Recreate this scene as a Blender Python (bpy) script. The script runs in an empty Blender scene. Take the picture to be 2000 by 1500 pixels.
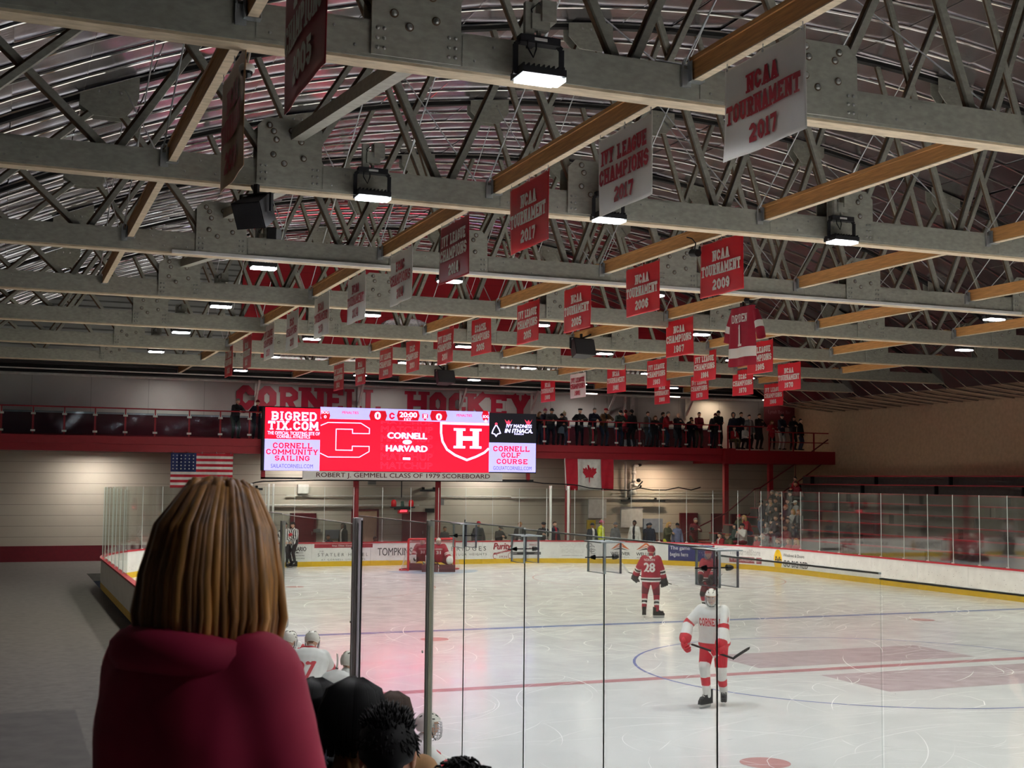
import bpy, math, random
import numpy as np
from mathutils import Vector, Matrix
from mathutils.bvhtree import BVHTree

random.seed(7)
rng = np.random.default_rng(7)
SC = bpy.context.scene
COL = SC.collection
PI = math.pi

# ------------------------------------------------------------------ camera
FPX = 2493.5
CAM = np.array([-15.847, -20.683, 3.537])
YAW, PITCH, ROLL = 0.38138, 0.07538, 0.00920
_f = np.array([math.sin(YAW) * math.cos(PITCH), math.cos(YAW) * math.cos(PITCH), math.sin(PITCH)])
_r0 = np.array([math.cos(YAW), -math.sin(YAW), 0.0])
_u0 = np.cross(_r0, _f)
_r = math.cos(ROLL) * _r0 + math.sin(ROLL) * _u0
_u = -math.sin(ROLL) * _r0 + math.cos(ROLL) * _u0
cd = bpy.data.cameras.new('camera')
cam = bpy.data.objects.new('camera', cd)
COL.objects.link(cam)
mw = Matrix.Identity(4)
for i in range(3):
    mw[i][0], mw[i][1], mw[i][2], mw[i][3] = _r[i], _u[i], -_f[i], CAM[i]
cam.matrix_world = mw
cd.sensor_width = 36.0
cd.lens = FPX * 36.0 / 2000.0
cd.clip_start = 0.05
cd.clip_end = 300
cd.dof.use_dof = True
cd.dof.focus_distance = 26.0
cd.dof.aperture_fstop = 11.0
SC.camera = cam


def at(px, py, axis, val):
    """The point of the plane axis = val seen at a pixel of the 2000 x 1500 photograph."""
    d = _f + (px - 1000) / FPX * _r - (py - 750) / FPX * _u
    k = 'xyz'.index(axis)
    return CAM + d * ((val - CAM[k]) / d[k])


# ------------------------------------------------------------------ world, exposure
W = bpy.data.worlds.new('arena_air')
W.use_nodes = True
W.node_tree.nodes['Background'].inputs[0].default_value = (0.8, 0.85, 1.0, 1)
W.node_tree.nodes['Background'].inputs[1].default_value = 0.012
SC.world = W
SC.view_settings.view_transform = 'Standard'
SC.view_settings.look = 'None'
SC.view_settings.gamma = 1.0
SC.view_settings.use_curve_mapping = False
SC.view_settings.exposure = 0.14
cy = SC.cycles
cy.max_bounces = 7
cy.diffuse_bounces = 4
cy.glossy_bounces = 3
cy.transmission_bounces = 4
cy.transparent_max_bounces = 24
cy.caustics_reflective = False
cy.caustics_refractive = False
cy.adaptive_threshold = 0.03
cy.use_light_tree = False

LAMP_W = 128.0        # watts of one roof floodlight
TRUSS_Y = [-14.56, -8.5, -2.45, 3.6, 9.66, 15.7, 21.78, 27.85]
# the floodlights hang under the trusses in lines along the rink: (x, truss number)
LAMPS = [(-10.87, 1), (-10.93, 2), (-7.1, 2), (-11.2, 3), (-7.36, 3), (-2.65, 3), (-11.05, 4), (-7.36, 4), (-2.75, 4), (2.1, 4),
         (-7.45, 5), (-2.7, 5), (2.1, 5), (6.9, 5), (2.0, 6), (6.9, 6), (-11.2, 6), (11.3, 6), (11.3, 4), (11.3, 3),
         (2.1, 2), (6.9, 3), (6.9, 2), (11.3, 2), (-2.7, 1), (2.1, 1), (6.9, 1), (11.3, 1), (-2.7, 6),
         (-10.9, 0), (-7.1, 0), (-2.7, 0), (2.1, 0), (6.9, 0), (11.3, 0), (-2.7, 2), (-11.2, 5), (-10.9, -1), (-7.1, -1), (-2.7, -1), (2.1, -1), (6.9, -1), (11.3, -1), (-7.4, 6), (-2.7, 7), (2.1, 7), (6.9, 7), (-7.4, 7), (11.3, 7)]  # near end and last truss rows are unseen lamps added for more light


def area(name, loc, rot, sx, sy, watts, col, spread=180):
    l = bpy.data.lights.new(name, 'AREA')
    l.shape = 'RECTANGLE'
    l.size, l.size_y = sx, sy
    l.energy = watts
    l.color = col
    l.spread = math.radians(spread)
    o = bpy.data.objects.new(name, l)
    o.location = loc
    o.rotation_euler = rot
    COL.objects.link(o)
    return o


# ceiling lights over the seats at both sides; unseen walkway and balcony lamps are added to brighten the end wall
for yy in (-12, 2, 16, 27):
    area('stand_light', (19.0, yy, 7.1), (0, 0, 0), 0.4, 1.6, 18, (1, 0.86, 0.7))
    area('stand_light', (-18.5, yy + 3, 7.1), (0, 0, 0), 0.4, 1.6, 14, (1, 0.9, 0.8))
area('walkway_fill', (15.4, 36.6, 4.45), (0, 0, 0), 1.2, 0.25, 110, (1, 0.76, 0.56))
area('walkway_fill', (-3.0, 36.6, 4.45), (0, 0, 0), 1.2, 0.25, 100, (1, 0.93, 0.85))
area('walkway_fill', (6.0, 36.6, 4.45), (0, 0, 0), 1.2, 0.25, 100, (1, 0.93, 0.85))
area('walkway_fill', (-12.0, 36.6, 4.45), (0, 0, 0), 1.2, 0.25, 100, (1, 0.93, 0.85))
for xx in (-9.0, -4.0, 1.0, 6.0, 11.0):
    area('balcony_fill', (xx, 36.3, 7.9), (0, 0, 0), 1.0, 0.2, 34, (1, 0.95, 0.88))
area('balcony_fill', (18.9, 37.3, 7.85), (0, 0, 0), 1.0, 0.3, 30, (1, 0.76, 0.52))


# ------------------------------------------------------------------ helpers: materials
def lin(c):
    if isinstance(c, str):
        c = tuple(int(c[i:i + 2], 16) for i in (0, 2, 4))
    return tuple((v / 255 / 12.92 if v / 255 <= 0.04045 else ((v / 255 + 0.055) / 1.055) ** 2.4) for v in c)


MATS = {}


def M(name, col, rough=0.6, metal=0.0, var=0.10, scale=6.0, stretch=(1, 1, 1), bump=0.0, emit=0.0, spec=0.5, emitcol=None):
    if name in MATS:
        return MATS[name]
    m = bpy.data.materials.new(name)
    m.use_nodes = True
    nt = m.node_tree
    b = nt.nodes['Principled BSDF']
    tc = nt.nodes.new('ShaderNodeTexCoord')
    mp = nt.nodes.new('ShaderNodeMapping')
    mp.inputs['Scale'].default_value = stretch
    nz = nt.nodes.new('ShaderNodeTexNoise')
    nz.inputs['Scale'].default_value = scale
    nz.inputs['Detail'].default_value = 3
    cr = nt.nodes.new('ShaderNodeValToRGB')
    c = lin(col)
    cr.color_ramp.elements[0].position = 0.3
    cr.color_ramp.elements[1].position = 0.7
    cr.color_ramp.elements[0].color = tuple(max(0, v * (1 - var)) for v in c) + (1,)
    cr.color_ramp.elements[1].color = tuple(min(1, v * (1 + var)) for v in c) + (1,)
    L = nt.links.new
    L(tc.outputs['Object'], mp.inputs['Vector'])
    L(mp.outputs['Vector'], nz.inputs['Vector'])
    L(nz.outputs['Fac'], cr.inputs['Fac'])
    L(cr.outputs['Color'], b.inputs['Base Color'])
    b.inputs['Roughness'].default_value = rough
    b.inputs['Metallic'].default_value = metal
    b.inputs['Specular IOR Level'].default_value = spec
    if bump:
        bp = nt.nodes.new('ShaderNodeBump')
        bp.inputs['Strength'].default_value = bump
        bp.inputs['Distance'].default_value = 0.02
        L(nz.outputs['Fac'], bp.inputs['Height'])
        L(bp.outputs['Normal'], b.inputs['Normal'])
    if emit:
        L(cr.outputs['Color'], b.inputs['Emission Color'])
        b.inputs['Emission Strength'].default_value = emit
        if emitcol:
            nt.links.remove(b.inputs['Emission Color'].links[0])
            b.inputs['Emission Color'].default_value = lin(emitcol) + (1,)
    MATS[name] = m
    return m


def glass(name, tint=(0.93, 0.96, 0.94), haze=0.03, hcol=(0.75, 0.8, 0.78), refl=1.0):
    m = bpy.data.materials.new(name)
    m.use_nodes = True
    nt = m.node_tree
    nt.nodes.clear()
    N, L = nt.nodes.new, nt.links.new
    out = N('ShaderNodeOutputMaterial')
    tr = N('ShaderNodeBsdfTransparent')
    tr.inputs[0].default_value = tint + (1,)
    gl = N('ShaderNodeBsdfGlossy')
    gl.inputs['Roughness'].default_value = 0.04
    df = N('ShaderNodeBsdfDiffuse')
    df.inputs[0].default_value = hcol + (1,)
    fr = N('ShaderNodeFresnel')
    fr.inputs[0].default_value = 1.45
    mu = N('ShaderNodeMath')
    mu.operation = 'MULTIPLY'
    mu.inputs[1].default_value = 0.55 * refl
    m1, m2 = N('ShaderNodeMixShader'), N('ShaderNodeMixShader')
    tc = N('ShaderNodeTexCoord')
    nz = N('ShaderNodeTexNoise')
    nz.inputs['Scale'].default_value = 3.0
    nz.inputs['Detail'].default_value = 5
    mr = N('ShaderNodeMapRange')
    mr.inputs['From Min'].default_value = 0.35
    mr.inputs['From Max'].default_value = 0.75
    mr.inputs['To Min'].default_value = haze * 0.5
    mr.inputs['To Max'].default_value = haze * 1.6
    L(tc.outputs['Object'], nz.inputs['Vector'])
    L(nz.outputs['Fac'], mr.inputs['Value'])
    L(fr.outputs[0], mu.inputs[0])
    L(mr.outputs[0], m1.inputs[0])
    L(tr.outputs[0], m1.inputs[1])
    L(df.outputs[0], m1.inputs[2])
    L(mu.outputs[0], m2.inputs[0])
    L(m1.outputs[0], m2.inputs[1])
    L(gl.outputs[0], m2.inputs[2])
    L(m2.outputs[0], out.inputs['Surface'])
    MATS[name] = m
    return m


# ------------------------------------------------------------------ helpers: meshes
class MB:
    def __init__(s):
        s.v, s.f, s.m = [], [], []

    def add(s, vs, fs, m=0):
        o = len(s.v)
        s.v.extend([tuple(map(float, q)) for q in vs])
        for q in fs:
            s.f.append(tuple(i + o for i in q))
            s.m.append(m)
        return s

    def box(s, c, d, m=0, R=None):
        x, y, z = d[0] / 2, d[1] / 2, d[2] / 2
        vs = [(-x, -y, -z), (x, -y, -z), (x, y, -z), (-x, y, -z), (-x, -y, z), (x, -y, z), (x, y, z), (-x, y, z)]
        if R is not None:
            vs = [R @ Vector(q) for q in vs]
        vs = [(q[0] + c[0], q[1] + c[1], q[2] + c[2]) for q in vs]
        return s.add(vs, [(0, 3, 2, 1), (4, 5, 6, 7), (0, 1, 5, 4), (1, 2, 6, 5), (2, 3, 7, 6), (3, 0, 4, 7)], m)

    def b2(s, a, b, m=0):
        return s.box([(a[i] + b[i]) / 2 for i in range(3)], [abs(b[i] - a[i]) for i in range(3)], m)

    def bar(s, p0, p1, w, h, m=0, up=(0, 1, 0)):
        p0, p1 = Vector(p0), Vector(p1)
        d = p1 - p0
        L = d.length
        z = d / L
        x = Vector(up).cross(z)
        if x.length < 1e-5:
            x = Vector((1, 0, 0)).cross(z)
        x.normalize()
        y = z.cross(x)
        R = Matrix((x, y, z)).transposed()
        return s.box((p0 + p1) / 2, (w, h, L), m, R)

    def tube(s, pts, r, n=8, m=0, caps=True):
        pts = [Vector(p) for p in pts]
        rs = r if isinstance(r, (list, tuple)) else [r] * len(pts)
        vs, fs = [], []
        px = None
        for i, p in enumerate(pts):
            d = (pts[min(i + 1, len(pts) - 1)] - pts[max(i - 1, 0)])
            d = d.normalized() if d.length > 1e-9 else Vector((0, 0, 1))
            if px is None:
                px = d.orthogonal().normalized()
            else:
                px = px - d * px.dot(d)
                px = px.normalized() if px.length > 1e-6 else d.orthogonal().normalized()
            py = d.cross(px)
            for k in range(n):
                a = 2 * PI * k / n
                vs.append(p + (px * math.cos(a) + py * math.sin(a)) * rs[i])
        for i in range(len(pts) - 1):
            for k in range(n):
                a, b = i * n + k, i * n + (k + 1) % n
                fs.append((a, b, b + n, a + n))
        if caps:
            fs.append(tuple(range(n - 1, -1, -1)))
            fs.append(tuple(range((len(pts) - 1) * n, len(pts) * n)))
        return s.add(vs, fs, m)

    def prism(s, poly, O, U, V, th, m=0, mside=None):
        """A polygon (u, v) in the frame O, U, V given the thickness th along U x V."""
        O, U, V = Vector(O), Vector(U), Vector(V)
        N = U.cross(V).normalized() * th
        n = len(poly)
        a = [O + U * p[0] + V * p[1] for p in poly]
        vs = a + [q + N for q in a]
        s.add(vs, [tuple(range(n - 1, -1, -1)), tuple(range(n, 2 * n))], m)
        s.add(vs, [(i, (i + 1) % n, (i + 1) % n + n, i + n) for i in range(n)], m if mside is None else mside)
        return s

    def ball(s, c, r, nu=12, nv=8, m=0, R=None):
        if not hasattr(r, '__len__'):
            r = (r, r, r)
        vs, fs = [], []
        for j in range(nv + 1):
            t = PI * j / nv
            for i in range(nu):
                a = 2 * PI * i / nu
                q = Vector((math.sin(t) * math.cos(a) * r[0], math.sin(t) * math.sin(a) * r[1], math.cos(t) * r[2]))
                if R is not None:
                    q = R @ q
                vs.append((q[0] + c[0], q[1] + c[1], q[2] + c[2]))
        for j in range(nv):
            for i in range(nu):
                a, b = j * nu + i, j * nu + (i + 1) % nu
                fs.append((a, a + nu, b + nu, b))
        return s.add(vs, fs, m)

    def disc(s, c, axis, r, th, n=16, m=0):
        c, axis = Vector(c), Vector(axis).normalized()
        return s.tube([c, c + axis * th], r, n, m)

    def mesh(s, name, mats, smooth=False):
        me = bpy.data.meshes.new(name)
        me.from_pydata(s.v, [], s.f)
        for q in (mats if isinstance(mats, (list, tuple)) else [mats]):
            me.materials.append(q)
        me.polygons.foreach_set('material_index', s.m)
        if smooth:
            me.polygons.foreach_set('use_smooth', [True] * len(s.f))
        me.update()
        return me

    def build(s, name, mats, parent=None, smooth=False, loc=None):
        return link(name, s.mesh(name, mats, smooth), parent, loc)


def link(name, data, parent=None, loc=None):
    o = bpy.data.objects.new(name, data)
    if loc is not None:
        o.location = loc
    if parent is not None:
        o.parent = parent
    COL.objects.link(o)
    return o


def tag(o, label, cat, group=None, kind=None):
    o['label'] = label
    o['category'] = cat
    if group:
        o['group'] = group
    if kind:
        o['kind'] = kind
    return o


def struct(o):
    o['kind'] = 'structure'
    return o


def empty(name, label, cat, loc=(0, 0, 0), rz=0.0, group=None):
    o = bpy.data.objects.new(name, None)
    o.location = loc
    o.rotation_euler = (0, 0, rz)
    o.empty_display_size = 0.2
    COL.objects.link(o)
    return tag(o, label, cat, group)


def copy_tree(o, parent=None):
    c = o.copy()
    COL.objects.link(c)
    if parent is not None:
        c.parent = parent
    for ch in list(o.children):
        copy_tree(ch, c)
    return c


# ------------------------------------------------------------------ helpers: lettering
def stroke(pl, t, closed=False):
    """Quads of one thick polyline with mitred corners."""
    P = [Vector(p) for p in pl]
    n = len(P)
    Ls, Rs = [], []
    for i in range(n):
        if closed:
            a, b, c = P[i - 1], P[i], P[(i + 1) % n]
        else:
            a, b, c = P[max(i - 1, 0)], P[i], P[min(i + 1, n - 1)]
        d1 = (b - a).normalized() if (b - a).length > 1e-9 else (c - b).normalized()
        d2 = (c - b).normalized() if (c - b).length > 1e-9 else d1
        n1, n2 = Vector((-d1.y, d1.x)), Vector((-d2.y, d2.x))
        mt = n1 + n2
        mt = mt.normalized() if mt.length > 1e-6 else n1
        k = t / 2 / max(0.45, mt.dot(n1))
        Ls.append(b + mt * k)
        Rs.append(b - mt * k)
    out = []
    for i in range(n if closed else n - 1):
        j = (i + 1) % n
        out.append([Rs[i], Rs[j], Ls[j], Ls[i]])
    return out


def slab(ch, w, h, t):
    """Block letter with slab serifs in a w x h cell."""
    x0, x1, y0, y1 = t / 2, w - t / 2, t / 2, h - t / 2
    xm, ym = w / 2, h / 2
    c = min(0.24 * w, 0.2 * h)
    s = t * 0.55
    S, Q = [], []

    def st(*pts, closed=False):
        Q.extend(stroke(pts, t, closed))

    def sf(x, y, half=None):
        half = half or t * 0.95
        yy = s / 2 if y == 0 else h - s / 2
        Q.extend(stroke([(x - half, yy), (x + half, yy)], s))
    ring = [(x0 + c, y0), (x1 - c, y0), (x1, y0 + c), (x1, y1 - c), (x1 - c, y1), (x0 + c, y1), (x0, y1 - c), (x0, y0 + c)]
    if ch in 'O0':
        st(*ring, closed=True)
    elif ch in 'CG':
        st((x1, y1 - h * 0.26), (x1, y1 - c), (x1 - c, y1), (x0 + c, y1), (x0, y1 - c), (x0, y0 + c), (x0 + c, y0), (x1 - c, y0), (x1, y0 + c),
           (x1, y0 + h * (0.26 if ch == 'C' else 0.38)))
        if ch == 'G':
            st((x1 + t * 0.3, y0 + h * 0.36), (xm, y0 + h * 0.36))
    elif ch in 'D':
        st((x0, y0), (x1 - c, y0), (x1, y0 + c), (x1, y1 - c), (x1 - c, y1), (x0, y1), closed=True)
    elif ch in 'H':
        st((x0, 0), (x0, h)); st((x1, 0), (x1, h)); st((x0, ym), (x1, ym))
        for x in (x0, x1):
            sf(x, 0); sf(x, h)
    elif ch in 'N':
        st((x0, 0), (x0, h)); st((x1, 0), (x1, h)); st((x0, h - t * 0.4), (x1, t * 0.4))
        sf(x0, 0); sf(x0, h); sf(x1, h)
    elif ch == 'M':
        st((x0, 0), (x0, h)); st((x1, 0), (x1, h)); st((x0, h - t * 0.4), (xm, h * 0.3)); st((xm, h * 0.3), (x1, h - t * 0.4))
        sf(x0, 0); sf(x1, 0)
    elif ch == 'A':
        st((x0 - t * 0.1, 0), (xm, h)); st((x1 + t * 0.1, 0), (xm, h)); st((x0 + w * 0.15, h * 0.3), (x1 - w * 0.15, h * 0.3))
        sf(x0, 0); sf(x1, 0)
    elif ch == 'V':
        st((x0, h), (xm, t * 0.2)); st((x1, h), (xm, t * 0.2)); sf(x0, h); sf(x1, h)
    elif ch == 'Y':
        st((x0, h), (xm, h * 0.42)); st((x1, h), (xm, h * 0.42)); st((xm, 0), (xm, h * 0.48)); sf(x0, h); sf(x1, h); sf(xm, 0)
    elif ch == 'X':
        st((x0, 0), (x1, h)); st((x0, h), (x1, 0))
        for x in (x0, x1):
            sf(x, 0); sf(x, h)
    elif ch == 'K':
        st((x0, 0), (x0, h)); st((x1, h), (x0, h * 0.42)); st((x0 + t * 0.6, h * 0.55), (x1, 0))
        for x in (x0, x1):
            sf(x, 0); sf(x, h)
    elif ch == 'T':
        st((0, y1), (w, y1)); st((xm, 0), (xm, h)); sf(xm, 0)
        st((x0 * 0.8, y1), (x0 * 0.8, h * 0.7)); st((w - x0 * 0.8, y1), (w - x0 * 0.8, h * 0.7))
    elif ch == 'I':
        st((xm, 0), (xm, h)); sf(xm, 0, t * 1.0); sf(xm, h, t * 1.0)
    elif ch == 'L':
        st((x0 + t * .3, 0), (x0 + t * .3, h)); st((0, y0), (w, y0)); st((x1, y0), (x1, h * 0.3)); sf(x0 + t * .3, h)
    elif ch in 'EF':
        st((x0 + t * .2, 0), (x0 + t * .2, h)); st((0, y1), (w, y1)); st((x0, ym), (w * 0.75, ym)); st((x1, y1), (x1, h * 0.72))
        if ch == 'E':
            st((0, y0), (w, y0)); st((x1, y0), (x1, h * 0.28))
        else:
            sf(x0, 0)
    elif ch in 'PRB':
        st((x0 + t * .2, 0), (x0 + t * .2, h))
        st((0, y1), (x1 - c, y1), (x1, y1 - c * .8), (x1, ym + c * .4), (x1 - c, ym - t * .1), (x0, ym - t * .1))
        if ch == 'R':
            st((xm, ym), (x1, 0)); sf(x1, 0, t * .7)
        if ch == 'B':
            st((0, y0), (x1 - c, y0), (x1, y0 + c * .8), (x1, ym - c * .7), (x1 - c, ym - t * .1))
        else:
            sf(x0 + t * .2, 0)
    elif ch == 'S':
        st((x1, y1 - h * .2), (x1, y1 - c), (x1 - c, y1), (x0 + c, y1), (x0, y1 - c), (x0, ym + c * .6), (x0 + c, ym), (x1 - c, ym), (x1, ym - c * .6),
           (x1, y0 + c), (x1 - c, y0), (x0 + c, y0), (x0, y0 + c), (x0, y0 + h * .2))
    elif ch == 'U':
        st((x0, h), (x0, y0 + c), (x0 + c, y0), (x1 - c, y0), (x1, y0 + c), (x1, h)); sf(x0, h); sf(x1, h)
    elif ch == 'J':
        st((x1, h), (x1, y0 + c), (x1 - c, y0), (x0 + c, y0), (x0, y0 + c), (x0, h * .35)); sf(x1, h)
    elif ch == 'W':
        st((x0, h), (w * .3, 0)); st((w * .3, 0), (xm, h * .8)); st((xm, h * .8), (w * .7, 0)); st((w * .7, 0), (x1, h)); sf(x0, h); sf(x1, h)
    elif ch == '1':
        st((xm, 0), (xm, h)); st((xm - w * .26, h * .8), (xm, y1)); sf(xm, 0, t * 1.1)
    elif ch == '2':
        st((x0, y1 - h * .18), (x0, y1 - c), (x0 + c, y1), (x1 - c, y1), (x1, y1 - c), (x1, ym + h * .06), (x0, y0 + h * .1), (x0, y0), (x1 + t / 2, y0)); 
    elif ch == '3':
        st((x0, y1 - h * .16), (x0, y1 - c), (x0 + c, y1), (x1 - c, y1), (x1, y1 - c), (x1, ym + c * .6), (x1 - c * .7, ym), (x1, ym - c * .6), (x1, y0 + c),
           (x1 - c, y0), (x0 + c, y0), (x0, y0 + c), (x0, y0 + h * .16)); st((x1 - c * .7, ym), (xm * .8, ym))
    elif ch == '4':
        st((w * .68, 0), (w * .68, h)); st((w * .60, h), (x0, h * .36)); st((0, h * .32), (w, h * .32)); sf(w * .68, 0)
    elif ch == '5':
        st((x1, y1), (x0, y1), (x0, ym + h * .06), (x1 - c, ym + h * .06), (x1, ym - c * .4), (x1, y0 + c), (x1 - c, y0), (x0 + c, y0), (x0, y0 + c), (x0, y0 + h * .16))
    elif ch == '6':
        st((x1, y1 - h * .16), (x1, y1 - c), (x1 - c, y1), (x0 + c, y1), (x0, y1 - c), (x0, y0 + c), (x0 + c, y0), (x1 - c, y0), (x1, y0 + c), (x1, ym - c * .5),
           (x1 - c, ym + t * .3), (x0, ym + t * .3))
    elif ch == '7':
        st((x0, h * .74), (x0, y1), (x1, y1), (x1, h * .75), (xm * .9, 0))
    elif ch == '8':
        st((x0 + c, ym), (x1 - c, ym), (x1, ym + c * .8), (x1, y1 - c), (x1 - c, y1), (x0 + c, y1), (x0, y1 - c), (x0, ym + c * .8), closed=True)
        st((x0 + c, y0), (x1 - c, y0), (x1, y0 + c), (x1, ym - c * .8), (x1 - c, ym), (x0 + c, ym), (x0, ym - c * .8), (x0, y0 + c), closed=True)
    elif ch == '9':
        st((x0, y0 + h * .16), (x0, y0 + c), (x0 + c, y0), (x1 - c, y0), (x1, y0 + c), (x1, y1 - c), (x1 - c, y1), (x0 + c, y1), (x0, y1 - c), (x0, ym + c * .5),
           (x0 + c, ym - t * .3), (x1, ym - t * .3))
    elif ch == '.':
        st((x0, 0), (x0, t))
    return Q


def slab_line(text, width, h, t, wid=0.62, gap=0.16, maxw=None):
    """Quads of one centred line of block letters; letters are narrowed to fit the width."""
    cw = {'I': .55, '1': .6, ' ': .5, '.': .35, 'M': 1.25, 'W': 1.3}
    ws = [h * wid * cw.get(ch, 1.0) for ch in text]
    tot = sum(ws) + h * gap * wid * 1.2 * (len(text) - 1)
    k = min(1.0, width / tot)
    out, x = [], -tot * k / 2
    for ch, w in zip(text, ws):
        if ch != ' ':
            for q in slab(ch, w * k, h, t * (0.55 + 0.45 * k)):
                out.append([(p.x + x, p.y) for p in q])
        x += (w + h * gap * wid * 1.2) * k
    return out


_TX = {}


def sans(text, bold=0.0, spacing=1.0, shear=0.0):
    """Triangulated outline of a text in the built-in font: (verts, faces, width, height)."""
    key = (text, bold, spacing, shear)
    if key not in _TX:
        cu = bpy.data.curves.new('text', 'FONT')
        cu.body = text
        cu.size = 1.0
        if bold < 0:
            cu.fill_mode = 'NONE'
            cu.bevel_depth = -bold
            cu.bevel_resolution = 0
        cu.space_character = spacing
        cu.shear = shear
        cu.resolution_u = 3
        o = bpy.data.objects.new('text', cu)
        COL.objects.link(o)
        dg = bpy.context.evaluated_depsgraph_get()
        me = bpy.data.meshes.new_from_object(o.evaluated_get(dg))
        v = [(q.co.x, q.co.y) for q in me.vertices]
        f = [tuple(p.vertices) for p in me.polygons]
        if bold > 0:
            v0, f0, n0 = list(v), list(f), len(v)
            for k_, (dx, dy) in enumerate(((bold, 0), (-bold, 0), (0, bold * .7), (0, -bold * .7))):
                v += [(q[0] + dx, q[1] + dy) for q in v0]
                f += [tuple(i + n0 * (k_ + 1) for i in q) for q in f0]
        bpy.data.objects.remove(o)
        bpy.data.curves.remove(cu)
        bpy.data.meshes.remove(me)
        x0, y0 = min(q[0] for q in v), min(q[1] for q in v)
        x1, y1 = max(q[0] for q in v), max(q[1] for q in v)
        _TX[key] = ([(q[0] - x0, q[1] - y0) for q in v], f, x1 - x0, y1 - y0)
    return _TX[key]


def put_sans(mb, text, O, U, V, w, h, m=0, bold=0.0, spacing=1.0, shear=0.0):
    """Text stretched into the w x h box whose lower left corner is O."""
    v, f, tw, th = sans(text, bold, spacing, shear)
    O, U, V = Vector(O), Vector(U), Vector(V)
    N = U.cross(V).normalized()
    n0 = max(1, len(v) // 5)
    mb.add([O + U * (q[0] / tw * w) + V * (q[1] / th * h) + N * (.0004 * (i // n0) if bold > 0 else 0) for i, q in enumerate(v)], f, m)


def put_quads(mb, quads, O, U, V, m=0):
    O, U, V = Vector(O), Vector(U), Vector(V)
    N = U.cross(V).normalized()
    for i, q in enumerate(quads):
        mb.add([O + U * p[0] + V * p[1] + N * (.0003 * i) for p in q], [tuple(range(len(q)))], m)
# ------------------------------------------------------------------ materials
def ice_material():
    m = M('ice', (240, 242, 243), rough=0.16, var=0.05, scale=0.5, spec=0.5)
    nt = m.node_tree
    b = nt.nodes['Principled BSDF']
    b.inputs['IOR'].default_value = 1.31
    tc = nt.nodes['Texture Coordinate']
    n2 = nt.nodes.new('ShaderNodeTexNoise')
    n2.inputs['Scale'].default_value = 1.6
    n2.inputs['Detail'].default_value = 6
    mr = nt.nodes.new('ShaderNodeMapRange')
    mr.inputs['From Min'].default_value = 0.3
    mr.inputs['From Max'].default_value = 0.7
    mr.inputs['To Min'].default_value = 0.10
    mr.inputs['To Max'].default_value = 0.22
    bp = nt.nodes.new('ShaderNodeBump')
    bp.inputs['Strength'].default_value = 0.10
    bp.inputs['Distance'].default_value = 0.02
    n3 = nt.nodes.new('ShaderNodeTexNoise')
    n3.inputs['Scale'].default_value = 2.2
    n3.inputs['Detail'].default_value = 4
    L = nt.links.new
    L(tc.outputs['Object'], n2.inputs['Vector'])
    L(tc.outputs['Object'], n3.inputs['Vector'])
    L(n2.outputs['Fac'], mr.inputs['Value'])
    L(mr.outputs[0], b.inputs['Roughness'])
    L(n3.outputs['Fac'], bp.inputs['Height'])
    L(bp.outputs['Normal'], b.inputs['Normal'])
    return m


def ice_paint(name, col):
    m = M(name, col, rough=0.22, var=0.12, scale=2.5, spec=0.5)
    m.node_tree.nodes['Principled BSDF'].inputs['IOR'].default_value = 1.31
    return m


def siding(name, col, axis, period, width, dark=0.55, rough=0.7):
    """Painted panels with thin grooves every period metres along an axis."""
    m = M(name, col, rough=rough, var=0.06, scale=0.8)
    nt = m.node_tree
    b = nt.nodes['Principled BSDF']
    L = nt.links.new
    sx = nt.nodes.new('ShaderNodeSeparateXYZ')
    a, fr, lt = (nt.nodes.new('ShaderNodeMath') for _ in range(3))
    a.operation, fr.operation, lt.operation = 'MULTIPLY', 'FRACT', 'LESS_THAN'
    a.inputs[1].default_value = 1.0 / period
    lt.inputs[1].default_value = width / period
    mx = nt.nodes.new('ShaderNodeMix')
    mx.data_type = 'RGBA'
    mx.inputs['B'].default_value = tuple(v * dark for v in lin(col)) + (1,)
    L(nt.nodes['Texture Coordinate'].outputs['Object'], sx.inputs[0])
    L(sx.outputs['XYZ'.index(axis)], a.inputs[0])
    L(a.outputs[0], fr.inputs[0])
    L(fr.outputs[0], lt.inputs[0])
    L(lt.outputs[0], mx.inputs['Factor'])
    L(nt.nodes['Color Ramp'].outputs['Color'], mx.inputs['A'])
    L(mx.outputs['Result'], b.inputs['Base Color'])
    return m


m_ice = ice_material()
m_conc = M('concrete', (96, 92, 88), rough=0.85, var=0.15)
m_truss = M('truss_paint', (150, 149, 138), rough=0.6, var=0.14, scale=9, stretch=(1, 1, 2))
m_trussdark = M('side_wood_bolt_shade', (92, 70, 50), rough=0.75, var=0.2, scale=14)
m_rawwood = M('raw_wood_edge', (196, 178, 150), rough=0.7, var=0.2, scale=16, stretch=(0.3, 1, 1))
m_bolt = M('bolt_steel', (150, 150, 146), rough=0.35, metal=0.7, var=0.1)
m_beam = M('timber', (196, 142, 84), rough=0.6, var=0.22, scale=7, stretch=(3, 0.35, 6))
m_steel = M('galvanised_steel', (176, 180, 182), rough=0.4, metal=0.8)
m_black = M('black_plastic', (22, 22, 24), rough=0.6, spec=0.3)
m_blackmetal = M('black_metal', (30, 30, 33), rough=0.6, spec=0.35)
m_dark = M('dark_void', (18, 16, 16), rough=0.9)
m_red = M('red_paint', (150, 18, 34), rough=0.55, var=0.06)
m_redwall = siding('red_gable_siding', (166, 20, 34), 'Z', 0.6, 0.02, 0.7)
m_lower = siding('cream_siding', (190, 182, 168), 'Z', 0.46, 0.025, 0.62)
m_upper = siding('white_panels', (188, 186, 182), 'X', 2.44, 0.03, 0.7)
m_corr = siding('corrugated_siding', (150, 152, 150), 'Z', 0.24, 0.07, 0.45)
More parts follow.
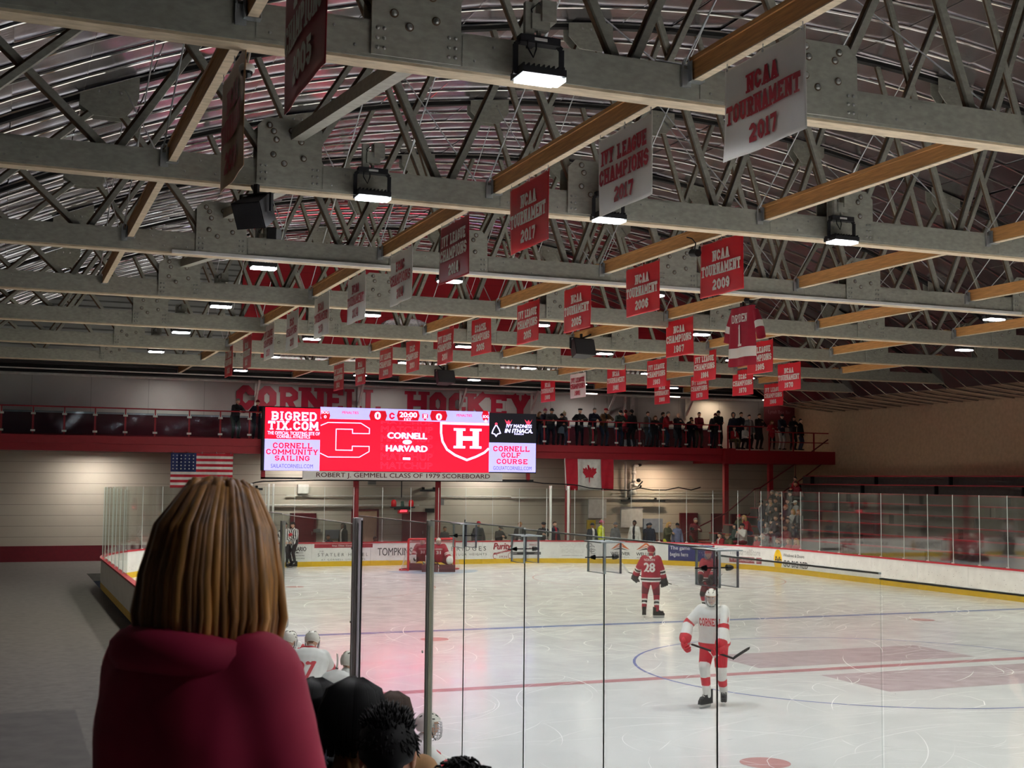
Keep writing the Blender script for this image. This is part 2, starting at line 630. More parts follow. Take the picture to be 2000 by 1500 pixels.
m_white = M('white_paint', (225, 224, 220), rough=0.5, var=0.04)
m_cardinal = M('cardinal_lettering', (170, 20, 54), rough=0.5, var=0.05)
m_doorred = M('dark_red_door', (104, 14, 30), rough=0.5)
m_tan = M('tan_door', (200, 168, 140), rough=0.6)
m_pipe = M('white_pipe', (206, 204, 198), rough=0.45)
m_glassfar = glass('end_glass', haze=0.006, refl=0.45)
m_glassnear = glass('near_glass', tint=(0.95, 0.97, 0.96), haze=0.008, refl=0.5)
m_glassfilm = glass('scratched_film_glass', tint=(0.97, 0.93, 0.97), haze=0.03, hcol=(0.72, 0.6, 0.72), refl=0.6)
m_acryl = glass('clear_acrylic', tint=(0.97, 0.97, 0.985), haze=0.03, hcol=(0.7, 0.7, 0.75), refl=0.22)
m_alu = M('aluminium_post', (196, 196, 194), rough=0.45, metal=0.2)
m_aludark = M('dark_post', (96, 94, 86), rough=0.45, metal=0.4)
m_edge = M('glass_edge', (206, 216, 212), rough=0.25, var=0.03)


def foil_material():
    m = M('foil', (182, 178, 184), rough=0.2, metal=0.95, var=0.10, scale=0.9)
    nt = m.node_tree
    b = nt.nodes['Principled BSDF']
    tc = nt.nodes['Texture Coordinate']
    mp = nt.nodes.new('ShaderNodeMapping')
    mp.inputs['Scale'].default_value = (0.7, 9.0, 1.0)
    n = nt.nodes.new('ShaderNodeTexNoise')
    n.inputs['Scale'].default_value = 1.6
    n.inputs['Detail'].default_value = 3
    bp = nt.nodes.new('ShaderNodeBump')
    bp.inputs['Strength'].default_value = 0.14
    bp.inputs['Distance'].default_value = 0.03
    L = nt.links.new
    L(tc.outputs['Object'], mp.inputs['Vector'])
    L(mp.outputs['Vector'], n.inputs['Vector'])
    L(n.outputs['Fac'], bp.inputs['Height'])
    L(bp.outputs['Normal'], b.inputs['Normal'])
    return m


m_foil = foil_material()
m_fold = M('foil_fold', (250, 250, 250), rough=0.1, metal=1.0, var=0.04)

# ------------------------------------------------------------------ the ice and its paint
XL, XR, YF, RC = -12.6, 13.1, 30.4, 8.5


def rink_path(inset=0.0):
    """Left side, far end and right side of the rounded rink, as (x, y)."""
    l, r, f, c = XL + inset, XR - inset, YF - inset, RC - inset
    P = [(l, -20.0), (l, YF - RC)]
    for i in range(1, 25):
        a = PI - PI / 2 * i / 24
        P.append((XL + RC + c * math.cos(a), YF - RC + c * math.sin(a)))
    P.append((XR - RC, f))
    for i in range(1, 25):
        a = PI / 2 - PI / 2 * i / 24
        P.append((XR - RC + c * math.cos(a), YF - RC + c * math.sin(a)))
    P.append((r, -20.0))
    return P


b = MB()
pl = [(x, y, 0) for x, y in rink_path()] + [(XR, -28, 0), (XL, -28, 0)]
b.add(pl, [tuple(range(len(pl)))[::-1]])
ice = struct(b.build('floor_ice', m_ice))
for q in ice.data.polygons:
    if q.normal.z < 0:
        ice.data.flip_normals()
        break


def ring(cx, cy, r0, r1, z, a0=0.0, a1=2 * PI, n=72):
    vs, fs = [], []
    for i in range(n + 1):
        a = a0 + (a1 - a0) * i / n
        vs += [(cx + r0 * math.cos(a), cy + r0 * math.sin(a), z), (cx + r1 * math.cos(a), cy + r1 * math.sin(a), z)]
    for i in range(n):
        fs.append((2 * i, 2 * i + 1, 2 * i + 3, 2 * i + 2))
    return vs, fs


def marking(name, parts, mat):
    mb = MB()
    for vs, fs in parts:
        mb.add(vs, fs)
    return struct(mb.build(name, mat, ice))


def rect(x0, y0, x1, y1, z=0.002):
    return [(x0, y0, z), (x1, y0, z), (x1, y1, z), (x0, y1, z)], [(0, 1, 2, 3)]


p_red = ice_paint('ice_red', (206, 150, 156))
p_blue = ice_paint('ice_blue', (128, 146, 196))
p_bluefaint = ice_paint('ice_circle_blue', (132, 142, 200))
p_faint = ice_paint('ice_circle_red', (206, 170, 160))
p_dot = ice_paint('ice_dot', (212, 160, 160))
p_crease = ice_paint('crease_blue', (176, 200, 224))
GY = 27.13
marking('center_line', [rect(XL, -.15, XR, .15)], p_red)
marking('blue_line', [rect(XL, 7.98, XR, 8.28)], p_blue)
marking('blue_line', [rect(XL, -8.28, XR, -7.98)], p_blue)
marking('goal_line', [rect(-11.9, GY - .025, 12.2, GY + .025)], p_faint)
marking('center_circle', [ring(0, 0, 4.545, 4.60, .003)], p_bluefaint)
for x in (-6.7, 6.7):
    marking('faceoff_circle', [ring(x, GY - 6.1, 4.55, 4.60, .003)], p_faint)
    marking('faceoff_dot', [ring(x, GY - 6.1, 0, .3, .003)], p_dot)
    for y in (6.6, -6.6):
        marking('faceoff_dot', [ring(x, y, 0, .32, .003)], p_dot)
marking('goal_crease', [ring(0, GY, 0, 1.83, .003, PI, 2 * PI, 40)], p_crease)
# the faded emblem inside the centre circle
marking('center_emblem', [rect(-1.6, -2.6, 3.4, -.6, .0015), rect(-2.2, .5, 3.0, 2.4, .0015)], ice_paint('ice_emblem', (206, 190, 196)))

# skate marks: several hundred thin curved scratches that nobody could count
b = MB()
for i in range(2600):
    far = i % 3
    cx = rng.uniform(-12, 12.6)
    cy = rng.uniform(-17, 8) if far == 0 else rng.uniform(6, 29.5)
    L = rng.uniform(0.4, 3.2)
    R = rng.uniform(1.5, 12) * (1 if rng.random() < .5 else -1)
    a = rng.uniform(0, 2 * PI)
    if rng.random() < .5:
        a = rng.normal(0.15, 0.4)
    w = rng.uniform(.002, .008)
    n = 8
    pts = []
    for k in range(n + 1):
        s_ = L * (k / n - .5)
        pts.append((cx + s_ * math.cos(a + s_ / R), cy + s_ * math.sin(a + s_ / R)))
    vs = []
    for k, (x, y) in enumerate(pts):
        t = a + 2 * L * (k / n - .5) / R
        ww = w * math.sin(PI * (k + .3) / (n + .6))
        vs += [(x - math.sin(t) * ww, y + math.cos(t) * ww, .004), (x + math.sin(t) * ww, y - math.cos(t) * ww, .004)]
    ok = all(XL + .3 < q[0] < XR - .3 and q[1] < 29.8 and not (abs(q[0]) > 8 and q[1] > 25.5) for q in vs)
    if ok:
        b.add(vs, [(2 * k, 2 * k + 1, 2 * k + 3, 2 * k + 2) for k in range(n)])
o = b.build('skate_scratches', M('scraped_ice', (244, 245, 245), rough=0.55, var=0.03), ice)
o['kind'] = 'stuff'
b = MB()
for i in range(70):
    x, y = rng.uniform(-11, 10), rng.uniform(-16, 9)
    a = rng.uniform(0, PI)
    L, w = rng.uniform(.03, .13), .007
    dx, dy = math.cos(a) * L, math.sin(a) * L
    b.add([(x - dx, y - dy, .005), (x - dy * w / L, y + dx * w / L, .005), (x + dx, y + dy, .005), (x + dy * w / L, y - dx * w / L, .005)], [(0, 1, 2, 3)])
o = b.build('puck_marks', M('puck_mark', (92, 96, 104), rough=0.6), ice)
o['kind'] = 'stuff'

# ------------------------------------------------------------------ floors, walls, roof
b = MB()
b.b2((-30, 30.4, -.4), (30, 38.2, -.12))
b.b2((XR, -28, -.4), (30, 30.4, -.12))
b.b2((-30, -28, -.4), (XL, 30.4, -.12))
struct(b.build('floor', m_conc))
# wall behind the goal, in two storeys
b = MB()
b.b2((-30, 38, -.3), (30, 38.3, 4.7))
struct(b.build('wall_back', m_lower))
b = MB()
b.b2((-30, 38, 4.7), (30, 38.3, 8.3))
struct(b.build('wall_back_upper', m_upper))
b = MB()
b.b2((-30, 37.94, 5.2), (19.6, 38, 6.28))
b.b2((-30, 37.9, 6.28), (19.6, 38, 6.34), 1)
struct(b.build('trim_balcony', [m_doorred, m_white]))
b = MB()
b.b2((-30, 37.96, -.12), (30, 38, .55))
struct(b.build('trim_lower', m_doorred))
# gable above the balcony opening
SAG_R = 37.6


def zroof(x):
    x = abs(x - 0.2)
    if x > 20.6:
        x = 20.6 + (x - 20.6) * 0.12
    return 13.65 - (SAG_R - math.sqrt(SAG_R ** 2 - x * x))


def gable(x0, x1, z0, y0, th, name, mat, n=24):
    mb = MB()
    top = [(x0 + (x1 - x0) * i / n, zroof(x0 + (x1 - x0) * i / n) + .1) for i in range(n + 1)]
    mb.prism([(x0, z0), (x1, z0)] + top[::-1], (0, y0, 0), (1, 0, 0), (0, 0, 1), -th)
    return struct(mb.build(name, mat))


gable(-6.3, 17.6, 8.2, 34.6, .25, 'wall_gable', m_redwall)
gable(-30, -6.3, 8.2, 34.75, .2, 'wall_gable_left', m_corr)
gable(17.6, 30, 8.15, 34.75, .2, 'wall_gable_right', M('brown_siding', (70, 52, 42), rough=.8))
b = MB()
b.b2((-30, 34.6, 8.12), (30, 38, 8.2))
for i in range(5):
    b.b2((-30, 35.0 + .62 * i, 7.98), (30, 35.12 + .62 * i, 8.12), 1)
struct(b.build('ceiling_balcony', [M('dark_deck', (52, 48, 46), rough=.8), m_dark]))
b = MB()
b.b2((24.2, -28, -.3), (24.5, 38, 8.6))
struct(b.build('wall_right', M('cream_block', (196, 168, 138), rough=.8)))
b = MB()
b.b2((-24.5, -28, -.3), (-24.2, 38, 8.6))
struct(b.build('wall_left', m_lower))

# foil insulation under the arched roof: sheets that sag between rows of purlins
b = MB()
xs = [-24.4 + 1.22 * i for i in range(41)]
edges = [-26.7, -20.62] + TRUSS_Y + [34.6]
NP = 6
for yi in range(len(edges) - 1):
    ya, yb = edges[yi] + .10, edges[yi + 1] - .10
    for si in range(40):
        xa, xb = xs[si], xs[si + 1]
        za, zb = zroof(xa), zroof(xb)
        tw = rng.normal(0, .012)
        for pi in range(NP):
            y0, y1 = ya + (yb - ya) * pi / NP, ya + (yb - ya) * (pi + 1) / NP
            vs, fs = [], []
            sag = .003 + rng.uniform(0, .006)
            for k in range(5):
                t = k / 4
                dz = -sag * 4 * t * (1 - t)
                yy = y0 + (y1 - y0) * t
                vs += [(xa, yy, za + dz + tw), (xb, yy, zb + dz - tw)]
            for k in range(4):
                fs.append((2 * k, 2 * k + 1, 2 * k + 3, 2 * k + 2))
            b.add(vs, fs, 0)
for yi in range(len(edges) - 1):
    ya, yb = edges[yi] + .10, edges[yi + 1] - .10
    for pi in range(NP + 1):
        y0 = ya + (yb - ya) * pi / NP
        b.tube([(x, y0, zroof(x) - .035 + rng.normal(0, .004)) for x in xs], .03, 6, 1)
for x in xs[1:-1]:
    b.tube([(x, y, zroof(x) - .012) for y in (edges[0], edges[-1])], .006, 4, 1)
struct(b.build('ceiling', [m_foil, m_fold]))
b = MB()
n = 40
vs = [(x, y, zroof(x) + .25) for x in xs for y in (-26.7, 34.9)]
b.add(vs, [(2 * i, 2 * i + 2, 2 * i + 3, 2 * i + 1) for i in range(40)])
struct(b.build('roof', m_dark))

# ------------------------------------------------------------------ doors in the wall behind the goal
def door(name, px0, px1, topz, mat, frame, y=37.9):
    xa, xb = float(at(px0, 1030, 'y', y)[0]), float(at(px1, 1030, 'y', y)[0])
    mb = MB()
    mb.b2((xa, y, -.1), (xb, y + .09, topz), 0)
    for q in ((xa - .08, xa), (xb, xb + .08)):
        mb.b2((q[0], y - .03, -.1), (q[1], y + .1, topz + .08), 1)
    mb.b2((xa - .08, y - .03, topz), (xb + .08, y + .1, topz + .08), 1)
    o = struct(mb.build(name, [mat, frame]))
    hb = MB()
    hb.tube([(xb - .12, y - .05, .95), (xb - .12, y - .05, 1.1)], .018, 8)
    struct(hb.build('door_handle', m_steel, o))
    return o


door('door_1', 570, 614, 1.86, m_doorred, m_doorred)
door('door_2', 690, 736, 2.04, m_tan, m_doorred)
door('door_3', 789, 830, 1.92, m_doorred, m_doorred)
door('door_4', 1331, 1360, 1.85, m_doorred, m_doorred)
door('door_5', 1393, 1414, 1.82, m_doorred, m_doorred)
door('door_6', 1431, 1456, 1.8, m_doorred, m_doorred)
# ------------------------------------------------------------------ balcony
b = MB()
b.b2((-30, 34.5, 5.0), (17.95, 38, 5.22))
b.b2((-30, 34.42, 4.9), (17.95, 34.5, 5.22))
b.b2((-30, 34.5, 4.58), (17.95, 34.72, 4.98))
b.b2((17.95, 34.3, 4.5), (26, 38, 5.15))
b.b2((17.6, 34.2, 4.45), (18.2, 34.6, 5.22))
struct(b.build('floor_balcony', m_red))
for px in (445, 697, 857, 1110, 1418, 1505):
    x = float(at(px, 900, 'y', 34.7)[0])
    w = .24 if px > 1400 else .2
    b = MB()
    if px in (697, 857):
        b.tube([(x, 34.75, -.12), (x, 34.75, 4.6)], .13, 14)
    else:
        b.b2((x - w / 2, 34.65, -.12), (x + w / 2, 34.85, 4.6))
        b.b2((x - w / 2 - .05, 34.6, -.12), (x + w / 2 + .05, 34.9, -.05))
    struct(b.build('column', m_red))

# railing with glass infill
railposts = [-17, -15.8, -14.6, -13.4, -12.2, -11.0, -9.8, -8.4, -7.1, -5.86] + [-4.6 + 1.24 * i for i in range(10)] + [7.98, 9.25, 10.51, 11.76, 13.02, 14.32, 15.59, 16.91, 17.5]
rail = empty('balcony_railing', 'red metal railing with glass infill along the balcony front', 'railing', (0, 34.6, 5.22))
zt = 6.38
for i, x in enumerate(railposts):
    b = MB()
    b.b2((x - .025, -.025, 0), (x + .025, .025, zt - 5.22))
    o = b.build('post', m_red, rail)
    c = MB()
    for z in (.13, .82):
        c.b2((x - .09, -.045, z), (x + .09, -.02, z + .08))
    c.build('clamp', m_pipe, o)
b = MB()
b.tube([(-17, 0, zt - 5.22), (17.5, 0, zt - 5.22)], .028, 8)
b.build('top_rail', m_red, rail)
m_railglass = glass('railing_glass', tint=(0.62, 0.68, 0.74), haze=0.02, hcol=(.4, .5, .6))
for i in range(len(railposts) - 1):
    b = MB()
    b.b2((railposts[i] + .05, -.012, .06), (railposts[i + 1] - .05, .0, .98))
    b.build('glass_panel', m_railglass, rail)
rail = empty('balcony_railing', 'plain red pipe railing at the right end of the balcony', 'railing', (0, 34.45, 5.15))
for x in (17.9, 19.16, 20.31, 21.75, 23.0):
    b = MB()
    hh = 1.2 if x < 20 else .95
    b.b2((x - .03, -.03, 0), (x + .03, .03, hh))
    b.build('post', m_red, rail)
b = MB()
b.tube([(17.9, 0, 1.2), (20.0, 0, 1.2)], .028, 8)
b.tube([(20.3, 0, .95), (23.9, 0, .95)], .028, 8)
b.tube([(20.3, 0, .45), (23.9, 0, .45)], .022, 8)
b.build('top_rail', m_red, rail)

# wall lettering, one thing per word
def word_on_wall(name, label, letters, z0, z1, y):
    mb = MB()
    for ch, pa, pb in letters:
        xa, xb = float(at(pa, 780, 'y', y)[0]), float(at(pb, 780, 'y', y)[0])
        w, h = xb - xa, z1 - z0
        for i_, q in enumerate(slab(ch, w, h, w * (.36 if ch in 'CO' else .30))):
            mb.prism([(p.x, p.y) for p in q], (xa, y + .045, z0), (1, 0, 0), (0, 0, 1), .03 + .0012 * i_)
    return tag(mb.build(name, m_cardinal), label, 'lettering')


word_on_wall('wall_lettering', 'large dark red word CORNELL painted on the upper white wall', [('C', 461.5, 498), ('O', 503, 540), ('R', 545, 582), ('N', 589, 632.5),
    ('E', 637, 670.5), ('L', 675, 707), ('L', 711.5, 744)], 6.64, 7.77, 37.94)
word_on_wall('wall_lettering', 'large dark red word HOCKEY painted on the upper white wall', [('H', 796, 834), ('O', 839.5, 872), ('C', 877.5, 910), ('K', 914, 953),
    ('E', 957.8, 990), ('Y', 996, 1037)], 6.64, 7.77, 37.94)

# brackets that carry the ceiling above the balcony
for i, (px, nm) in enumerate(((503, 'between the letters C and O'), (705, 'over the two letters L'), (905, 'in front of the letter C of the second word'), (1045, 'just right of the letter Y'), (1195, 'above the row of spectators'), (1348, 'left of the bright wall panel'))):
    x = float(at(px, 770, 'y', 37.5)[0])
    b = MB()
    b.bar((x, 37.95, 7.0), (x, 37.0, 8.05), .08, .1, 0, (1, 0, 0))
    b.b2((x - .07, 36.9, 8.0), (x + .07, 37.98, 8.1))
    b.b2((x - .06, 37.9, 6.8), (x + .06, 37.98, 8.1))
    tag(b.build('wall_bracket', m_pipe), 'pale diagonal wall bracket ' + nm, 'bracket', 'brackets under the balcony ceiling')
# pipes under the balcony ceiling
for i, (y, z, r, m_, lb) in enumerate(((35.4, 8.0, .05, m_pipe, 'thin white pipe running along the balcony ceiling'), (36.2, 7.95, .06, m_blackmetal, 'black pipe running along the balcony ceiling'),
        (37.6, 7.93, .07, m_pipe, 'thick white pipe along the top of the lettered wall'))):
    b = MB()
    b.tube([(-20, y, z), (24, y, z)], r, 8)
    tag(b.build('ceiling_pipe', m_), lb, 'pipe')
b = MB()
for px in (1222, 1236):
    x = float(at(px, 800, 'y', 37.8)[0])
    b.tube([(x, 37.85, 5.2), (x, 37.85, 8.1)], .08 if px < 1230 else .11, 10)
tag(b.build('riser_pipe', m_pipe), 'pair of white riser pipes behind the person in the black hat', 'pipe')
# small fluorescent fixtures of the balcony ceiling
m_tubelit = M('lit_tube', (255, 244, 226), emit=6.0, var=0)
for px, py, lb in ((1155, 751, 'small lit ceiling light above the balcony, right of the white 1981 banner'), (1317, 756, 'small lit ceiling light over the standing spectators in black'), (1500, 758, 'small lit ceiling light near the far right banner'), (1528, 774, 'lit strip light beside the dark red sign')):
    P = at(px, py, 'z', 7.9) if px < 1500 else at(px, py, 'y', 36.5)
    if px < 1500:
        P = at(px, py, 'y', 36.6)
    e = empty('strip_light', lb, 'light', (P[0], P[1], 7.86))
    b = MB()
    b.b2((-.35, -.1, .03), (.35, .1, .09))
    b.build('housing', m_blackmetal, e)
    b = MB()
    b.b2((-.3, -.07, -.01), (.3, .07, .03))
    b.b2((-.02, -.02, .03), (.02, .02, .255))
    b.build('tube', m_tubelit, e)

# dark red sign at the right end of the balcony
e = empty('balcony_sign', 'dark red sign board hanging at the right end of the balcony', 'sign', tuple(at(1522, 812, 'y', 37.2)))
b = MB()
b.b2((-.95, -.03, -.62), (.95, .03, .62))
for xx in (-.7, .7):
    b.tube([(xx, 0, .6), (xx, 0, 8.13 - e.location.z)], .015, 6)
b.build('panel', M('sign_dark_red', (92, 14, 26)), e)
b = MB()
put_sans(b, 'Lynah Box Bar', (-.72, -.04, .05), (1, 0, 0), (0, 0, 1), 1.42, .24)
b.build('lettering', M('sign_faded_text', (140, 90, 96)), e)

# ------------------------------------------------------------------ scoreboard
SY = 34.05
TL, TR, BR, BL = (at(518, 797, 'y', SY), at(1046.5, 809, 'y', SY), at(1046.5, 921, 'y', SY), at(516.5, 918, 'y', SY))
SX0, SX1, SZ0, SZ1 = -5.32, 7.31, 3.92, 6.57
PX0, PX1 = 517.3, 1046.5


def sx(px):
    return float(at(px, 860, 'y', SY)[0])


def sz(px, py):
    return float(at(px, py, 'y', SY)[2])


def emis(name, col, s):
    return M(name, col, rough=.6, var=0.03, scale=30, stretch=(4, 1, .4), emit=s)


E_RED = emis('led_red', (238, 6, 36), 1.9)
E_RED2 = emis('led_deep_red', (190, 4, 30), 1.1)
E_WHT = emis('led_white', (206, 200, 252), 2.0)
E_LIL = emis('led_lilac', (172, 168, 238), 1.2)
E_BLK = emis('led_dark', (16, 16, 22), 1.0)
E_TXTR = emis('led_text_red', (214, 16, 54), 1.3)
E_OUT = emis('led_outline_red', (255, 70, 100), 1.0)
score = empty('scoreboard', 'wide lit video scoreboard showing CORNELL against HARVARD', 'scoreboard', (0, SY, 0))
b = MB()
b.b2((SX0 - .05, .04, SZ0 - .05), (SX1 + .05, .40, SZ1 + .06))
b.build('cabinet', m_blackmetal, score)


def led(name, px0, py0, px1, py1, mat, d=0.0):
    xa, xb = sx(px0), sx(px1)
    xm = (px0 + px1) / 2
    za, zb = sz(xm, py1), sz(xm, py0)
    mb = MB()
    mb.b2((xa, -.005 - d, za), (xb, .05 - d, zb))
    return mb.build(name, mat, score), (xa, xb, za, zb)


led('screen_left_top_advert', 517.3, 797, 625, 858, E_RED)
led('screen_left_bottom_advert', 517.3, 858, 625, 919, E_LIL)
led('screen_main', 625, 822, 955, 921, E_RED)
led('screen_score_strip', 625, 799.5, 955, 822, E_LIL)
led('screen_right_top_advert', 955, 808, 1046.5, 865, E_BLK)
led('screen_right_bottom_advert', 955, 865, 1046.5, 922, E_LIL)
tx = {k: MB() for k in ('w', 'r', 'o', 'd')}


class _Auto(dict):
    def __missing__(s, k):
        s[k] = MB()
        return s[k]


tx = _Auto()


def slabtxt(key, text, px0, px1, py0, py1, t=.2, d=.03):
    """Block lettering between two columns and two rows of the photograph on the screen plane."""
    xm = (px0 + px1) / 2
    xa, xb, za, zb = sx(px0), sx(px1), sz(xm, py1), sz(xm, py0)
    h = zb - za
    ql = slab_line(text, 99, h, h * t, wid=.8)
    wmin, wmax = min(p[0] for q in ql for p in q), max(p[0] for q in ql for p in q)
    k = (xb - xa) / (wmax - wmin)
    put_quads(tx[key], [[((p[0] - wmin) * k, p[1]) for p in q] for q in ql], (xa, -d, za), (1, 0, 0), (0, 0, 1))


def sanstxt(key, text, px0, px1, py0, py1, bold=0.0, d=.03, shear=0.0):
    xm = (px0 + px1) / 2
    xa, xb, za, zb = sx(px0), sx(px1), sz(xm, py1), sz(xm, py0)
    put_sans(tx[key], text, (xa, -d, za), (1, 0, 0), (0, 0, 1), xb - xa, zb - za, 0, bold, 1.0, shear)


def poly(key, pts, d=.02):
    tx[key].add([(sx(a), -d, sz(a, c)) for a, c in pts], [tuple(range(len(pts)))])


def line(key, pts, w, closed=False, d=.02):
    for q in stroke([(sx(a), sz(a, c)) for a, c in pts], w, closed):
        tx[key].add([(p.x, -d, p.y) for p in q], [(0, 1, 2, 3)])


slabtxt('w', 'BIGRED', 529, 617, 804.5, 821.5, .2)
slabtxt('w', 'TIX.COM', 522.5, 622, 823, 840, .22)
sanstxt('w', 'THE OFFICIAL TICKETING SITE OF', 522, 624, 843, 849.5, .012)
sanstxt('w', 'CORNELL ATHLETICS', 540, 605, 850, 856, .012)
slabtxt('r', 'CORNELL', 533, 610, 865, 876, .2)
slabtxt('r', 'COMMUNITY', 520, 622, 877.5, 888, .2)
slabtxt('r', 'SAILING', 537, 605, 890, 900, .2)
sanstxt('d', 'SAILATCORNELL.COM', 530, 612, 906.5, 914)
# big outlined letter C
line('big_letter', [(625.5, 831), (640, 825), (704, 826.5), (721, 837), (721, 847), (688, 846.5), (688, 838.5), (656, 838), (656, 879), (688, 879.5), (688, 871.5), (721, 872), (721, 882), (702, 893), (641, 892.5), (625.5, 885)], .035)
# heading strip
for a, c in ((625, 644), (720, 755), (774, 819), (839, 873), (940, 955)):
    poly('p%d' % a, [(a + 3, 802), (c - 3, 802.5), (c, 812), (c - 3, 821.5), (a + 3, 821), (a, 812)], .012)
sanstxt('w', 'SOG', 627, 640.5, 802.5, 808, .03)
sanstxt('w', '0', 631.5, 636.5, 811, 817, .03)
sanstxt('r', 'PENALTIES', 667, 699, 803.5, 808.5, .02)
sanstxt('w', '0', 730.5, 742.5, 804.5, 819.5, .04)
slabtxt('r', 'C', 759, 770, 806, 819, .26)
sanstxt('w', '20:00', 779, 813.5, 805, 815.5, .035)
sanstxt('w', '1ST', 788.5, 803, 817, 822, .03)
poly('small_shield', [(824, 808), (835, 808.5), (835, 816), (829.5, 822), (824, 816)], .012)
slabtxt('w', 'H', 826, 833, 809.5, 817.5, .26)
sanstxt('w', '0', 850.5, 862, 807.5, 821, .04)
sanstxt('r', 'PENALTIES', 891, 921, 809, 814, .02)
sanstxt('w', 'SOG', 942, 953.5, 811, 816.5, .03)
sanstxt('w', '0', 946, 950, 819, 825, .03)
# rows of outlined MATCHUP behind the team names
for i, (a, c) in enumerate(((823.5, 829), (833, 845), (850, 863), (867, 880), (885, 899), (903, 916))):
    sanstxt('m%d' % i, 'MATCHUP', 744, 845, a, c, -.012, .012)
sanstxt('w', 'CORNELL', 756, 834, 845, 857.5, .05)
sanstxt('w', 'HARVARD', 753.5, 835, 870, 882.5, .05)
poly('oval', [(795 + 9 * math.cos(k * PI / 10), 863.5 + 4.5 * math.sin(k * PI / 10)) for k in range(20)][::-1], .03)
poly('dash', [(787, 893.5), (801.5, 893.8), (801.5, 898.3), (787, 898)][::-1], .03)
# shield with the letter H
line('shield', [(954.5, 829), (861, 826.5), (861, 845), (864, 862), (873, 878), (889, 889), (912, 898.5), (930, 892), (946, 884), (954.5, 876)], .10)
slabtxt('shield_letter', 'H', 885.5, 940, 837, 876, .22)
# dark advert on the right
sanstxt('w', 'IVY MADNESS', 988, 1038, 829, 836, .03, shear=.1)
sanstxt('w', 'IN ITHACA.', 985, 1040, 837.5, 846, .05, shear=.2)
sanstxt('w', 'MARCH', 1004, 1022, 846.5, 849.5, .03)
for cx_ in (993, 1032):
    poly('crown%d' % cx_, [(cx_ - 8, 819), (cx_ - 3, 824), (cx_, 820), (cx_ + 3, 825), (cx_ + 7, 819), (cx_ + 2, 830), (cx_ - 3, 830)][::-1], .012)
line('trophy', [(968.5, 829), (963, 839), (960.5, 846), (966, 848), (968.5, 852), (971, 848), (977, 846), (974, 838)], .05, True)
poly('trophy_ball', [(968.5 + 2.6 * math.cos(k * PI / 6), 828 + 2.6 * math.sin(k * PI / 6)) for k in range(12)][::-1], .025)
slabtxt('r', 'CORNELL', 963, 1034, 871.5, 882, .2)
slabtxt('r', 'GOLF', 979, 1016.5, 884, 894, .2)
slabtxt('r', 'COURSE', 970, 1030, 896.5, 906.5, .2)
sanstxt('d', 'GOLFATCORNELL.COM', 963.5, 1038, 911, 918)
for k, (nm, mt) in {'w': ('white_lettering', E_WHT), 'r': ('red_lettering', E_TXTR), 'o': ('outlined_lettering', E_OUT), 'd': ('thin_lettering', emis('led_text_slate', (96, 80, 120), .8))}.items():
    if tx[k].v:
        tx[k].build(nm, mt, score)
for k, mb_ in tx.items():
    if k in ('w', 'r', 'o', 'd'):
        continue
    kind, mt = ('outlined_word', E_OUT) if k[0] == 'm' else ('score_panel', E_RED2) if k[0] == 'p' and k[1:].isdigit() else ('crown_emblem', E_OUT) if k[:5] == 'crown' else {'big_letter': ('letter_emblem', E_WHT), 'shield': ('shield_emblem', E_WHT), 'shield_letter': ('shield_letter', E_WHT), 'trophy': ('trophy_emblem', E_WHT), 'small_shield': ('shield_emblem', E_TXTR), 'oval': ('oval_mark', E_WHT), 'dash': ('dash_mark', E_WHT), 'trophy_ball': ('ball_emblem', E_OUT)}[k]
    mb_.build(kind, mt, score)
# name board under the screen and the frame it hangs in
e = empty('scoreboard_name_board', 'long white board below the scoreboard with its donor name in dark letters', 'sign', (0, SY, 0))
b = MB()
x0, x1 = sx(593), sx(982)
b.b2((x0, 0, sz(790, 938)), (x1, .08, sz(790, 922.5)))
b.build('panel', m_white, e)
b = MB()
put_sans(b, 'ROBERT J. GEMMELL CLASS OF 1979 SCOREBOARD', (sx(619), -.01, sz(788, 936)), (1, 0, 0), (0, 0, 1), sx(957.5) - sx(619), sz(788, 924.5) - sz(788, 936), 0, .01)
b.build('lettering', M('maroon_text', (84, 26, 30)), e)
e = empty('scoreboard_gantry', 'dark beam with red hangers carrying the scoreboard from below', 'frame', (0, SY + .15, 0))
b = MB()
b.b2((sx(513), 0, 3.50), (sx(1045), .1, 3.58))
b.build('beam', m_blackmetal, e)
for px in (517, 1035):
    b = MB()
    x = sx(px)
    b.b2((x - .08, 0, 3.5), (x + .08, .12, SZ0 - .05))
    b.build('hanger', m_red, e)
# bundle of black cables strung below the board and along the flag
b = MB()
pts = [at(x, y, 'y', 34.22) for x, y in ((467, 963), (480, 948), (500, 942), (515, 940), (620, 938), (800, 939), (1040, 941), (1060, 944), (1085, 945), (1110, 946), (1130, 948), (1150, 953), (1175, 955), (1200, 957), (1228, 958), (1250, 953), (1275, 957), (1300, 957), (1325, 952), (1350, 957), (1368, 952))]
b.tube(pts, .028, 6)
tag(b.build('cable_bundle', m_black), 'black cable bundle sagging below the scoreboard and across the maple leaf flag', 'cable')

# ------------------------------------------------------------------ flags
def leaf():
    r = [(0, 1), (.11, .78), (.22, .84), (.17, .5), (.36, .68), (.42, .56), (.64, .6), (.58, .4), (.66, .33), (.36, .07), (.4, -.05), (.06, 0), (.03, -.35)]
    return r + [(-x, y) for x, y in r[::-1] if x != 0]


e = empty('maple_leaf_flag', 'red and white maple leaf flag hanging under the balcony', 'flag', (0, 34.38, 0))
x0, x1, z0, z1 = 8.98, 11.5, 3.1, 4.58


def fl(x, z):
    return .05 * math.sin(x * 6 + z) + .03 * math.sin(x * 13 - z * 2)


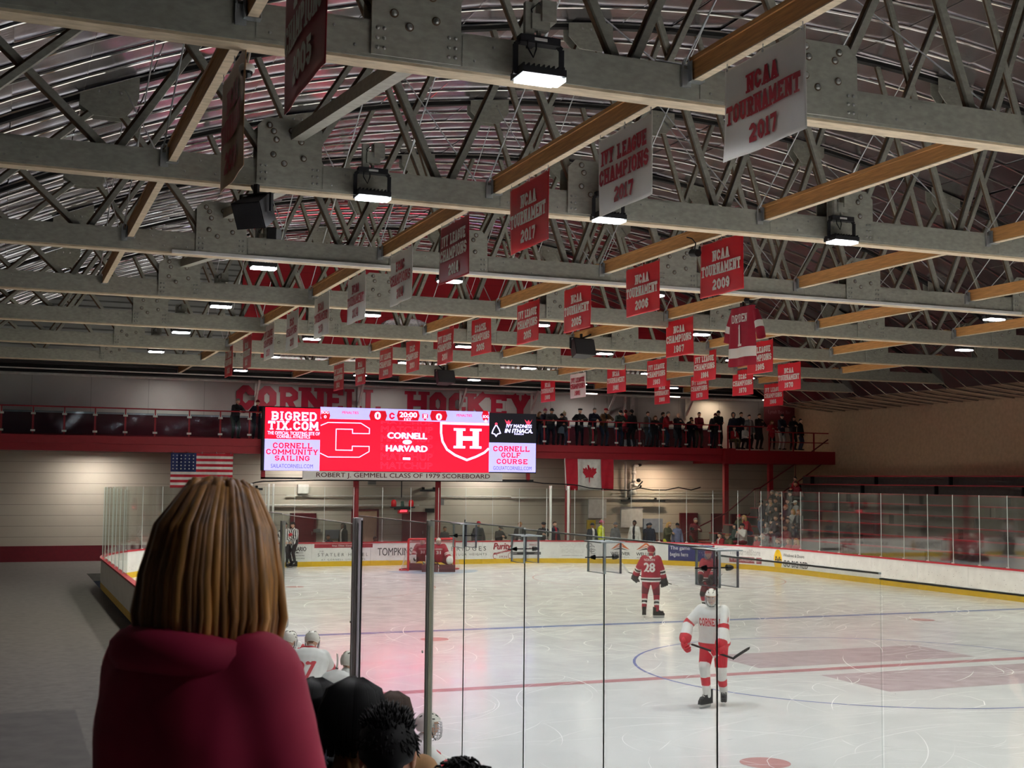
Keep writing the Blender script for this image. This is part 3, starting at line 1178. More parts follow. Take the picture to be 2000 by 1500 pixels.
def cloth(mb, xa, xb, za, zb, m, nx=14, nz=8, f=fl):
    vs = []
    for j in range(nz + 1):
        for i in range(nx + 1):
            x, z = xa + (xb - xa) * i / nx, za + (zb - za) * j / nz
            vs.append((x, f(x, z), z))
    mb.add(vs, [(j * (nx + 1) + i, j * (nx + 1) + i + 1, (j + 1) * (nx + 1) + i + 1, (j + 1) * (nx + 1) + i) for j in range(nz) for i in range(nx)], m)


W4 = (x1 - x0) / 4
b = MB()
cloth(b, x0, x0 + W4, z0, z1, 0)
cloth(b, x0 + W4, x1 - W4, z0, z1, 1, 20)
cloth(b, x1 - W4, x1, z0, z1, 0)
fo = b.build('cloth', [M('flag_red', (176, 22, 44), rough=.8), M('flag_white', (214, 212, 206), rough=.8)], e, True)
sm = fo.modifiers.new('thickness', 'SOLIDIFY')
sm.thickness = .006
b = MB()
lp = leaf()
cx, cz = (x0 + x1) / 2, z0 + .80
poly3 = [(cx + p[0] * .52, fl(cx + p[0] * .52, cz) - .025, cz + (p[1] - .25) * .72) for p in lp]
ctr = (cx, fl(cx, cz) - .03, cz - .02)
b.add(poly3 + [ctr], [(i, (i + 1) % len(poly3), len(poly3)) for i in range(len(poly3))])
b.build('leaf_emblem', M('flag_red', ''), e)
b = MB()
b.tube([(x0 - .03, 0, z1 + .02), (x0 + .06, 0, z0)], .025, 6)
b.build('header_tape', m_white, e)

e = empty('striped_flag', 'red and white striped flag hanging at the left edge under the balcony', 'flag', (0, 34.38, 0))
b = MB()
x1 = float(at(455, 920, 'y', 34.38)[0])
x0, z1, z0 = x1 - 2.6, 4.56, 3.1
for i in range(13):
    za = z0 + (z1 - z0) * i / 13
    cloth(b, x0, x1, za, za + (z1 - z0) / 13, i % 2, 20, 1)
b.build('cloth', [M('flag_red', ''), M('flag_white', '')], e, True)
b = MB()
for xx in np.linspace(x0 + .1, x1 - .1, 5):
    b.tube([(xx, fl(xx, z1), z1 - .03), (xx, .08, z1 + .06)], .01, 6)
b.build('hanging_tie', m_steel, e)
b = MB()
cloth(b, x0, x0 + 1.05, z1 - (z1 - z0) * 7 / 13, z1, 0, 10, 6, lambda x, z: fl(x, z) - .012)
for r in range(5):
    for c in range(6):
        X, Z = x0 + .1 + .165 * c, z1 - .1 - .14 * r
        b.add([(X + .04 * math.cos(k * PI / 5 + PI / 2) * (1 if k % 2 == 0 else .4), fl(X, Z) - .03, Z + .04 * math.sin(k * PI / 5 + PI / 2) * (1 if k % 2 == 0 else .4)) for k in range(10)], [tuple(range(10))], 1)
b.build('canton', [M('flag_blue', (30, 40, 90), rough=.8), M('flag_white', '')], e)

# ------------------------------------------------------------------ pipes and fittings on the lower wall
b = MB()
def X38(px):
    return float(at(px, 930, 'y', 37.8)[0])
x = X38(1222)
b.tube([(x, 37.8, 2.75), (x, 37.8, 4.55)], .055, 8)
tag(b.build('riser_pipe', m_pipe), 'thin vertical white pipe right of the maple leaf flag', 'pipe')
e = empty('pipe_assembly', 'white elbowed pipe with black valve handles right of the maple leaf flag', 'pipe', (X38(1237), 37.75, 0))
b = MB()
b.tube([(.25, 0, 4.35), (.06, 0, 4.35), (0, 0, 4.25), (0, 0, 3.45), (.06, 0, 3.35), (.3, 0, 3.3)], .08, 10)
b.tube([(-.2, 0, 2.9), (-.2, 0, 3.42), (0, 0, 3.45)], .05, 8)
b.tube([(0, 0, 3.9), (0, 0, 4.06)], .12, 12)
b.tube([(0, 0, 3.5), (0, 0, 3.66)], .11, 12)
b.tube([(-.05, 0, 2.9), (-.02, 0, 3.2)], [.2, .1], 10)
b.build('pipe', m_pipe, e, True)
b = MB()
b.ball((.32, -.02, 4.38), (.12, .08, .07))
b.ball((.25, -.05, 3.6), (.12, .1, .1))
b.tube([(.2, -.1, 3.3), (.45, -.1, 3.55)], .035, 6)
b.tube([(.3, -.08, 3.2), (.38, -.08, 3.34)], .05, 6)
b.build('valve_handle', m_black, e)
for i, (pa, pb, z, r, lb) in enumerate(((1195, 1420, 2.98, .03, 'upper of three thin pipes on the wall right of the flag'), (1195, 1420, 2.84, .03, 'middle of three thin pipes on the wall right of the flag'),
        (1000, 1420, 2.68, .045, 'lowest pipe along the wall right of the flag'), (437, 820, 2.3, .05, 'long pale pipe along the wall behind the referees'), (560, 1000, 2.75, .03, 'thin pipe along the wall below the scoreboard'))):
    b = MB()
    b.tube([(X38(pa), 37.9, z), (X38(pb), 37.9, z)], r, 6)
    tag(b.build('wall_pipe', m_pipe), lb, 'pipe')
for px, py, w, h, m_, lb in ((592, 955, .5, .42, m_pipe, 'square white junction box high on the wall behind the left glass'), (863, 980, .18, .32, M('grey_box', (120, 122, 120)), 'small grey box right of the red column'), (727, 943, .35, .16, M('grey_box', ''), 'grey unit hanging below the scoreboard beam'),
                                    (1420, 940, .22, .18, m_pipe, 'small white box beside the tall red column'), (1100, 812, .14, .22, m_blackmetal, 'small black wall box right of the letter Y'), (840, 997, .4, .18, m_black, 'small unlit black display beside the red clock')):
    P = at(px, py, 'y', 37.85)
    b = MB()
    b.box((P[0], 37.9, P[2]), (w, .2, h))
    tag(b.build('wall_box', m_), lb, 'box')
for pa, pb, py, lb in ((1212, 1297, 978, 'long black strip heater on the wall behind the goal glass'), (820, 856, 958, 'short black strip heater left of the second red column'), (461, 512, 955, 'black strip heater at the left behind the glass')):
    A, B_ = at(pa, py, 'y', 37.8), at(pb, py, 'y', 37.8)
    e = empty('strip_heater', lb, 'heater', (0, 37.72, 0))
    b = MB()
    b.b2((A[0], -.06, A[2] - .05), (B_[0], .06, A[2] + .05))
    b.build('housing', m_blackmetal, e)
    b = MB()
    for t in (.2, .8):
        x = A[0] + (B_[0] - A[0]) * t
        b.b2((x - .03, 0, A[2] + .05), (x + .03, .285, A[2] + .16))
    b.build('bracket', m_black, e)
# boards and a poster on the wall, plus a pale patch painting a glass reflection
for pa, pb, ya, yb, col, lb in ((1213, 1255, 990, 1030, (206, 206, 206), 'large pale board on the wall below the strip heater'), (1257, 1294, 1013, 1040, (150, 160, 178), 'bluish board beside the large pale board'), (1150, 1184, 975, 1012, (206, 206, 206), 'pale patch painted for a glass reflection left of the large board'),
                              (612, 626, 1033, 1040, (110, 112, 110), 'small grey plate on the wall right of the red door'), (636, 668, 1035, 1052, (120, 122, 130), 'grey cabinet front behind the seated man in black'), (1147, 1163, 1016, 1034, (186, 160, 40), 'yellow round topped poster behind the bearded man in a beanie')):
    A, B_ = at(pa, ya, 'y', 37.88), at(pb, yb, 'y', 37.88)
    b = MB()
    b.b2((A[0], 37.86, B_[2]), (B_[0], 37.98, A[2]))
    tag(b.build('wall_board', M('board_%d_%d_%d' % col, col, rough=.5)), lb, 'board')
# ------------------------------------------------------------------ roof trusses
ORD = ['nearest', 'second', 'third', 'fourth', 'fifth', 'sixth', 'seventh', 'eighth']
CB0, CB1 = 7.72, 8.10        # bottom chord
XB = [-12.1 + 4.88 * k for k in range(-1, 7)]          # bottom nodes with gusset plates
XP = [x + 2.44 for x in XB]                           # plain nodes between them


def gusset_bottom(mb, x, y, hh, big):
    w = .47 if big else .43
    top = CB1 + hh
    c = .13
    pl = [(-w, CB0 + .02), (w, CB0 + .02), (w, top - c), (w - c, top), (-w + c, top), (-w, top - c)]
    mb.prism(pl, (x, y - .165, 0), (1, 0, 0), (0, 0, 1), .022)
    mb.prism(pl, (x, y + .165 - .022, 0), (1, 0, 0), (0, 0, 1), .022)
    for a, c_ in ((-.24, .42), (.22, .40), (-.2, .3), (.16, .3), (-.24, .08), (.2, .06), (-.08, -.04), (.3, .48), (-.3, .5), (.02, .45)):
        if CB1 + c_ < top - .05:
            mb.disc((x + a * w / .47, y - .186, CB1 + c_), (0, -1, 0), .046, .006, 14, 2)  # dark disc paints the shading ring around the bolt
            mb.ball((x + a * w / .47, y - .196, CB1 + c_), (.034, .026, .034), 10, 6, 1)
    for s_ in (-1, 1):
        for i in range(2):
            for j in range(3):
                mb.ball((x + s_ * (w - .06 - .07 * i), y - .19, CB0 + .09 + .10 * j), (.02, .02, .02), 8, 5, 1)


def gusset_top(mb, x, y):
    z = zroof(x)
    w = .52
    sl = (zroof(x + .3) - zroof(x - .3)) / .6
    pl = [(-w, -.06 - w * sl), (w, -.06 + w * sl), (w, -.38 + w * sl * .5), (w - .26, -.66), (-w + .26, -.66), (-w, -.38 - w * sl * .5)]
    mb.prism(pl, (x, y - .15, z), (1, 0, 0), (0, 0, 1), .022)
    mb.prism(pl, (x, y + .13, z), (1, 0, 0), (0, 0, 1), .022)
    for a in (-.2, 0, .2):
        mb.ball((x + a, y - .175, z - .2), (.03, .025, .03), 8, 5, 1)


TRUSS = []
where = ['above the camera and nearest of all', 'nearest in view, its big bolted plate at the top edge', 'second in view, carrying the lamp left of the timber beam', 'third in view, behind the white 2017 league banner',
         'fourth in view, behind the white 2014 banners', 'fifth in view from the camera', 'sixth in view, behind the red 2004 and 2005 banners', 'last before the red gable wall']
for k, y in enumerate(TRUSS_Y):
    t = empty('roof_truss', 'grey painted timber roof truss, ' + where[k], 'truss', (0, y, CB0), 0, 'roof trusses across the rink')
    TRUSS.append(t)
    inv = Vector((0, -y, -CB0))

    def part(name, mb, mats, smooth=False):
        mb.v = [(q[0], q[1] - y, q[2] - CB0) for q in mb.v]
        return mb.build(name, mats, t, smooth)
    b = MB()
    b.b2((-20.8, y - .14, CB0), (21.2, y + .14, CB1))
    # raw laminated wood shows along the underside
    b.b2((-20.8, y - .12, CB0 - .03), (21.2, y + .12, CB0), 1)
    # splice straps and small bolts
    for x in XB:
        for s_ in (-1.05, 1.05):
            b.b2((x + s_ - .55, y - .15, CB0 + .03), (x + s_ + .55, y - .14, CB1 - .03), 0)
            for i in range(5):
                b.ball((x + s_ - .42 + .21 * i, y - .152, CB0 + .1 + .17 * (i % 2)), (.016, .014, .016), 6, 4, 2)
    part('bottom_chord', b, [m_truss, m_rawwood, m_bolt])
    b = MB()
    xs_ = [-20.4 + 1.02 * i for i in range(41)]
    for i in range(40):
        b.bar((xs_[i], y, zroof(xs_[i]) - .03), (xs_[i + 1], y, zroof(xs_[i + 1]) - .03), .2, .16, 0)
    part('top_chord', b, m_dark)  # near-black colour stands for the dark slit where the foil ends
    for j, x in enumerate(XB):
        if zroof(x) > 9.4:
            b = MB()
            gusset_bottom(b, x, y, (.62 if k in (1, 2, 3) and j % 3 == 1 else .5), True)
            part('gusset_plate', b, [m_truss, m_bolt, m_trussdark])
    for x in XP:
        if zroof(x + .35) > 8.9:
            b = MB()
            gusset_top(b, x + .35, y)
            part('hanger_plate', b, [m_truss, m_bolt])

    def diag(xa, za, xb_, zb, dy=0):
        b = MB()
        A, B_ = Vector((xa, y + dy, za)), Vector((xb_, y + dy, zb))
        b.bar(A, B_, .09, .11, 0)
        # the paint stops at the side of the timber
        n = Vector((0, 1, 0)).cross((B_ - A).normalized())
        if n.x < 0:
            b.bar(A + n * .0555, B_ + n * .0555, .07, .004, 1)
        else:
            b.bar(A - n * .0555, B_ - n * .0555, .07, .004, 1)
        part('diagonal', b, [m_truss, m_trussdark])
    for x in XB:
        for s_ in (-1, 1):
            xt = x + s_ * 2.44 + .35
            if abs(x) < 19 and zroof(xt) > 8.9:
                diag(x + s_ * .25, CB1, xt - s_ * .2, zroof(xt) - .5, -.05)
    for x in XP:
        for s_ in (-1, 1):
            xt = x + s_ * 2.44 * .82 + .2
            if abs(x) < 18.5 and zroof(xt) > 8.9:
                diag(x + s_ * .1, CB1, xt, zroof(xt) - .12, .05)

# ------------------------------------------------------------------ timber beams between the trusses, with their hangers
LINES = [-13.75, -8.9, -4.05, 0.8, 5.65, 10.5, 15.35]
LN = ['leftmost', 'second', 'third', 'fourth', 'fifth', 'sixth', 'seventh']
BAY = ['over the camera', 'between the first two trusses in view', 'between the second and third trusses in view', 'between the third and fourth trusses in view', 'between the fourth and fifth trusses in view',
       'between the fifth and sixth trusses in view', 'between the last two trusses', 'between the last truss and the red gable wall']
for li, x in enumerate(LINES):
    for k in range(8):
        if (li == 6 and k < 5) or (li == 0 and k > 3) or (li >= 4 and k < 2) or (li == 5 and k < 3):
            continue
        y0 = TRUSS_Y[k] + .15
        y1 = (TRUSS_Y[k + 1] - .15) if k < 7 else 34.34
        e = empty('timber_beam', 'tan timber beam of the %s line from the left, %s' % (LN[li], BAY[k]), 'beam', (x, y0, 7.93), 0, 'timber beams along the rink')
        b = MB()
        L = y1 - y0
        b.b2((-.05, 0, .0), (.05, L, .20), 0)
        # wider top board and a pale planed lower edge
        b.b2((-.07, .02, .2), (.07, L - .02, .25), 0)
        b.b2((-.052, .02, -.014), (.052, L - .02, .0), 1)
        b.build('timber', [m_beam, m_rawwood], e)
        for yy in (0.0, L - .1):
            b = MB()
            b.b2((-.082, yy, -.015), (-.072, yy + .1, .2))
            b.b2((.072, yy, -.015), (.082, yy + .1, .2))
            b.b2((-.082, yy, -.025), (.082, yy + .1, -.015))
            b.build('hanger', m_steel, e)
# crossed steel rods above every beam line and the hook they share
for li, x in enumerate(LINES[:6]):
    for k in range(7):
        if (li == 0 and k > 3) or (li >= 4 and k < 2):
            continue
        y0, y1 = TRUSS_Y[k], TRUSS_Y[k + 1]
        zt_ = zroof(x - .1) - .25
        for d in (0, 1):
            e = empty('brace_rod', 'thin steel rod, %s beam line, %s, %s' % (LN[li], BAY[k], 'rising away' if d == 0 else 'falling away'), 'rod', (x - .17, y0, CB1), 0, 'crossed brace rods between trusses')
            a_, b_ = (Vector((0, .16, .02)), Vector((0, y1 - y0 - .12, zt_ - CB1)))
            if d:
                a_, b_ = Vector((0.05, .12, zt_ - CB1)), Vector((0.05, y1 - y0 - .16, .02))
            b = MB()
            b.tube([a_, b_], .011, 6)
            b.build('rod', m_steel, e)
            b = MB()
            m_ = a_.lerp(b_, .62)
            dd = (b_ - a_).normalized() * .12
            b.tube([m_ - dd, m_, m_ + dd], [.012, .026, .012], 6)
            b.build('turnbuckle', m_steel, e)
        b = MB()
        b.tube([(x - .1 + .05 * math.cos(a), y0 - .17, CB1 - .02 + .09 * math.sin(a)) for a in np.linspace(-1.2, PI + 1.0, 12)], .014, 6)
        b.b2((x - .16, y0 - .18, CB1 - .25), (x - .05, y0 - .15, CB1 - .05))
        tag(b.build('rod_hook', m_steel), 'steel rod hook on the %s beam line from the left, on the %s roof truss' % (LN[li], ORD[k]), 'hook', 'rod hooks on the trusses')

# thick longitudinal struts that brace the gusset plates from truss to truss
for k in range(4):
    y0, y1 = TRUSS_Y[k] + .15, TRUSS_Y[k + 1] - .2
    b = MB()
    b.bar((-12.05, y0, 7.84), (-12.0, y1, 8.5), .17, .17, 0, (1, 0, 0))
    tag(b.build('bracing_strut', m_truss), 'thick grey strut %s at the leftmost gusset plates' % BAY[k], 'strut', 'struts between trusses')

# ------------------------------------------------------------------ floodlights under the trusses
m_lens = M('lamp_lens', (244, 250, 255), emit=26.0, var=0.0)
m_lenslow = M('lamp_reflector', (220, 226, 228), rough=.3, metal=.5, emit=2.0, var=0.02)
fl_label = {(-10.87, 1): 'lit floodlight in a black frame on the nearest truss, top of the picture', (-10.93, 2): 'lit floodlight in a black frame under the second truss, left of the timber beam', (-7.1, 2): 'lit floodlight behind the white 2017 league banner',
            (-11.2, 3): 'lit floodlight under the third truss, right of the black loudspeaker', (-7.36, 3): 'lit floodlight just below the dark red 2014 banner', (-2.65, 3): 'lit floodlight right of the red 2006 banner', (-7.36, 4): 'lit floodlight right of the white 2014 tournament banner', (-11.05, 4): 'lit floodlight cut by the left edge under the fourth truss',
            (-2.75, 4): 'lit floodlight between the two red 2005 banners', (-7.45, 5): 'lit floodlight right of the white 2013 tournament banner', (2.0, 6): 'lit floodlight above the red 1980 banner', (2.1, 5): 'lit floodlight above the red 1981 banner', (2.1, 4): 'lit floodlight left of the hanging jersey',
            (-2.7, 5): 'lit floodlight left of the red 2005 banner nearest the scoreboard'}


def make_lamp():
    e = empty('floodlight', 'x', 'floodlight', (0, 0, 0), 0, 'lit floodlights under the trusses')
    b = MB()
    b.b2((-.24, -.17, .0), (.24, .17, .07))
    for i in range(9):
        b.b2((-.23 + .055 * i, -.16, .07), (-.215 + .055 * i, .16, .10))
    b.build('housing', m_blackmetal, e)
    b = MB()
    for s_ in (-1, 1):
        b.bar((s_ * .255, 0, .02), (s_ * .255, 0, .33), .05, .03, 0)
        b.bar((s_ * .255, 0, .33), (s_ * .20, 0, .38), .05, .03, 0)
    b.b2((-.22, -.06, .35), (.22, .06, .43))
    b.build('yoke', m_blackmetal, e)
    b = MB()
    b.b2((-.07, -.065, .375), (.07, -.06, .405))
    b.build('rating_label', m_white, e)
    b = MB()
    for yy in (-.085, .085):
        b.b2((-.215, yy - .05, -.03), (.20, yy + .05, .0))
    b.build('lens', m_lens, e)
    b = MB()
    b.b2((.205, -.12, -.035), (.255, .1, .02))
    b.build('sensor', m_lenslow, e)
    b = MB()
    b.b2((-.02, -.02, .43), (.02, .02, .62))
    b.b2((-.1, -.06, .5), (.1, .06, .66))
    b.b2((.0, -.09, .58), (.16, .09, .80))
    b.b2((-.16, -.03, .40), (-.06, .03, .78))
    b.build('junction_box', m_truss, e)
    b = MB()
    b.tube([(-.14, -.05, .38), (-.16, -.09, .28), (-.1, -.1, .18), (-.06, -.08, .28), (-.05, -.05, .36)], .009, 6)
    b.tube([(-.05, 0, .6), (-.1, -.04, .7), (-.02, -.05, .78), (.06, -.02, .7)], .008, 6)
    b.build('cable', m_black, e)
    return e


proto = make_lamp()
for i, (x, k) in enumerate(LAMPS):
    o = proto if i == 0 else copy_tree(proto)
    y = (TRUSS_Y[k] if k >= 0 else -20.62) + (.42 if k > 2 else -.42)
    o.location = (x, y, 7.63)
    o['label'] = fl_label.get((x, k), 'lit floodlight under the %s roof truss, %.0f metres %s of the rink centre line' % ('unseen near end' if k < 0 else ORD[k], abs(x), 'left' if x < 0 else 'right'))
    l = area('flood_lamp', (x, y, 7.585), (0, 0, 0), .42, .28, LAMP_W, (1.0, .93, .76) if k in (4, 5) else (1.0, .955, .87) if x > -3 or k > 4 else (.97, .97, 1.0), 150)
    # strap that ties the yoke to the truss
    st_ = MB()
    st_.b2((-.03, .0 if k <= 2 else -.28, .40), (.03, .28 if k <= 2 else 0, .44))
    s2 = st_.build('strap', m_blackmetal, o)

# ------------------------------------------------------------------ loudspeakers, camera, ducts
def speaker(name, label, P, w, h, d, rz, tilt, reach):
    e = empty(name, label, 'loudspeaker', tuple(P), rz)
    R = Matrix.Rotation(tilt, 3, 'X')
    b = MB()
    pl = [(-w / 2, -d / 2), (w / 2, -d / 2), (w * .32, d / 2), (-w * .32, d / 2)]
    b.prism(pl, (0, 0, -h / 2), (1, 0, 0), (0, 1, 0), h)
    b.v = [tuple(R @ Vector(q)) for q in b.v]
    b.build('cabinet', m_blackmetal, e)
    b = MB()
    b.box((0, -d / 2 - .006, 0), (w * .94, .012, h * .92))
    b.v = [tuple(R @ Vector(q)) for q in b.v]
    b.build('grille', M('speaker_grille', (40, 40, 44), rough=.6, scale=120, var=.3), e)
    b = MB()
    for s_ in (-1, 1):
        b.b2((s_ * w * .53 - .015, -.03, -.02), (s_ * w * .53 + .015, .03, h * .62))
    b.b2((-w * .53, -.03, h * .60), (w * .53, .03, h * .64))
    b.b2((-.03, -.03, h * .62), (.03, .03, h * .62 + .14))
    b.tube([(0, 0, h * .6), reach], .025, 8)
    b.build('bracket', m_black, e)
    return e


speaker('loudspeaker', 'large black loudspeaker angled down under the second truss at the left', at(500, 412, 'y', -3.0), .46, .38, .44, -.75, .5, (-.31, .36, .46))
speaker('loudspeaker', 'black hanging loudspeaker over the ice between the red 2005 and 1981 banners', at(1135, 681, 'y', 14.2), .78, .50, .4, .25, -.25, (.48, .0, .5))
speaker('loudspeaker', 'smaller black hanging loudspeaker left of the red gable, above the word HOCKEY', at(867, 738, 'y', 27.3), .80, .50, .4, .25, -.25, (0, .45, .55))
e = empty('security_camera', 'white dome security camera hanging from the leftmost timber beam', 'camera', tuple(at(482, 140, 'x', -13.72)))
b = MB()
b.tube([(0, 0, .0), (0, 0, .05), (0, 0, .07)], [.075, .08, .06], 18)
b.tube([(0, 0, .07), (.02, 0, .16), (.04, 0, .34)], .012, 8)
b.build('housing', m_white, e, True)
b = MB()
b.ball((0, 0, .0), (.06, .06, .07), 16, 10)
b.build('dome', M('dark_dome', (14, 14, 18), rough=.08), e, True)
# small black projector on the beam behind the 2009 banner and the one above the third truss
for px, py, X, lb in ((1357, 496, -4.2, 'small black spotlight hanging from the timber beam left of the red 2009 banner'), (1462, 588, .8, 'small black clamp light above the hanging jersey')):
    e = empty('spotlight', lb, 'spotlight', tuple(at(px, py, 'x', X)))
    b = MB()
    b.tube([(0, -.12, .0), (0, .08, .03), (0, .14, .04)], [.07, .08, .05], 12)
    b.build('body', m_black, e)
    b = MB()
    b.tube([(0, 0, .08), (.02, 0, .2), (0, .1, .3), (-.02, .25, .35)], .012, 6)
    b.build('cable', m_black, e)
P = at(537, 462, 'y', 3.45)
e = empty('driver_box', 'small black and grey driver box standing on the third truss', 'box', (P[0], 3.5, CB1))
b = MB()
b.b2((-.14, -.08, 0), (.02, .08, .22))
b.build('body', m_black, e)
b = MB()
b.b2((.02, -.07, 0), (.12, .07, .2))
b.tube([(.1, 0, .2), (.18, 0, .24), (.2, 0, .1), (.16, 0, .0)], .012, 6)
b.build('side_cover', m_steel, e)
m_duct = M('foil_duct', (214, 214, 214), rough=.22, metal=.9, var=.2, scale=10, bump=.8)
for xa, xb_, y, z, lb in ((-5.6, -1.5, 31.2, 8.42, 'silver foil duct left of the dark red 2002 banner'), (.0, 2.6, 31.2, 8.42, 'silver foil duct behind the red 2003 and 2004 banners'), (3.2, 9.0, 31.2, 8.42, 'long silver foil duct above the white 1981 banner'), (9.8, 13.2, 31.2, 8.42, 'silver foil duct right of the red 1981 banner')):
    b = MB()
    n = int((xb_ - xa) / .12)
    b.tube([(xa + (xb_ - xa) * i / n, y, z + .12) for i in range(n + 1)], [.16 + (.012 if i % 2 else -.012) for i in range(n + 1)], 12)
    tag(b.build('air_duct', m_duct), lb, 'duct')
e = MB()
e.ball(tuple(at(793, 640, 'y', 22.4)), (.95, .4, .35), 16, 10)
tag(e.build('foil_wrap', m_duct), 'crumpled silver foil wrap lying on the sixth truss below the white 2014 banner', 'foil')
# white light strips along two of the bottom chords
for k, xa, xb_, lb in ((3, -13, 7.2, 'thin white cable trough along the underside of the third truss in view'), (1, -9.3, -7.6, 'thin grey conduit on top of the nearest truss')):
    b = MB()
    y = TRUSS_Y[k]
    if k == 3:
        b.b2((xa, y - .20, CB0 - .03), (xb_, y - .145, CB0 + .03))
    else:
        b.tube([(xa, y, CB1 + .06), (xb_ - .5, y, CB1 + .03), (xb_, y - .1, CB1 + .05)], .02, 8)
    tag(b.build('cable_trough', m_white if k == 3 else m_steel), lb, 'trough')

# ------------------------------------------------------------------ banners
def banner_mat(name, col):
    m = M(name, col, rough=.34, var=.05, scale=2, spec=.5)
    return m


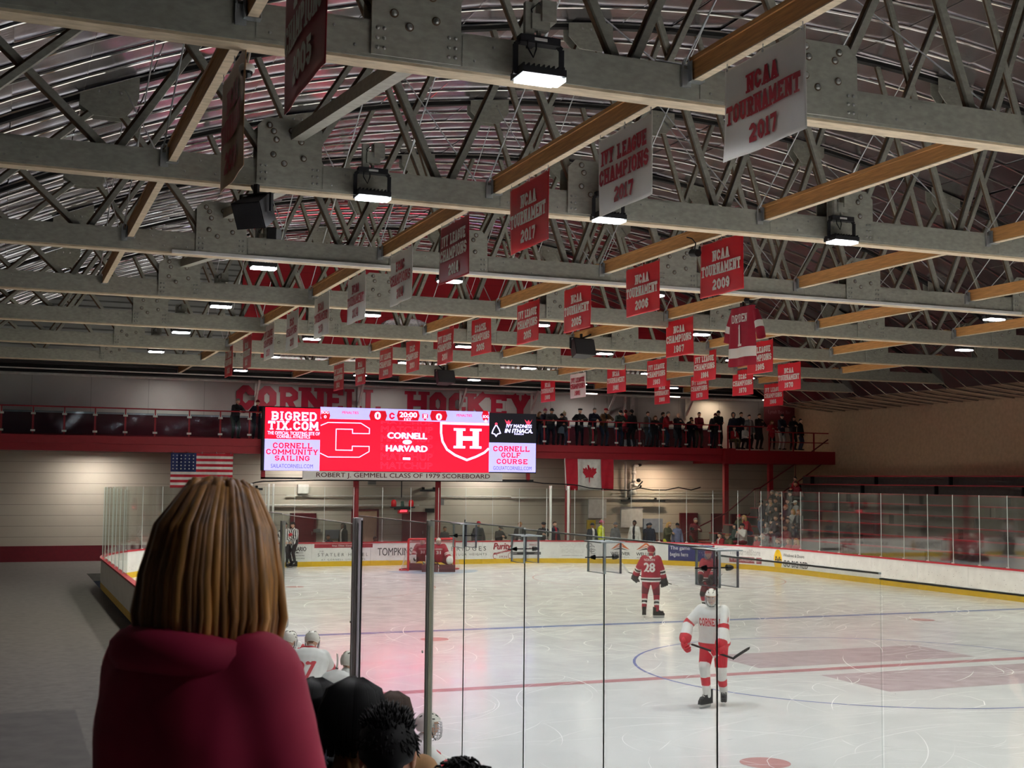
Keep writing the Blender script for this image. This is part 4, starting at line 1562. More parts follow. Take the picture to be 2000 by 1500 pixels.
m_bred = banner_mat('banner_red', (206, 26, 40))
m_bdark = banner_mat('banner_dark_red', (160, 18, 38))
m_bwhite = banner_mat('banner_white', (240, 239, 234))
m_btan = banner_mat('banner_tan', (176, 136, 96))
m_lwhite = M('letter_white', (232, 228, 220), rough=.4, var=.03)
m_lred = M('letter_red', (172, 22, 44), rough=.4, var=.03)
m_grommet = m_steel
BN = [  # text, colour, line x, y far, y near, top z, bottom z, words
    ('NCAA|TOURNAMENT|2017', 'w', -8.9, -9.30, -10.75, 'large white NCAA TOURNAMENT 2017 banner at the top right, nearest the camera'),
    ('IVY LEAGUE|CHAMPIONS|2017', 'w', -8.9, -6.26, -7.70, 'white IVY LEAGUE CHAMPIONS 2017 banner on the timber beam'),
    ('NCAA|TOURNAMENT|2017', 'r', -8.9, -3.23, -4.68, 'red NCAA TOURNAMENT 2017 banner on the timber beam'),
    ('IVY LEAGUE|CHAMPIONS|2014', 'd', -8.9, 0.01, -1.42, 'dark red IVY LEAGUE CHAMPIONS 2014 banner'),
    ('ECAC|CHAMPIONS|2014', 'w', -8.9, 3.05, 1.64, 'white ECAC CHAMPIONS 2014 banner'),
    ('NCAA|TOURNAMENT|2014', 'w', -8.9, 6.31, 4.90, 'white NCAA TOURNAMENT 2014 banner'),
    ('NCAA|TOURNAMENT|2013', 'w', -8.9, 9.50, 8.02, 'white NCAA TOURNAMENT 2013 banner'),
    ('ECAC|CHAMPIONS|2013', 'w', -8.9, 12.70, 11.25, 'white ECAC CHAMPIONS 2013 banner'),
    ('IVY LEAGUE|CHAMPIONS|2013', 'w', -8.9, 15.80, 14.35, 'white IVY LEAGUE CHAMPIONS 2013 banner'),
    ('NCAA|TOURNAMENT|2012', 'r', -8.9, 19.2, 17.73, 'red NCAA tournament banner at the left, beside the white league banner of 2013'),
    ('IVY LEAGUE|CHAMPIONS|2012', 'r', -8.9, 22.5, 21.05, 'red league champions banner at the far left edge above the letter C'),
    ('NCAA|TOURNAMENT|2009', 'r', -4.05, -0.50, -1.93, 'large red NCAA TOURNAMENT 2009 banner'),
    ('NCAA|TOURNAMENT|2006', 'r', -4.05, 2.50, 1.08, 'red NCAA TOURNAMENT 2006 banner, twisted at its foot'),
    ('NCAA|TOURNAMENT|2005', 'r', -4.05, 5.60, 4.19, 'red NCAA TOURNAMENT 2005 banner'),
    ('IVY LEAGUE|CHAMPIONS|2005', 'r', -4.05, 8.44, 7.02, 'red IVY LEAGUE CHAMPIONS 2005 banner'),
    ('ECACHL|CHAMPIONS|2005', 'r', -4.05, 11.70, 10.25, 'red ECACHL CHAMPIONS 2005 banner'),
    ('IVY LEAGUE|CHAMPIONS|2004', 'r', -4.05, 14.65, 13.18, 'red IVY LEAGUE CHAMPIONS 2004 banner'),
    ('ECAC|CHAMPIONS|2003', 'r', -4.05, 17.74, 16.30, 'red ECAC CHAMPIONS 2003 banner'),
    ('IVY LEAGUE|CHAMPIONS|2003', 'r', -4.05, 20.70, 19.22, 'red IVY LEAGUE CHAMPIONS 2003 banner'),
    ('NCAA|TOURNAMENT|2003', 'r', -4.05, 23.88, 22.50, 'red NCAA TOURNAMENT 2003 banner'),
    ('IVY LEAGUE|CHAMPIONS|2002', 'r', -4.05, 27.05, 25.58, 'red IVY LEAGUE CHAMPIONS 2002 banner over the letter E'),
    ('NCAA|CHAMPIONS|1967', 'r', 0.8, 9.65, 8.20, 'red NCAA CHAMPIONS 1967 banner'),
    ('IVY LEAGUE|CHAMPIONS|1984', 'r', 5.65, 16.58, 15.13, 'red IVY LEAGUE CHAMPIONS 1984 banner'),
    ('IVY LEAGUE|CHAMPIONS|1983', 'r', 5.65, 19.90, 18.45, 'red IVY LEAGUE CHAMPIONS 1983 banner'),
    ('NCAA|TOURNAMENT|1981', 'r', 5.65, 0, 0, 'red NCAA TOURNAMENT 1981 banner', 1186, 1222),
    ('IVY LEAGUE|CHAMPIONS|1981', 'w', 5.65, 0, 0, 'white IVY LEAGUE CHAMPIONS 1981 banner among the red ones', 1114, 1144),
    ('NCAA|TOURNAMENT|1980', 'r', 5.65, 0, 0, 'red NCAA TOURNAMENT 1980 banner right of the word HOCKEY', 1057, 1084),
    ('IVY LEAGUE|CHAMPIONS|1985', 'r', 5.65, 13.27, 11.85, 'red IVY LEAGUE CHAMPIONS 1985 banner half hidden by the hanging jersey'),
    ('ECAC|CHAMPIONS|1970', 'r', 10.5, 21.99, 20.54, 'red ECAC CHAMPIONS 1970 banner below the hanging jersey'),
    ('IVY LEAGUE|CHAMPIONS|1970', 'r', 10.5, 25.24, 23.81, 'red IVY LEAGUE CHAMPIONS 1970 banner below the 1984 one'),
    ('NCAA|TOURNAMENT|1969', 'r', 10.5, 0, 0, 'red NCAA TOURNAMENT 1969 banner below the 1983 one', 1278, 1309),
    ('NCAA|TOURNAMENT|1970', 'r', 10.5, 18.90, 17.45, 'red NCAA TOURNAMENT 1970 banner at the right edge'),
    ('IVY LEAGUE|CHAMPIONS|1966', 'r', 15.35, 0, 0, 'red IVY LEAGUE CHAMPIONS 1966 banner near the right edge', 1492, 1529),
    ('ECAC|CHAMPIONS|2005', 'd', -13.75, -10.30, -11.75, 'dark red ECAC CHAMPIONS banner at the top left, seen at a slant'),
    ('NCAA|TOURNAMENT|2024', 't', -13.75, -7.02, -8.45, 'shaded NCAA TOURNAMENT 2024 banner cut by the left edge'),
]
for i, B in enumerate(BN):
    text, colr, x, ya, yb, label = B[:6]
    if len(B) > 6:
        ya = float(at(B[6], 740, 'x', x)[1])
        yb = float(at(B[7], 740, 'x', x)[1])
        if ya - yb < 1.3:
            yb = ya - 1.42
    w = ya - yb
    z1, z0 = 7.87, 6.87
    if x < -13:
        z1, z0 = 7.78, 6.55
    h = z1 - z0
    ph = rng.uniform(0, 6, 3)
    amp = rng.uniform(.006, .014)
    tw = rng.normal(0, .015)

    def wob(u, v, ph=ph, amp=amp, tw=tw):
        s_ = (1 - v) ** 1.2
        return amp * (.3 + s_) * math.sin(5.2 * u + 1.8 * v + ph[0]) + amp * .7 * s_ * math.sin(11 * u - 3 * v + ph[1]) + tw * s_ * (u - .5) * 2

    e = empty('banner', label, 'banner', (x, (ya + yb) / 2, z1), 0, 'championship banners hung from the roof')
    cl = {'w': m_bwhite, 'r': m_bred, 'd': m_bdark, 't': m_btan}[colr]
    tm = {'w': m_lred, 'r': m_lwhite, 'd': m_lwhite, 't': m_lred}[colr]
    nu, nv = 36, 24
    b = MB()
    vs = []
    for j in range(nv + 1):
        for k in range(nu + 1):
            u, v = k / nu, j / nv
            dip = .03 * (4 * ((u * 2) % 1) * (1 - (u * 2) % 1)) if j == nv else 0
            vs.append((wob(u, v), w * (.5 - u), -h * (1 - v) - dip))
    b.add(vs, [(j * (nu + 1) + k, (j + 1) * (nu + 1) + k, (j + 1) * (nu + 1) + k + 1, j * (nu + 1) + k + 1) for j in range(nv) for k in range(nu)])
    o = b.build('cloth', cl, e, True)
    sm = o.modifiers.new('thickness', 'SOLIDIFY')
    sm.thickness = .004
    sm.offset = 0
    b = MB()
    rows = text.split('|')
    for r, (row, zz, hh, ww) in enumerate(zip(rows, (.62, .37, .10), (.19, .20, .19), (.86, .94, .5))):
        for i_, q in enumerate(slab_line(row, w * ww, h * hh, h * .046, wid=.66)):
            out = []
            for p in q:
                u, v = .5 + p[0] / w, zz + p[1] / h
                out.append((wob(u, v) - .013 - .0003 * i_, w * (.5 - u), -h * (1 - v)))
            b.add(out, [(0, 1, 2, 3)])
    b.build('lettering', tm, e)
    for u in (.03, .5, .97):
        b = MB()
        b.tube([(wob(u, 1) * .8, w * (.5 - u), -.01), (0, w * (.5 - u), .07)], .006, 6)
        b.tube([(wob(u, 1) - .01, w * (.5 - u), -.025), (wob(u, 1) + .01, w * (.5 - u), -.025)], .016, 8)
        b.build('hanging_tie', m_grommet, e)

# hockey jersey with the name DRYDEN hung like a banner
JX, JY = .8, 5.83
e = empty('hanging_jersey', 'dark red hanging jersey lettered DRYDEN with a white 1', 'jersey', (JX, JY, 7.78))
b = MB()


def jf(y, z):
    return .03 * math.sin(y * 9) * (.3 - z) * .8 + .015 * math.sin(y * 17 + z * 2)


def jgrid(mb, y0, y1, z0, z1, off, m=0, nx=12, nz=10, y0b=None, y1b=None):
    y0b = y0 if y0b is None else y0b
    y1b = y1 if y1b is None else y1b
    vs = []
    for j in range(nz + 1):
        t = j / nz
        for i in range(nx + 1):
            s_ = i / nx
            a, c = y0b + (y0 - y0b) * t, y1b + (y1 - y1b) * t
            y, z = a + (c - a) * s_, z0 + (z1 - z0) * t
            vs.append((jf(y, z) + off * (1 if .0 < s_ < 1.0 else 0), y, z))
    mb.add(vs, [(j * (nx + 1) + i, (j + 1) * (nx + 1) + i, (j + 1) * (nx + 1) + i + 1, j * (nx + 1) + i + 1) for j in range(nz) for i in range(nx)], m)


m_jer = M('jersey_dark_red', (150, 16, 44), rough=.75, bump=.1)
for off in (-.07, .07):
    jgrid(b, -.56, .50, -.38, 0.0, off, 0, 12, 6, -.52, .54)
    jgrid(b, -.52, .54, -.98, -.38, off, 0, 12, 8, -.54, .56)
    jgrid(b, -.54, .56, -1.22, -.98, off, 1, 12, 3)
    jgrid(b, -.54, .56, -1.42, -1.22, off, 0, 12, 3)
b.build('body', [m_jer, m_lwhite], e, True)
for s_, nm in ((1, 0), (-1, 1)):
    b = MB()
    ye = .50 if s_ > 0 else -.56
    pts = [(.03, ye - s_ * .02, -.12), (.03, ye + s_ * .10, -.40), (.03, ye + s_ * .17, -.62), (.03, ye + s_ * .22, -.80)]
    b.tube(pts[:2], [.07, .10], 14, 0, False)
    b.tube([Vector(pts[1]), Vector(pts[1]).lerp(Vector(pts[2]), .75)], [.102, .108], 14, 1, False)
    b.tube([Vector(pts[1]).lerp(Vector(pts[2]), .75), pts[2], pts[3]], [.108, .108, .108], 14, 0, False)
    b.build('sleeve', [m_jer, m_lwhite], e, True)
b = MB()
for row, zz, hh, ww, th in (('DRYDEN', -.37, .20, .66, .032), ('1', -.95, .52, .24, .10)):
    ql = slab_line(row, ww, hh, th, wid=.62 if row != '1' else .5)
    for q in ql:
        b.add([(jf(-p[0], zz + p[1]) - .085, -p[0], zz + p[1]) for p in q], [(0, 1, 2, 3)])
b.build('lettering', m_lwhite, e)
b = MB()
b.b2((-.05, -.6, .0), (.05, .55, .02))
b.tube([(0, -.03, .02), (0, -.03, .16)], .02, 8)
b.build('hanger_bar', m_black, e)
# ------------------------------------------------------------------ dasher boards around the ice
m_board = M('board_white', (232, 234, 230), rough=.42, var=.06, scale=3)
m_kick = M('kick_yellow', (214, 176, 20), rough=.45, var=.08)
m_cap = M('cap_red', (176, 26, 44), rough=.45)
m_scuff = M('puck_scuff', (88, 88, 90), rough=.6)
HB = 0.97
path = [Vector((x, y)) for x, y in rink_path()]
cum = [0.0]
for i in range(1, len(path)):
    cum.append(cum[-1] + (path[i] - path[i - 1]).length)


def along(s):
    """Point and outward normal of the board line at arc length s."""
    s = max(0.0, min(s, cum[-1] - 1e-6))
    i = next(k for k in range(1, len(cum)) if cum[k] >= s)
    d = (path[i] - path[i - 1]).normalized()
    p = path[i - 1] + d * (s - cum[i - 1])
    return p, Vector((-d.y, d.x))


def s_of(px, py, z=0.5):
    """Arc length of the board point seen at a pixel."""
    best = None
    s = cum[1] + 6
    while s < cum[-1] - 1:
        p, n = along(s)
        d = np.array([p.x, p.y, z]) - CAM
        Z = d @ _f
        x = 1000 + FPX * (d @ _r) / Z
        if best is None or abs(x - px) < best[0]:
            best = (abs(x - px), s)
        s += .03
    return best[1]


def strip_mesh(mb, s0, s1, o0, o1, z0, z1, m=0, step=.4):
    n = max(1, int((s1 - s0) / step + .5))
    ring_ = []
    for i in range(n + 1):
        p, nn = along(s0 + (s1 - s0) * i / n)
        a, c = p + nn * o0, p + nn * o1
        ring_.append([(a.x, a.y, z0), (c.x, c.y, z0), (c.x, c.y, z1), (a.x, a.y, z1)])
    vs = [q for r_ in ring_ for q in r_]
    fs = [(0, 1, 2, 3), tuple(4 * n + k for k in (3, 2, 1, 0))]
    for i in range(n):
        for k in range(4):
            fs.append((4 * i + k, 4 * i + 4 + k, 4 * i + 4 + (k + 1) % 4, 4 * i + (k + 1) % 4))
    mb.add(vs, fs, m)


S_CORNER0, S_END0 = cum[1], cum[25]
nb = 0
s = 9.0
S_LAST = cum[-1] - 6
side_of = lambda s_: ('on the near side' if s_ < cum[1] else 'in the left corner' if s_ < cum[25] else 'behind the goal' if s_ < cum[26] else 'in the right corner' if s_ < cum[50] else 'on the far side')
cnt = {}
while s < S_LAST:
    e1 = min(s + 2.44, S_LAST)
    nm = side_of((s + e1) / 2)
    cnt[nm] = cnt.get(nm, 0) + 1
    p, nn = along((s + e1) / 2)
    o = empty('dasher_board', 'white board panel %s, number %d from the left' % (nm, cnt[nm]), 'rink board', (p.x, p.y, 0), 0, 'dasher boards around the ice')
    for pn, mat, o0, o1, z0, z1 in (('face', m_board, 0, .10, .20, HB - .05), ('kickplate', m_kick, -.012, .10, 0, .20), ('cap_rail', m_cap, -.02, .14, HB - .05, HB)):
        mb = MB()
        strip_mesh(mb, s + .004, e1 - .004, o0, o1, z0, z1)
        mb.v = [(q[0] - p.x, q[1] - p.y, q[2]) for q in mb.v]
        mb.build(pn, mat, o)
    if s > cum[1]:
        # black puck scuffs on the face
        mb = MB()
        for k in range(34):
            ss = rng.uniform(s + .1, e1 - .1)
            zz = .22 + .55 * rng.random() ** 1.6
            q, n2 = along(ss)
            t2 = Vector((n2.y, -n2.x))
            q = q - n2 * .003
            a_ = rng.uniform(0, PI)
            L, w_ = rng.uniform(.008, .03), .005
            c_, s2 = math.cos(a_) * L, math.sin(a_) * L
            mb.add([(q.x + t2.x * u_ - p.x, q.y + t2.y * u_ - p.y, zz + v_) for u_, v_ in ((-c_, -s2), (w_ * s2 / L, -w_ * c_ / L), (c_, s2), (-w_ * s2 / L, w_ * c_ / L))], [(0, 1, 2, 3)])
        oo = mb.build('puck_scuffs', m_scuff, o)
        oo['kind'] = 'stuff'
    s = e1

# glass above the boards beyond the near corner
S = cum[1] - 8
k = 0
cnt = {}
while S < S_LAST:
    e1 = min(S + 1.22, S_LAST)
    nm = side_of((S + e1) / 2)
    cnt[nm] = cnt.get(nm, 0) + 1
    mb = MB()
    strip_mesh(mb, S + .008, e1 - .008, .05, .062, HB, 3.2, 0)
    o = mb.build('rink_glass', m_glassfar)
    tag(o, 'clear rink glass %s, pane %d from the left' % (nm, cnt[nm]), 'glass pane', 'rink glass panes')
    mb = MB()
    strip_mesh(mb, e1 - .013, e1 + .001, .045, .067, HB, 3.2, 0)
    strip_mesh(mb, e1 - .06, e1 + .05, .02, .05, HB, HB + .035, 1)
    mb.build('edge_seam', [m_edge, m_pipe], o)
    S = e1

# tall white poles behind the goal glass
for px, lb in ((490, 'single white pole behind the left part of the end glass'), (524, 'left one of a close pair of white poles behind the end glass'), (533, 'right one of a close pair of white poles behind the end glass'), (1075, 'left one of two white poles beside the red column'), (1110, 'right one of two white poles, in front of the red column')):
    x = float(at(px, 1000, 'y', 30.75)[0])
    b = MB()
    r_ = .06 if px > 1000 else .04
    b.tube([(x, 30.75, -.12), (x, 30.75, 3.28)], r_, 12)
    b.tube([(x, 30.75, 3.28), (x, 30.75, 3.32)], r_ * 1.1, 12)
    tag(b.build('white_pole', m_white), lb, 'pole')

# ------------------------------------------------------------------ adverts on the boards
m_adtxt = M('advert_grey', (70, 74, 76), rough=.5)
m_adblk = M('advert_black', (34, 34, 36), rough=.5)
m_adred = M('advert_red', (150, 36, 50), rough=.5)
m_adorg = M('advert_orange', (206, 104, 50), rough=.5)
m_adnavy = M('advert_navy', (38, 44, 104), rough=.5)
m_adyel = M('advert_yellow', (240, 196, 20), rough=.5)
m_adwht = M('advert_white', (226, 226, 226), rough=.5)
m_adbrown = M('advert_brown', (180, 140, 90), rough=.5)


class Ad:
    """Flat advert laid on the curved board face: u along the boards from the left, v = height."""
    def __init__(s, name, label, pa, pb):
        s.o = None
        s.name, s.label = name, label
        s.s0, s.s1 = s_of(pa, 1080), s_of(pb, 1080)
        s.w = s.s1 - s.s0
        s.mb = MB()
        s.mats = []

    def slot(s, m):
        if m not in s.mats:
            s.mats.append(m)
        return s.mats.index(m)

    def P(s, u, v, off):
        p, n = along(s.s0 + u * s.w)
        p = p - n * off
        return (p.x, p.y, v)

    def rect(s, u0, u1, v0, v1, m, off=.004):
        n = max(1, int((u1 - u0) * s.w / .3))
        for i in range(n):
            a, b_ = u0 + (u1 - u0) * i / n, u0 + (u1 - u0) * (i + 1) / n
            s.mb.add([s.P(a, v0, off), s.P(b_, v0, off), s.P(b_, v1, off), s.P(a, v1, off)], [(0, 1, 2, 3)], s.slot(m))

    def text(s, t, u0, u1, v0, v1, m, bold=0.0, off=.007, sp=1.0, shear=0.0):
        v, f, tw, th = sans(t, bold, sp, shear)
        n0 = max(1, len(v) // 5)
        s.mb.add([s.P(u0 + (u1 - u0) * q[0] / tw, v0 + (v1 - v0) * q[1] / th, off + (.0004 * (i // n0) if bold > 0 else 0)) for i, q in enumerate(v)], f, s.slot(m))

    def slab(s, t, u0, u1, v0, v1, m, th=.16, off=.007):
        h = v1 - v0
        ql = slab_line(t, 99, h, h * th, wid=.8)
        a, b_ = min(p[0] for q in ql for p in q), max(p[0] for q in ql for p in q)
        for q in ql:
            s.mb.add([s.P(u0 + (u1 - u0) * (p[0] - a) / (b_ - a), v0 + p[1], off) for p in q], [(0, 1, 2, 3)], s.slot(m))

    def poly(s, pts, m, off=.006):
        s.mb.add([s.P(u, v, off) for u, v in pts], [tuple(range(len(pts)))], s.slot(m))

    def ell(s, u, v, ru, rv, m, off=.006, n=24):
        s.poly([(u + ru * math.cos(2 * PI * i / n), v + rv * math.sin(2 * PI * i / n)) for i in range(n)], m, off)

    def done(s):
        return tag(s.mb.build(s.name, s.mats), s.label, 'advert')


a = Ad('board_advert', 'black BUSARIO style advert on the boards behind the referees', 558, 598)
a.text('BELLISARIO', 0, 1, .62, .80, m_adblk, .03)
a.rect(.15, .85, .55, .565, m_adblk)
a.poly([(.45, .55), (.55, .60), (.68, .56), (.6, .54)], m_adblk)
a.text('EXCAVATION', .1, .9, .42, .48, m_adtxt, .01)
a.text('EARTHWORK', .05, .95, .30, .36, m_adtxt)
o = a.done()
o['label'] = 'black lettered advert on the boards behind the referees'
a = Ad('board_advert', 'grey STATLER HOTEL advert on the boards left of the thick post', 614, 728)
a.rect(0, 1, .74, .90, m_adred)
a.text('Stay. Dine. Connect.', .30, .72, .78, .86, m_adwht, .02)
a.text('THE', .08, .16, .58, .63, m_adtxt)
a.text('STATLER HOTEL', .06, .92, .40, .53, m_adtxt, 0, .007, 1.5)
a.text('AT CORNELL UNIVERSITY', .12, .88, .24, .30, m_adtxt, 0, .007, 1.4)
a.done()
a = Ad('board_advert', 'dark TOMPKINS lettering on the boards left of the goal', 737, 806)
a.text('TOMPKINS', 0, 1, .40, .72, m_adtxt, .01)
a.done()
a = Ad('board_advert', 'tan oak leaf mark on the boards inside the goal mouth', 807, 817)
for u, v in ((.2, .55), (.5, .7), (.8, .55), (.35, .42), (.65, .42)):
    a.ell(u, v, .26, .11, m_adbrown)
a.done()
a = Ad('board_advert', 'spaced BRIDGES lettering on the boards right of the goal', 878, 951)
a.text('BRIDGES', .05, .98, .56, .74, m_adtxt, 0, .007, 1.5)
a.text('CAYUGA HEIGHTS', 0, 1.0, .36, .45, m_adtxt, 0, .007, 1.4)
a.done()
a = Ad('board_advert', 'red script Purity advert on the boards', 962, 1000)
a.text('Purity', .02, .96, .50, .88, m_adred, .05, .007, 1, .25)
a.poly([(.05, .44), (.95, .60), (.97, .53), (.07, .37)], m_adred)
a.text('ICE CREAM CO.', .12, .9, .435, .50, m_adwht, .0, .009)
a.text('1936', .35, .75, .24, .33, m_adred)
for u in (.12, .9):
    for q in range(14):
        t0, t1 = q / 14 * 5.2, (q + 1) / 14 * 5.2
        a.poly([(u + .11 * math.cos(t0), .33 + .14 * math.sin(t0)), (u + .11 * math.cos(t1), .33 + .14 * math.sin(t1)), (u + .085 * math.cos(t1), .33 + .11 * math.sin(t1)), (u + .085 * math.cos(t0), .33 + .11 * math.sin(t0))], m_adred)
a.done()
a = Ad('board_advert', 'advert with red lines and a black bar half hidden by a glass clamp', 998, 1057)
a.text('ITHACA', .62, .86, .74, .82, m_adred, .03)
a.text('ICE', .62, .74, .60, .68, m_adred, .03)
a.rect(0, 1, .36, .48, m_adblk)
a.text('WWW', .05, .2, .38, .45, m_adwht)
a.text('.COM', .78, .95, .38, .45, m_adwht)
a.text('TICKETS', .35, .65, .12, .20, m_adtxt)
a.done()
a = Ad('board_advert', 'grey CORNELL POCHILY advert on the boards', 1092, 1161)
a.text('CORNELL', .0, .74, .68, .84, m_adtxt, -.005)
a.text('POCHILY', .07, .72, .44, .60, m_adtxt, -.005)
a.text('Investment Advisors, Inc.', .08, .68, .30, .35, m_adtxt)
for cu, cv, r_ in ((.86, .72, .10), (.93, .62, .10), (.97, .5, .08)):
    for q in range(16):
        t0, t1 = .6 + q / 16 * 5.0, .6 + (q + 1) / 16 * 5.0
        a.poly([(cu + r_ * math.cos(t0), cv + r_ * 1.4 * math.sin(t0)), (cu + r_ * math.cos(t1), cv + r_ * 1.4 * math.sin(t1)), (cu + r_ * .8 * math.cos(t1), cv + r_ * 1.1 * math.sin(t1)), (cu + r_ * .8 * math.cos(t0), cv + r_ * 1.1 * math.sin(t0))], m_adtxt)
a.done()
for pa, pb, lb in ((1193, 1231, 'left one of two WELLIVER adverts on the boards'), (1243, 1281, 'right one of two WELLIVER adverts, behind the player numbered 28')):
    a = Ad('board_advert', lb, pa, pb)
    a.poly([(.0, .60), (.45, .90), (.55, .90), (1, .60), (.5, .74)], m_adorg)
    a.poly([(.1, .58), (.5, .70), (.9, .58), (.5, .62)], m_adtxt)
    a.poly([(.2, .66), (.5, .84), (.8, .66), (.5, .78)], m_adwht, .008)
    a.text('WELLIVER', 0, 1, .36, .50, m_adtxt, .03)
    a.text('BUILD WITH US', .05, .95, .26, .30, m_adtxt)
    a.done()
a = Ad('board_advert', 'navy blue advert reading The game begins here on the boards', 1305, 1396)
a.rect(0, 1, .12, .88, m_adnavy)
a.text('The game', .04, .46, .62, .82, m_adwht, .01)
a.text('begins here', .04, .42, .34, .56, m_adwht, .01)
for i in range(26):
    u, v = .6 + .38 * rng.random(), .45 + .38 * rng.random()
    a.ell(u, v, .008, .014, m_adwht, .008, 8)
a.rect(.96, 1.0, 0.2, .9, m_adred, .008)
a.done()
a = Ad('board_advert', 'TheCornellStore advert with a red web address bar on the boards', 1424, 1485)
a.text('TheCornellStore', 0, 1, .58, .82, m_adtxt, -.01)
a.rect(0, 1.04, .26, .50, m_adred)
a.text('WWW.CORNELLSTORE.COM', .03, 1.0, .32, .44, m_adwht, .02)
a.done()
a = Ad('board_advert', 'round yellow advert with black script near the right edge', 1512, 1527)
a.ell(.5, .48, .52, .42, m_adyel)
a.text('Pella', .12, .95, .36, .62, m_adblk, .03, .009, 1, .25)
a.done()
a = Ad('board_advert', 'Windows and Doors GO BIG RED lettering at the right edge', 1529, 1572)
a.text('Windows & Doors', .02, .98, .64, .76, m_adtxt)
a.text('GO BIG RED', .02, 1.15, .24, .5, m_adtxt, .02)
a.done()

# ------------------------------------------------------------------ goal
e = empty('hockey_goal', 'red pipe hockey goal with white net on the far goal line', 'goal', (0, GY, 0))
m_goal = M('goal_red', (204, 28, 40), rough=.4)
b = MB()
R_ = .045
b.tube([(-.945, 0, 0), (-.945, 0, 1.16), (-.93, 0, 1.20), (-.89, 0, 1.22), (.89, 0, 1.22), (.93, 0, 1.20), (.945, 0, 1.16), (.945, 0, 0)], R_, 10)
b.build('post_frame', m_goal, e)
b = MB()
back = [(-.945, 0, .04)] + [(1.25 * math.cos(PI - PI * i / 14) , 1.05 * math.sin(PI * i / 14), .04) for i in range(1, 14)] + [(.945, 0, .04)]
b.tube(back, .03, 8)
top = [(-.9, 0, 1.2), (-.75, .45, 1.18), (0, .58, 1.17), (.75, .45, 1.18), (.9, 0, 1.2)]
b.tube(top, .02, 6)
b.tube([(0, .58, 1.17), (0, .8, .7), (0, 1.05, .04)], .02, 6)
b.build('base_frame', m_goal, e)
b = MB()


def net(u, v):
    a_ = PI - PI * u
    t = v
    bx, by = 1.2 * math.cos(a_), 1.02 * math.sin(a_)
    tx_, ty_ = .9 * math.cos(a_), .55 * math.sin(a_)
    return (bx + (tx_ - bx) * t, by + (ty_ - by) * t, .05 + 1.13 * t)


for i in range(49):
    b.tube([net(i / 48, j / 8) for j in range(9)], .004, 4, 0, False)
for j in range(17):
    b.tube([net(i / 24, j / 16) for i in range(25)], .004, 4, 0, False)
for i in range(1, 20):
    x = -.9 + .09 * i
    b.tube([(x, 0, 1.2), (x, .55 * math.sqrt(max(0, 1 - (x / .92) ** 2)), 1.18)], .004, 4, 0, False)
b.build('net', M('net_white', (206, 204, 200), rough=.8), e)

# goal lights and clock hanging behind the goal glass
P = at(786, 985, 'y', 34.0)
e = empty('goal_light', 'goal light unit with two red beacons hanging behind the goal', 'light', (P[0], 34.0, P[2]))
b = MB()
b.tube([(-.05, 0, .30), (-.02, 0.1, 3.52 - P[2])], .025, 8)
b.build('hanging_rod', m_blackmetal, e)
b = MB()
b.b2((-.55, -.12, -.16), (.55, .12, -.10))
b.b2((-.35, -.08, -.24), (.35, .08, -.16))
b.build('tray', m_blackmetal, e)
m_beac = M('beacon_red', (190, 14, 24), rough=.2, emit=.05)
for s_ in (-1, 1):
    b = MB()
    b.tube([(s_ * .4, 0, -.1), (s_ * .4, 0, .12), (s_ * .4, 0, .2)], [.12, .12, .06], 14)
    b.build('beacon', m_beac, e, True)
b = MB()
b.b2((-.3, -.1, -.10), (.28, .1, .36))
b.build('guard_glass', m_acryl, e)
b = MB()
b.tube([(0, 0, -.1), (0, 0, .14)], .08, 10)
b.build('green_beacon', M('beacon_green', (10, 60, 40), rough=.3), e)
P = at(787, 997, 'y', 34.0)
e = empty('red_clock', 'small red lit clock display hanging below the goal lights', 'clock', (P[0], 34.0, P[2]))
b = MB()
b.b2((-.24, -.06, -.14), (.24, .06, .14))
b.b2((-.04, -.03, .14), (.04, .03, .20))
b.build('housing', M('clock_red', (150, 14, 26), rough=.5), e)
b = MB()
put_sans(b, '20:00', (-.17, -.07, -.07), (1, 0, 0), (0, 0, 1), .34, .15, 0, .03)
b.build('digits', M('clock_lit', (255, 60, 80), emit=2.5), e)

# ------------------------------------------------------------------ near glass with its posts and clamps
GX = XL
GT = 3.20


def gy(px, py):
    return float(at(px, py, 'x', GX)[1])


seams = [gy(907, 1100), gy(1025, 1100), gy(1180, 1120), gy(1400, 1150)]
step = seams[2] - seams[3]
P838, P697, P552, P530 = gy(840, 1100), gy(697, 1100), gy(552, 1060), gy(536, 1060)


def ztop(px, py):
    return float(at(px, py, 'x', GX)[2])


panes = [(seams[3] - 2 * step + .003, seams[3] - step - .003, m_glassnear, 'rink glass pane beyond the right edge, closest to the camera', 3.16),
         (seams[3] - step + .003, seams[3] - .004, m_glassnear, 'nearest rink glass pane at the right edge', ztop(1480, 1095)),
         (seams[3] + .004, seams[2] - .004, m_glassnear, 'near rink glass pane in front of the white number 4 player', ztop(1290, 1062)),
         (seams[2] + .004, seams[1] - .004, m_glassnear, 'near rink glass pane between the second and third clamps', ztop(1100, 1043)),
         (seams[1] + .004, seams[0] - .004, m_glassnear, 'near rink glass pane between the first and second clamps', ztop(965, 1027)),
         (seams[0] + .004, P838 - .02, m_glassnear, 'narrow near rink glass pane right of the thin dark post', ztop(870, 1020)),
         (P838 + .05, P697 - .06, m_glassfilm, 'scratched violet tinted rink glass pane between the two dark posts', ztop(775, 1016)),
         (P697 + .06, P552 - .04, m_glassnear, 'bench glass pane with a bright top edge left of the thick post', ztop(625, 1015)),
         (P552 + .04, P552 + 2.3, m_glassnear, 'dim rink glass pane left of the bench, beside the blond hair', 3.1)]
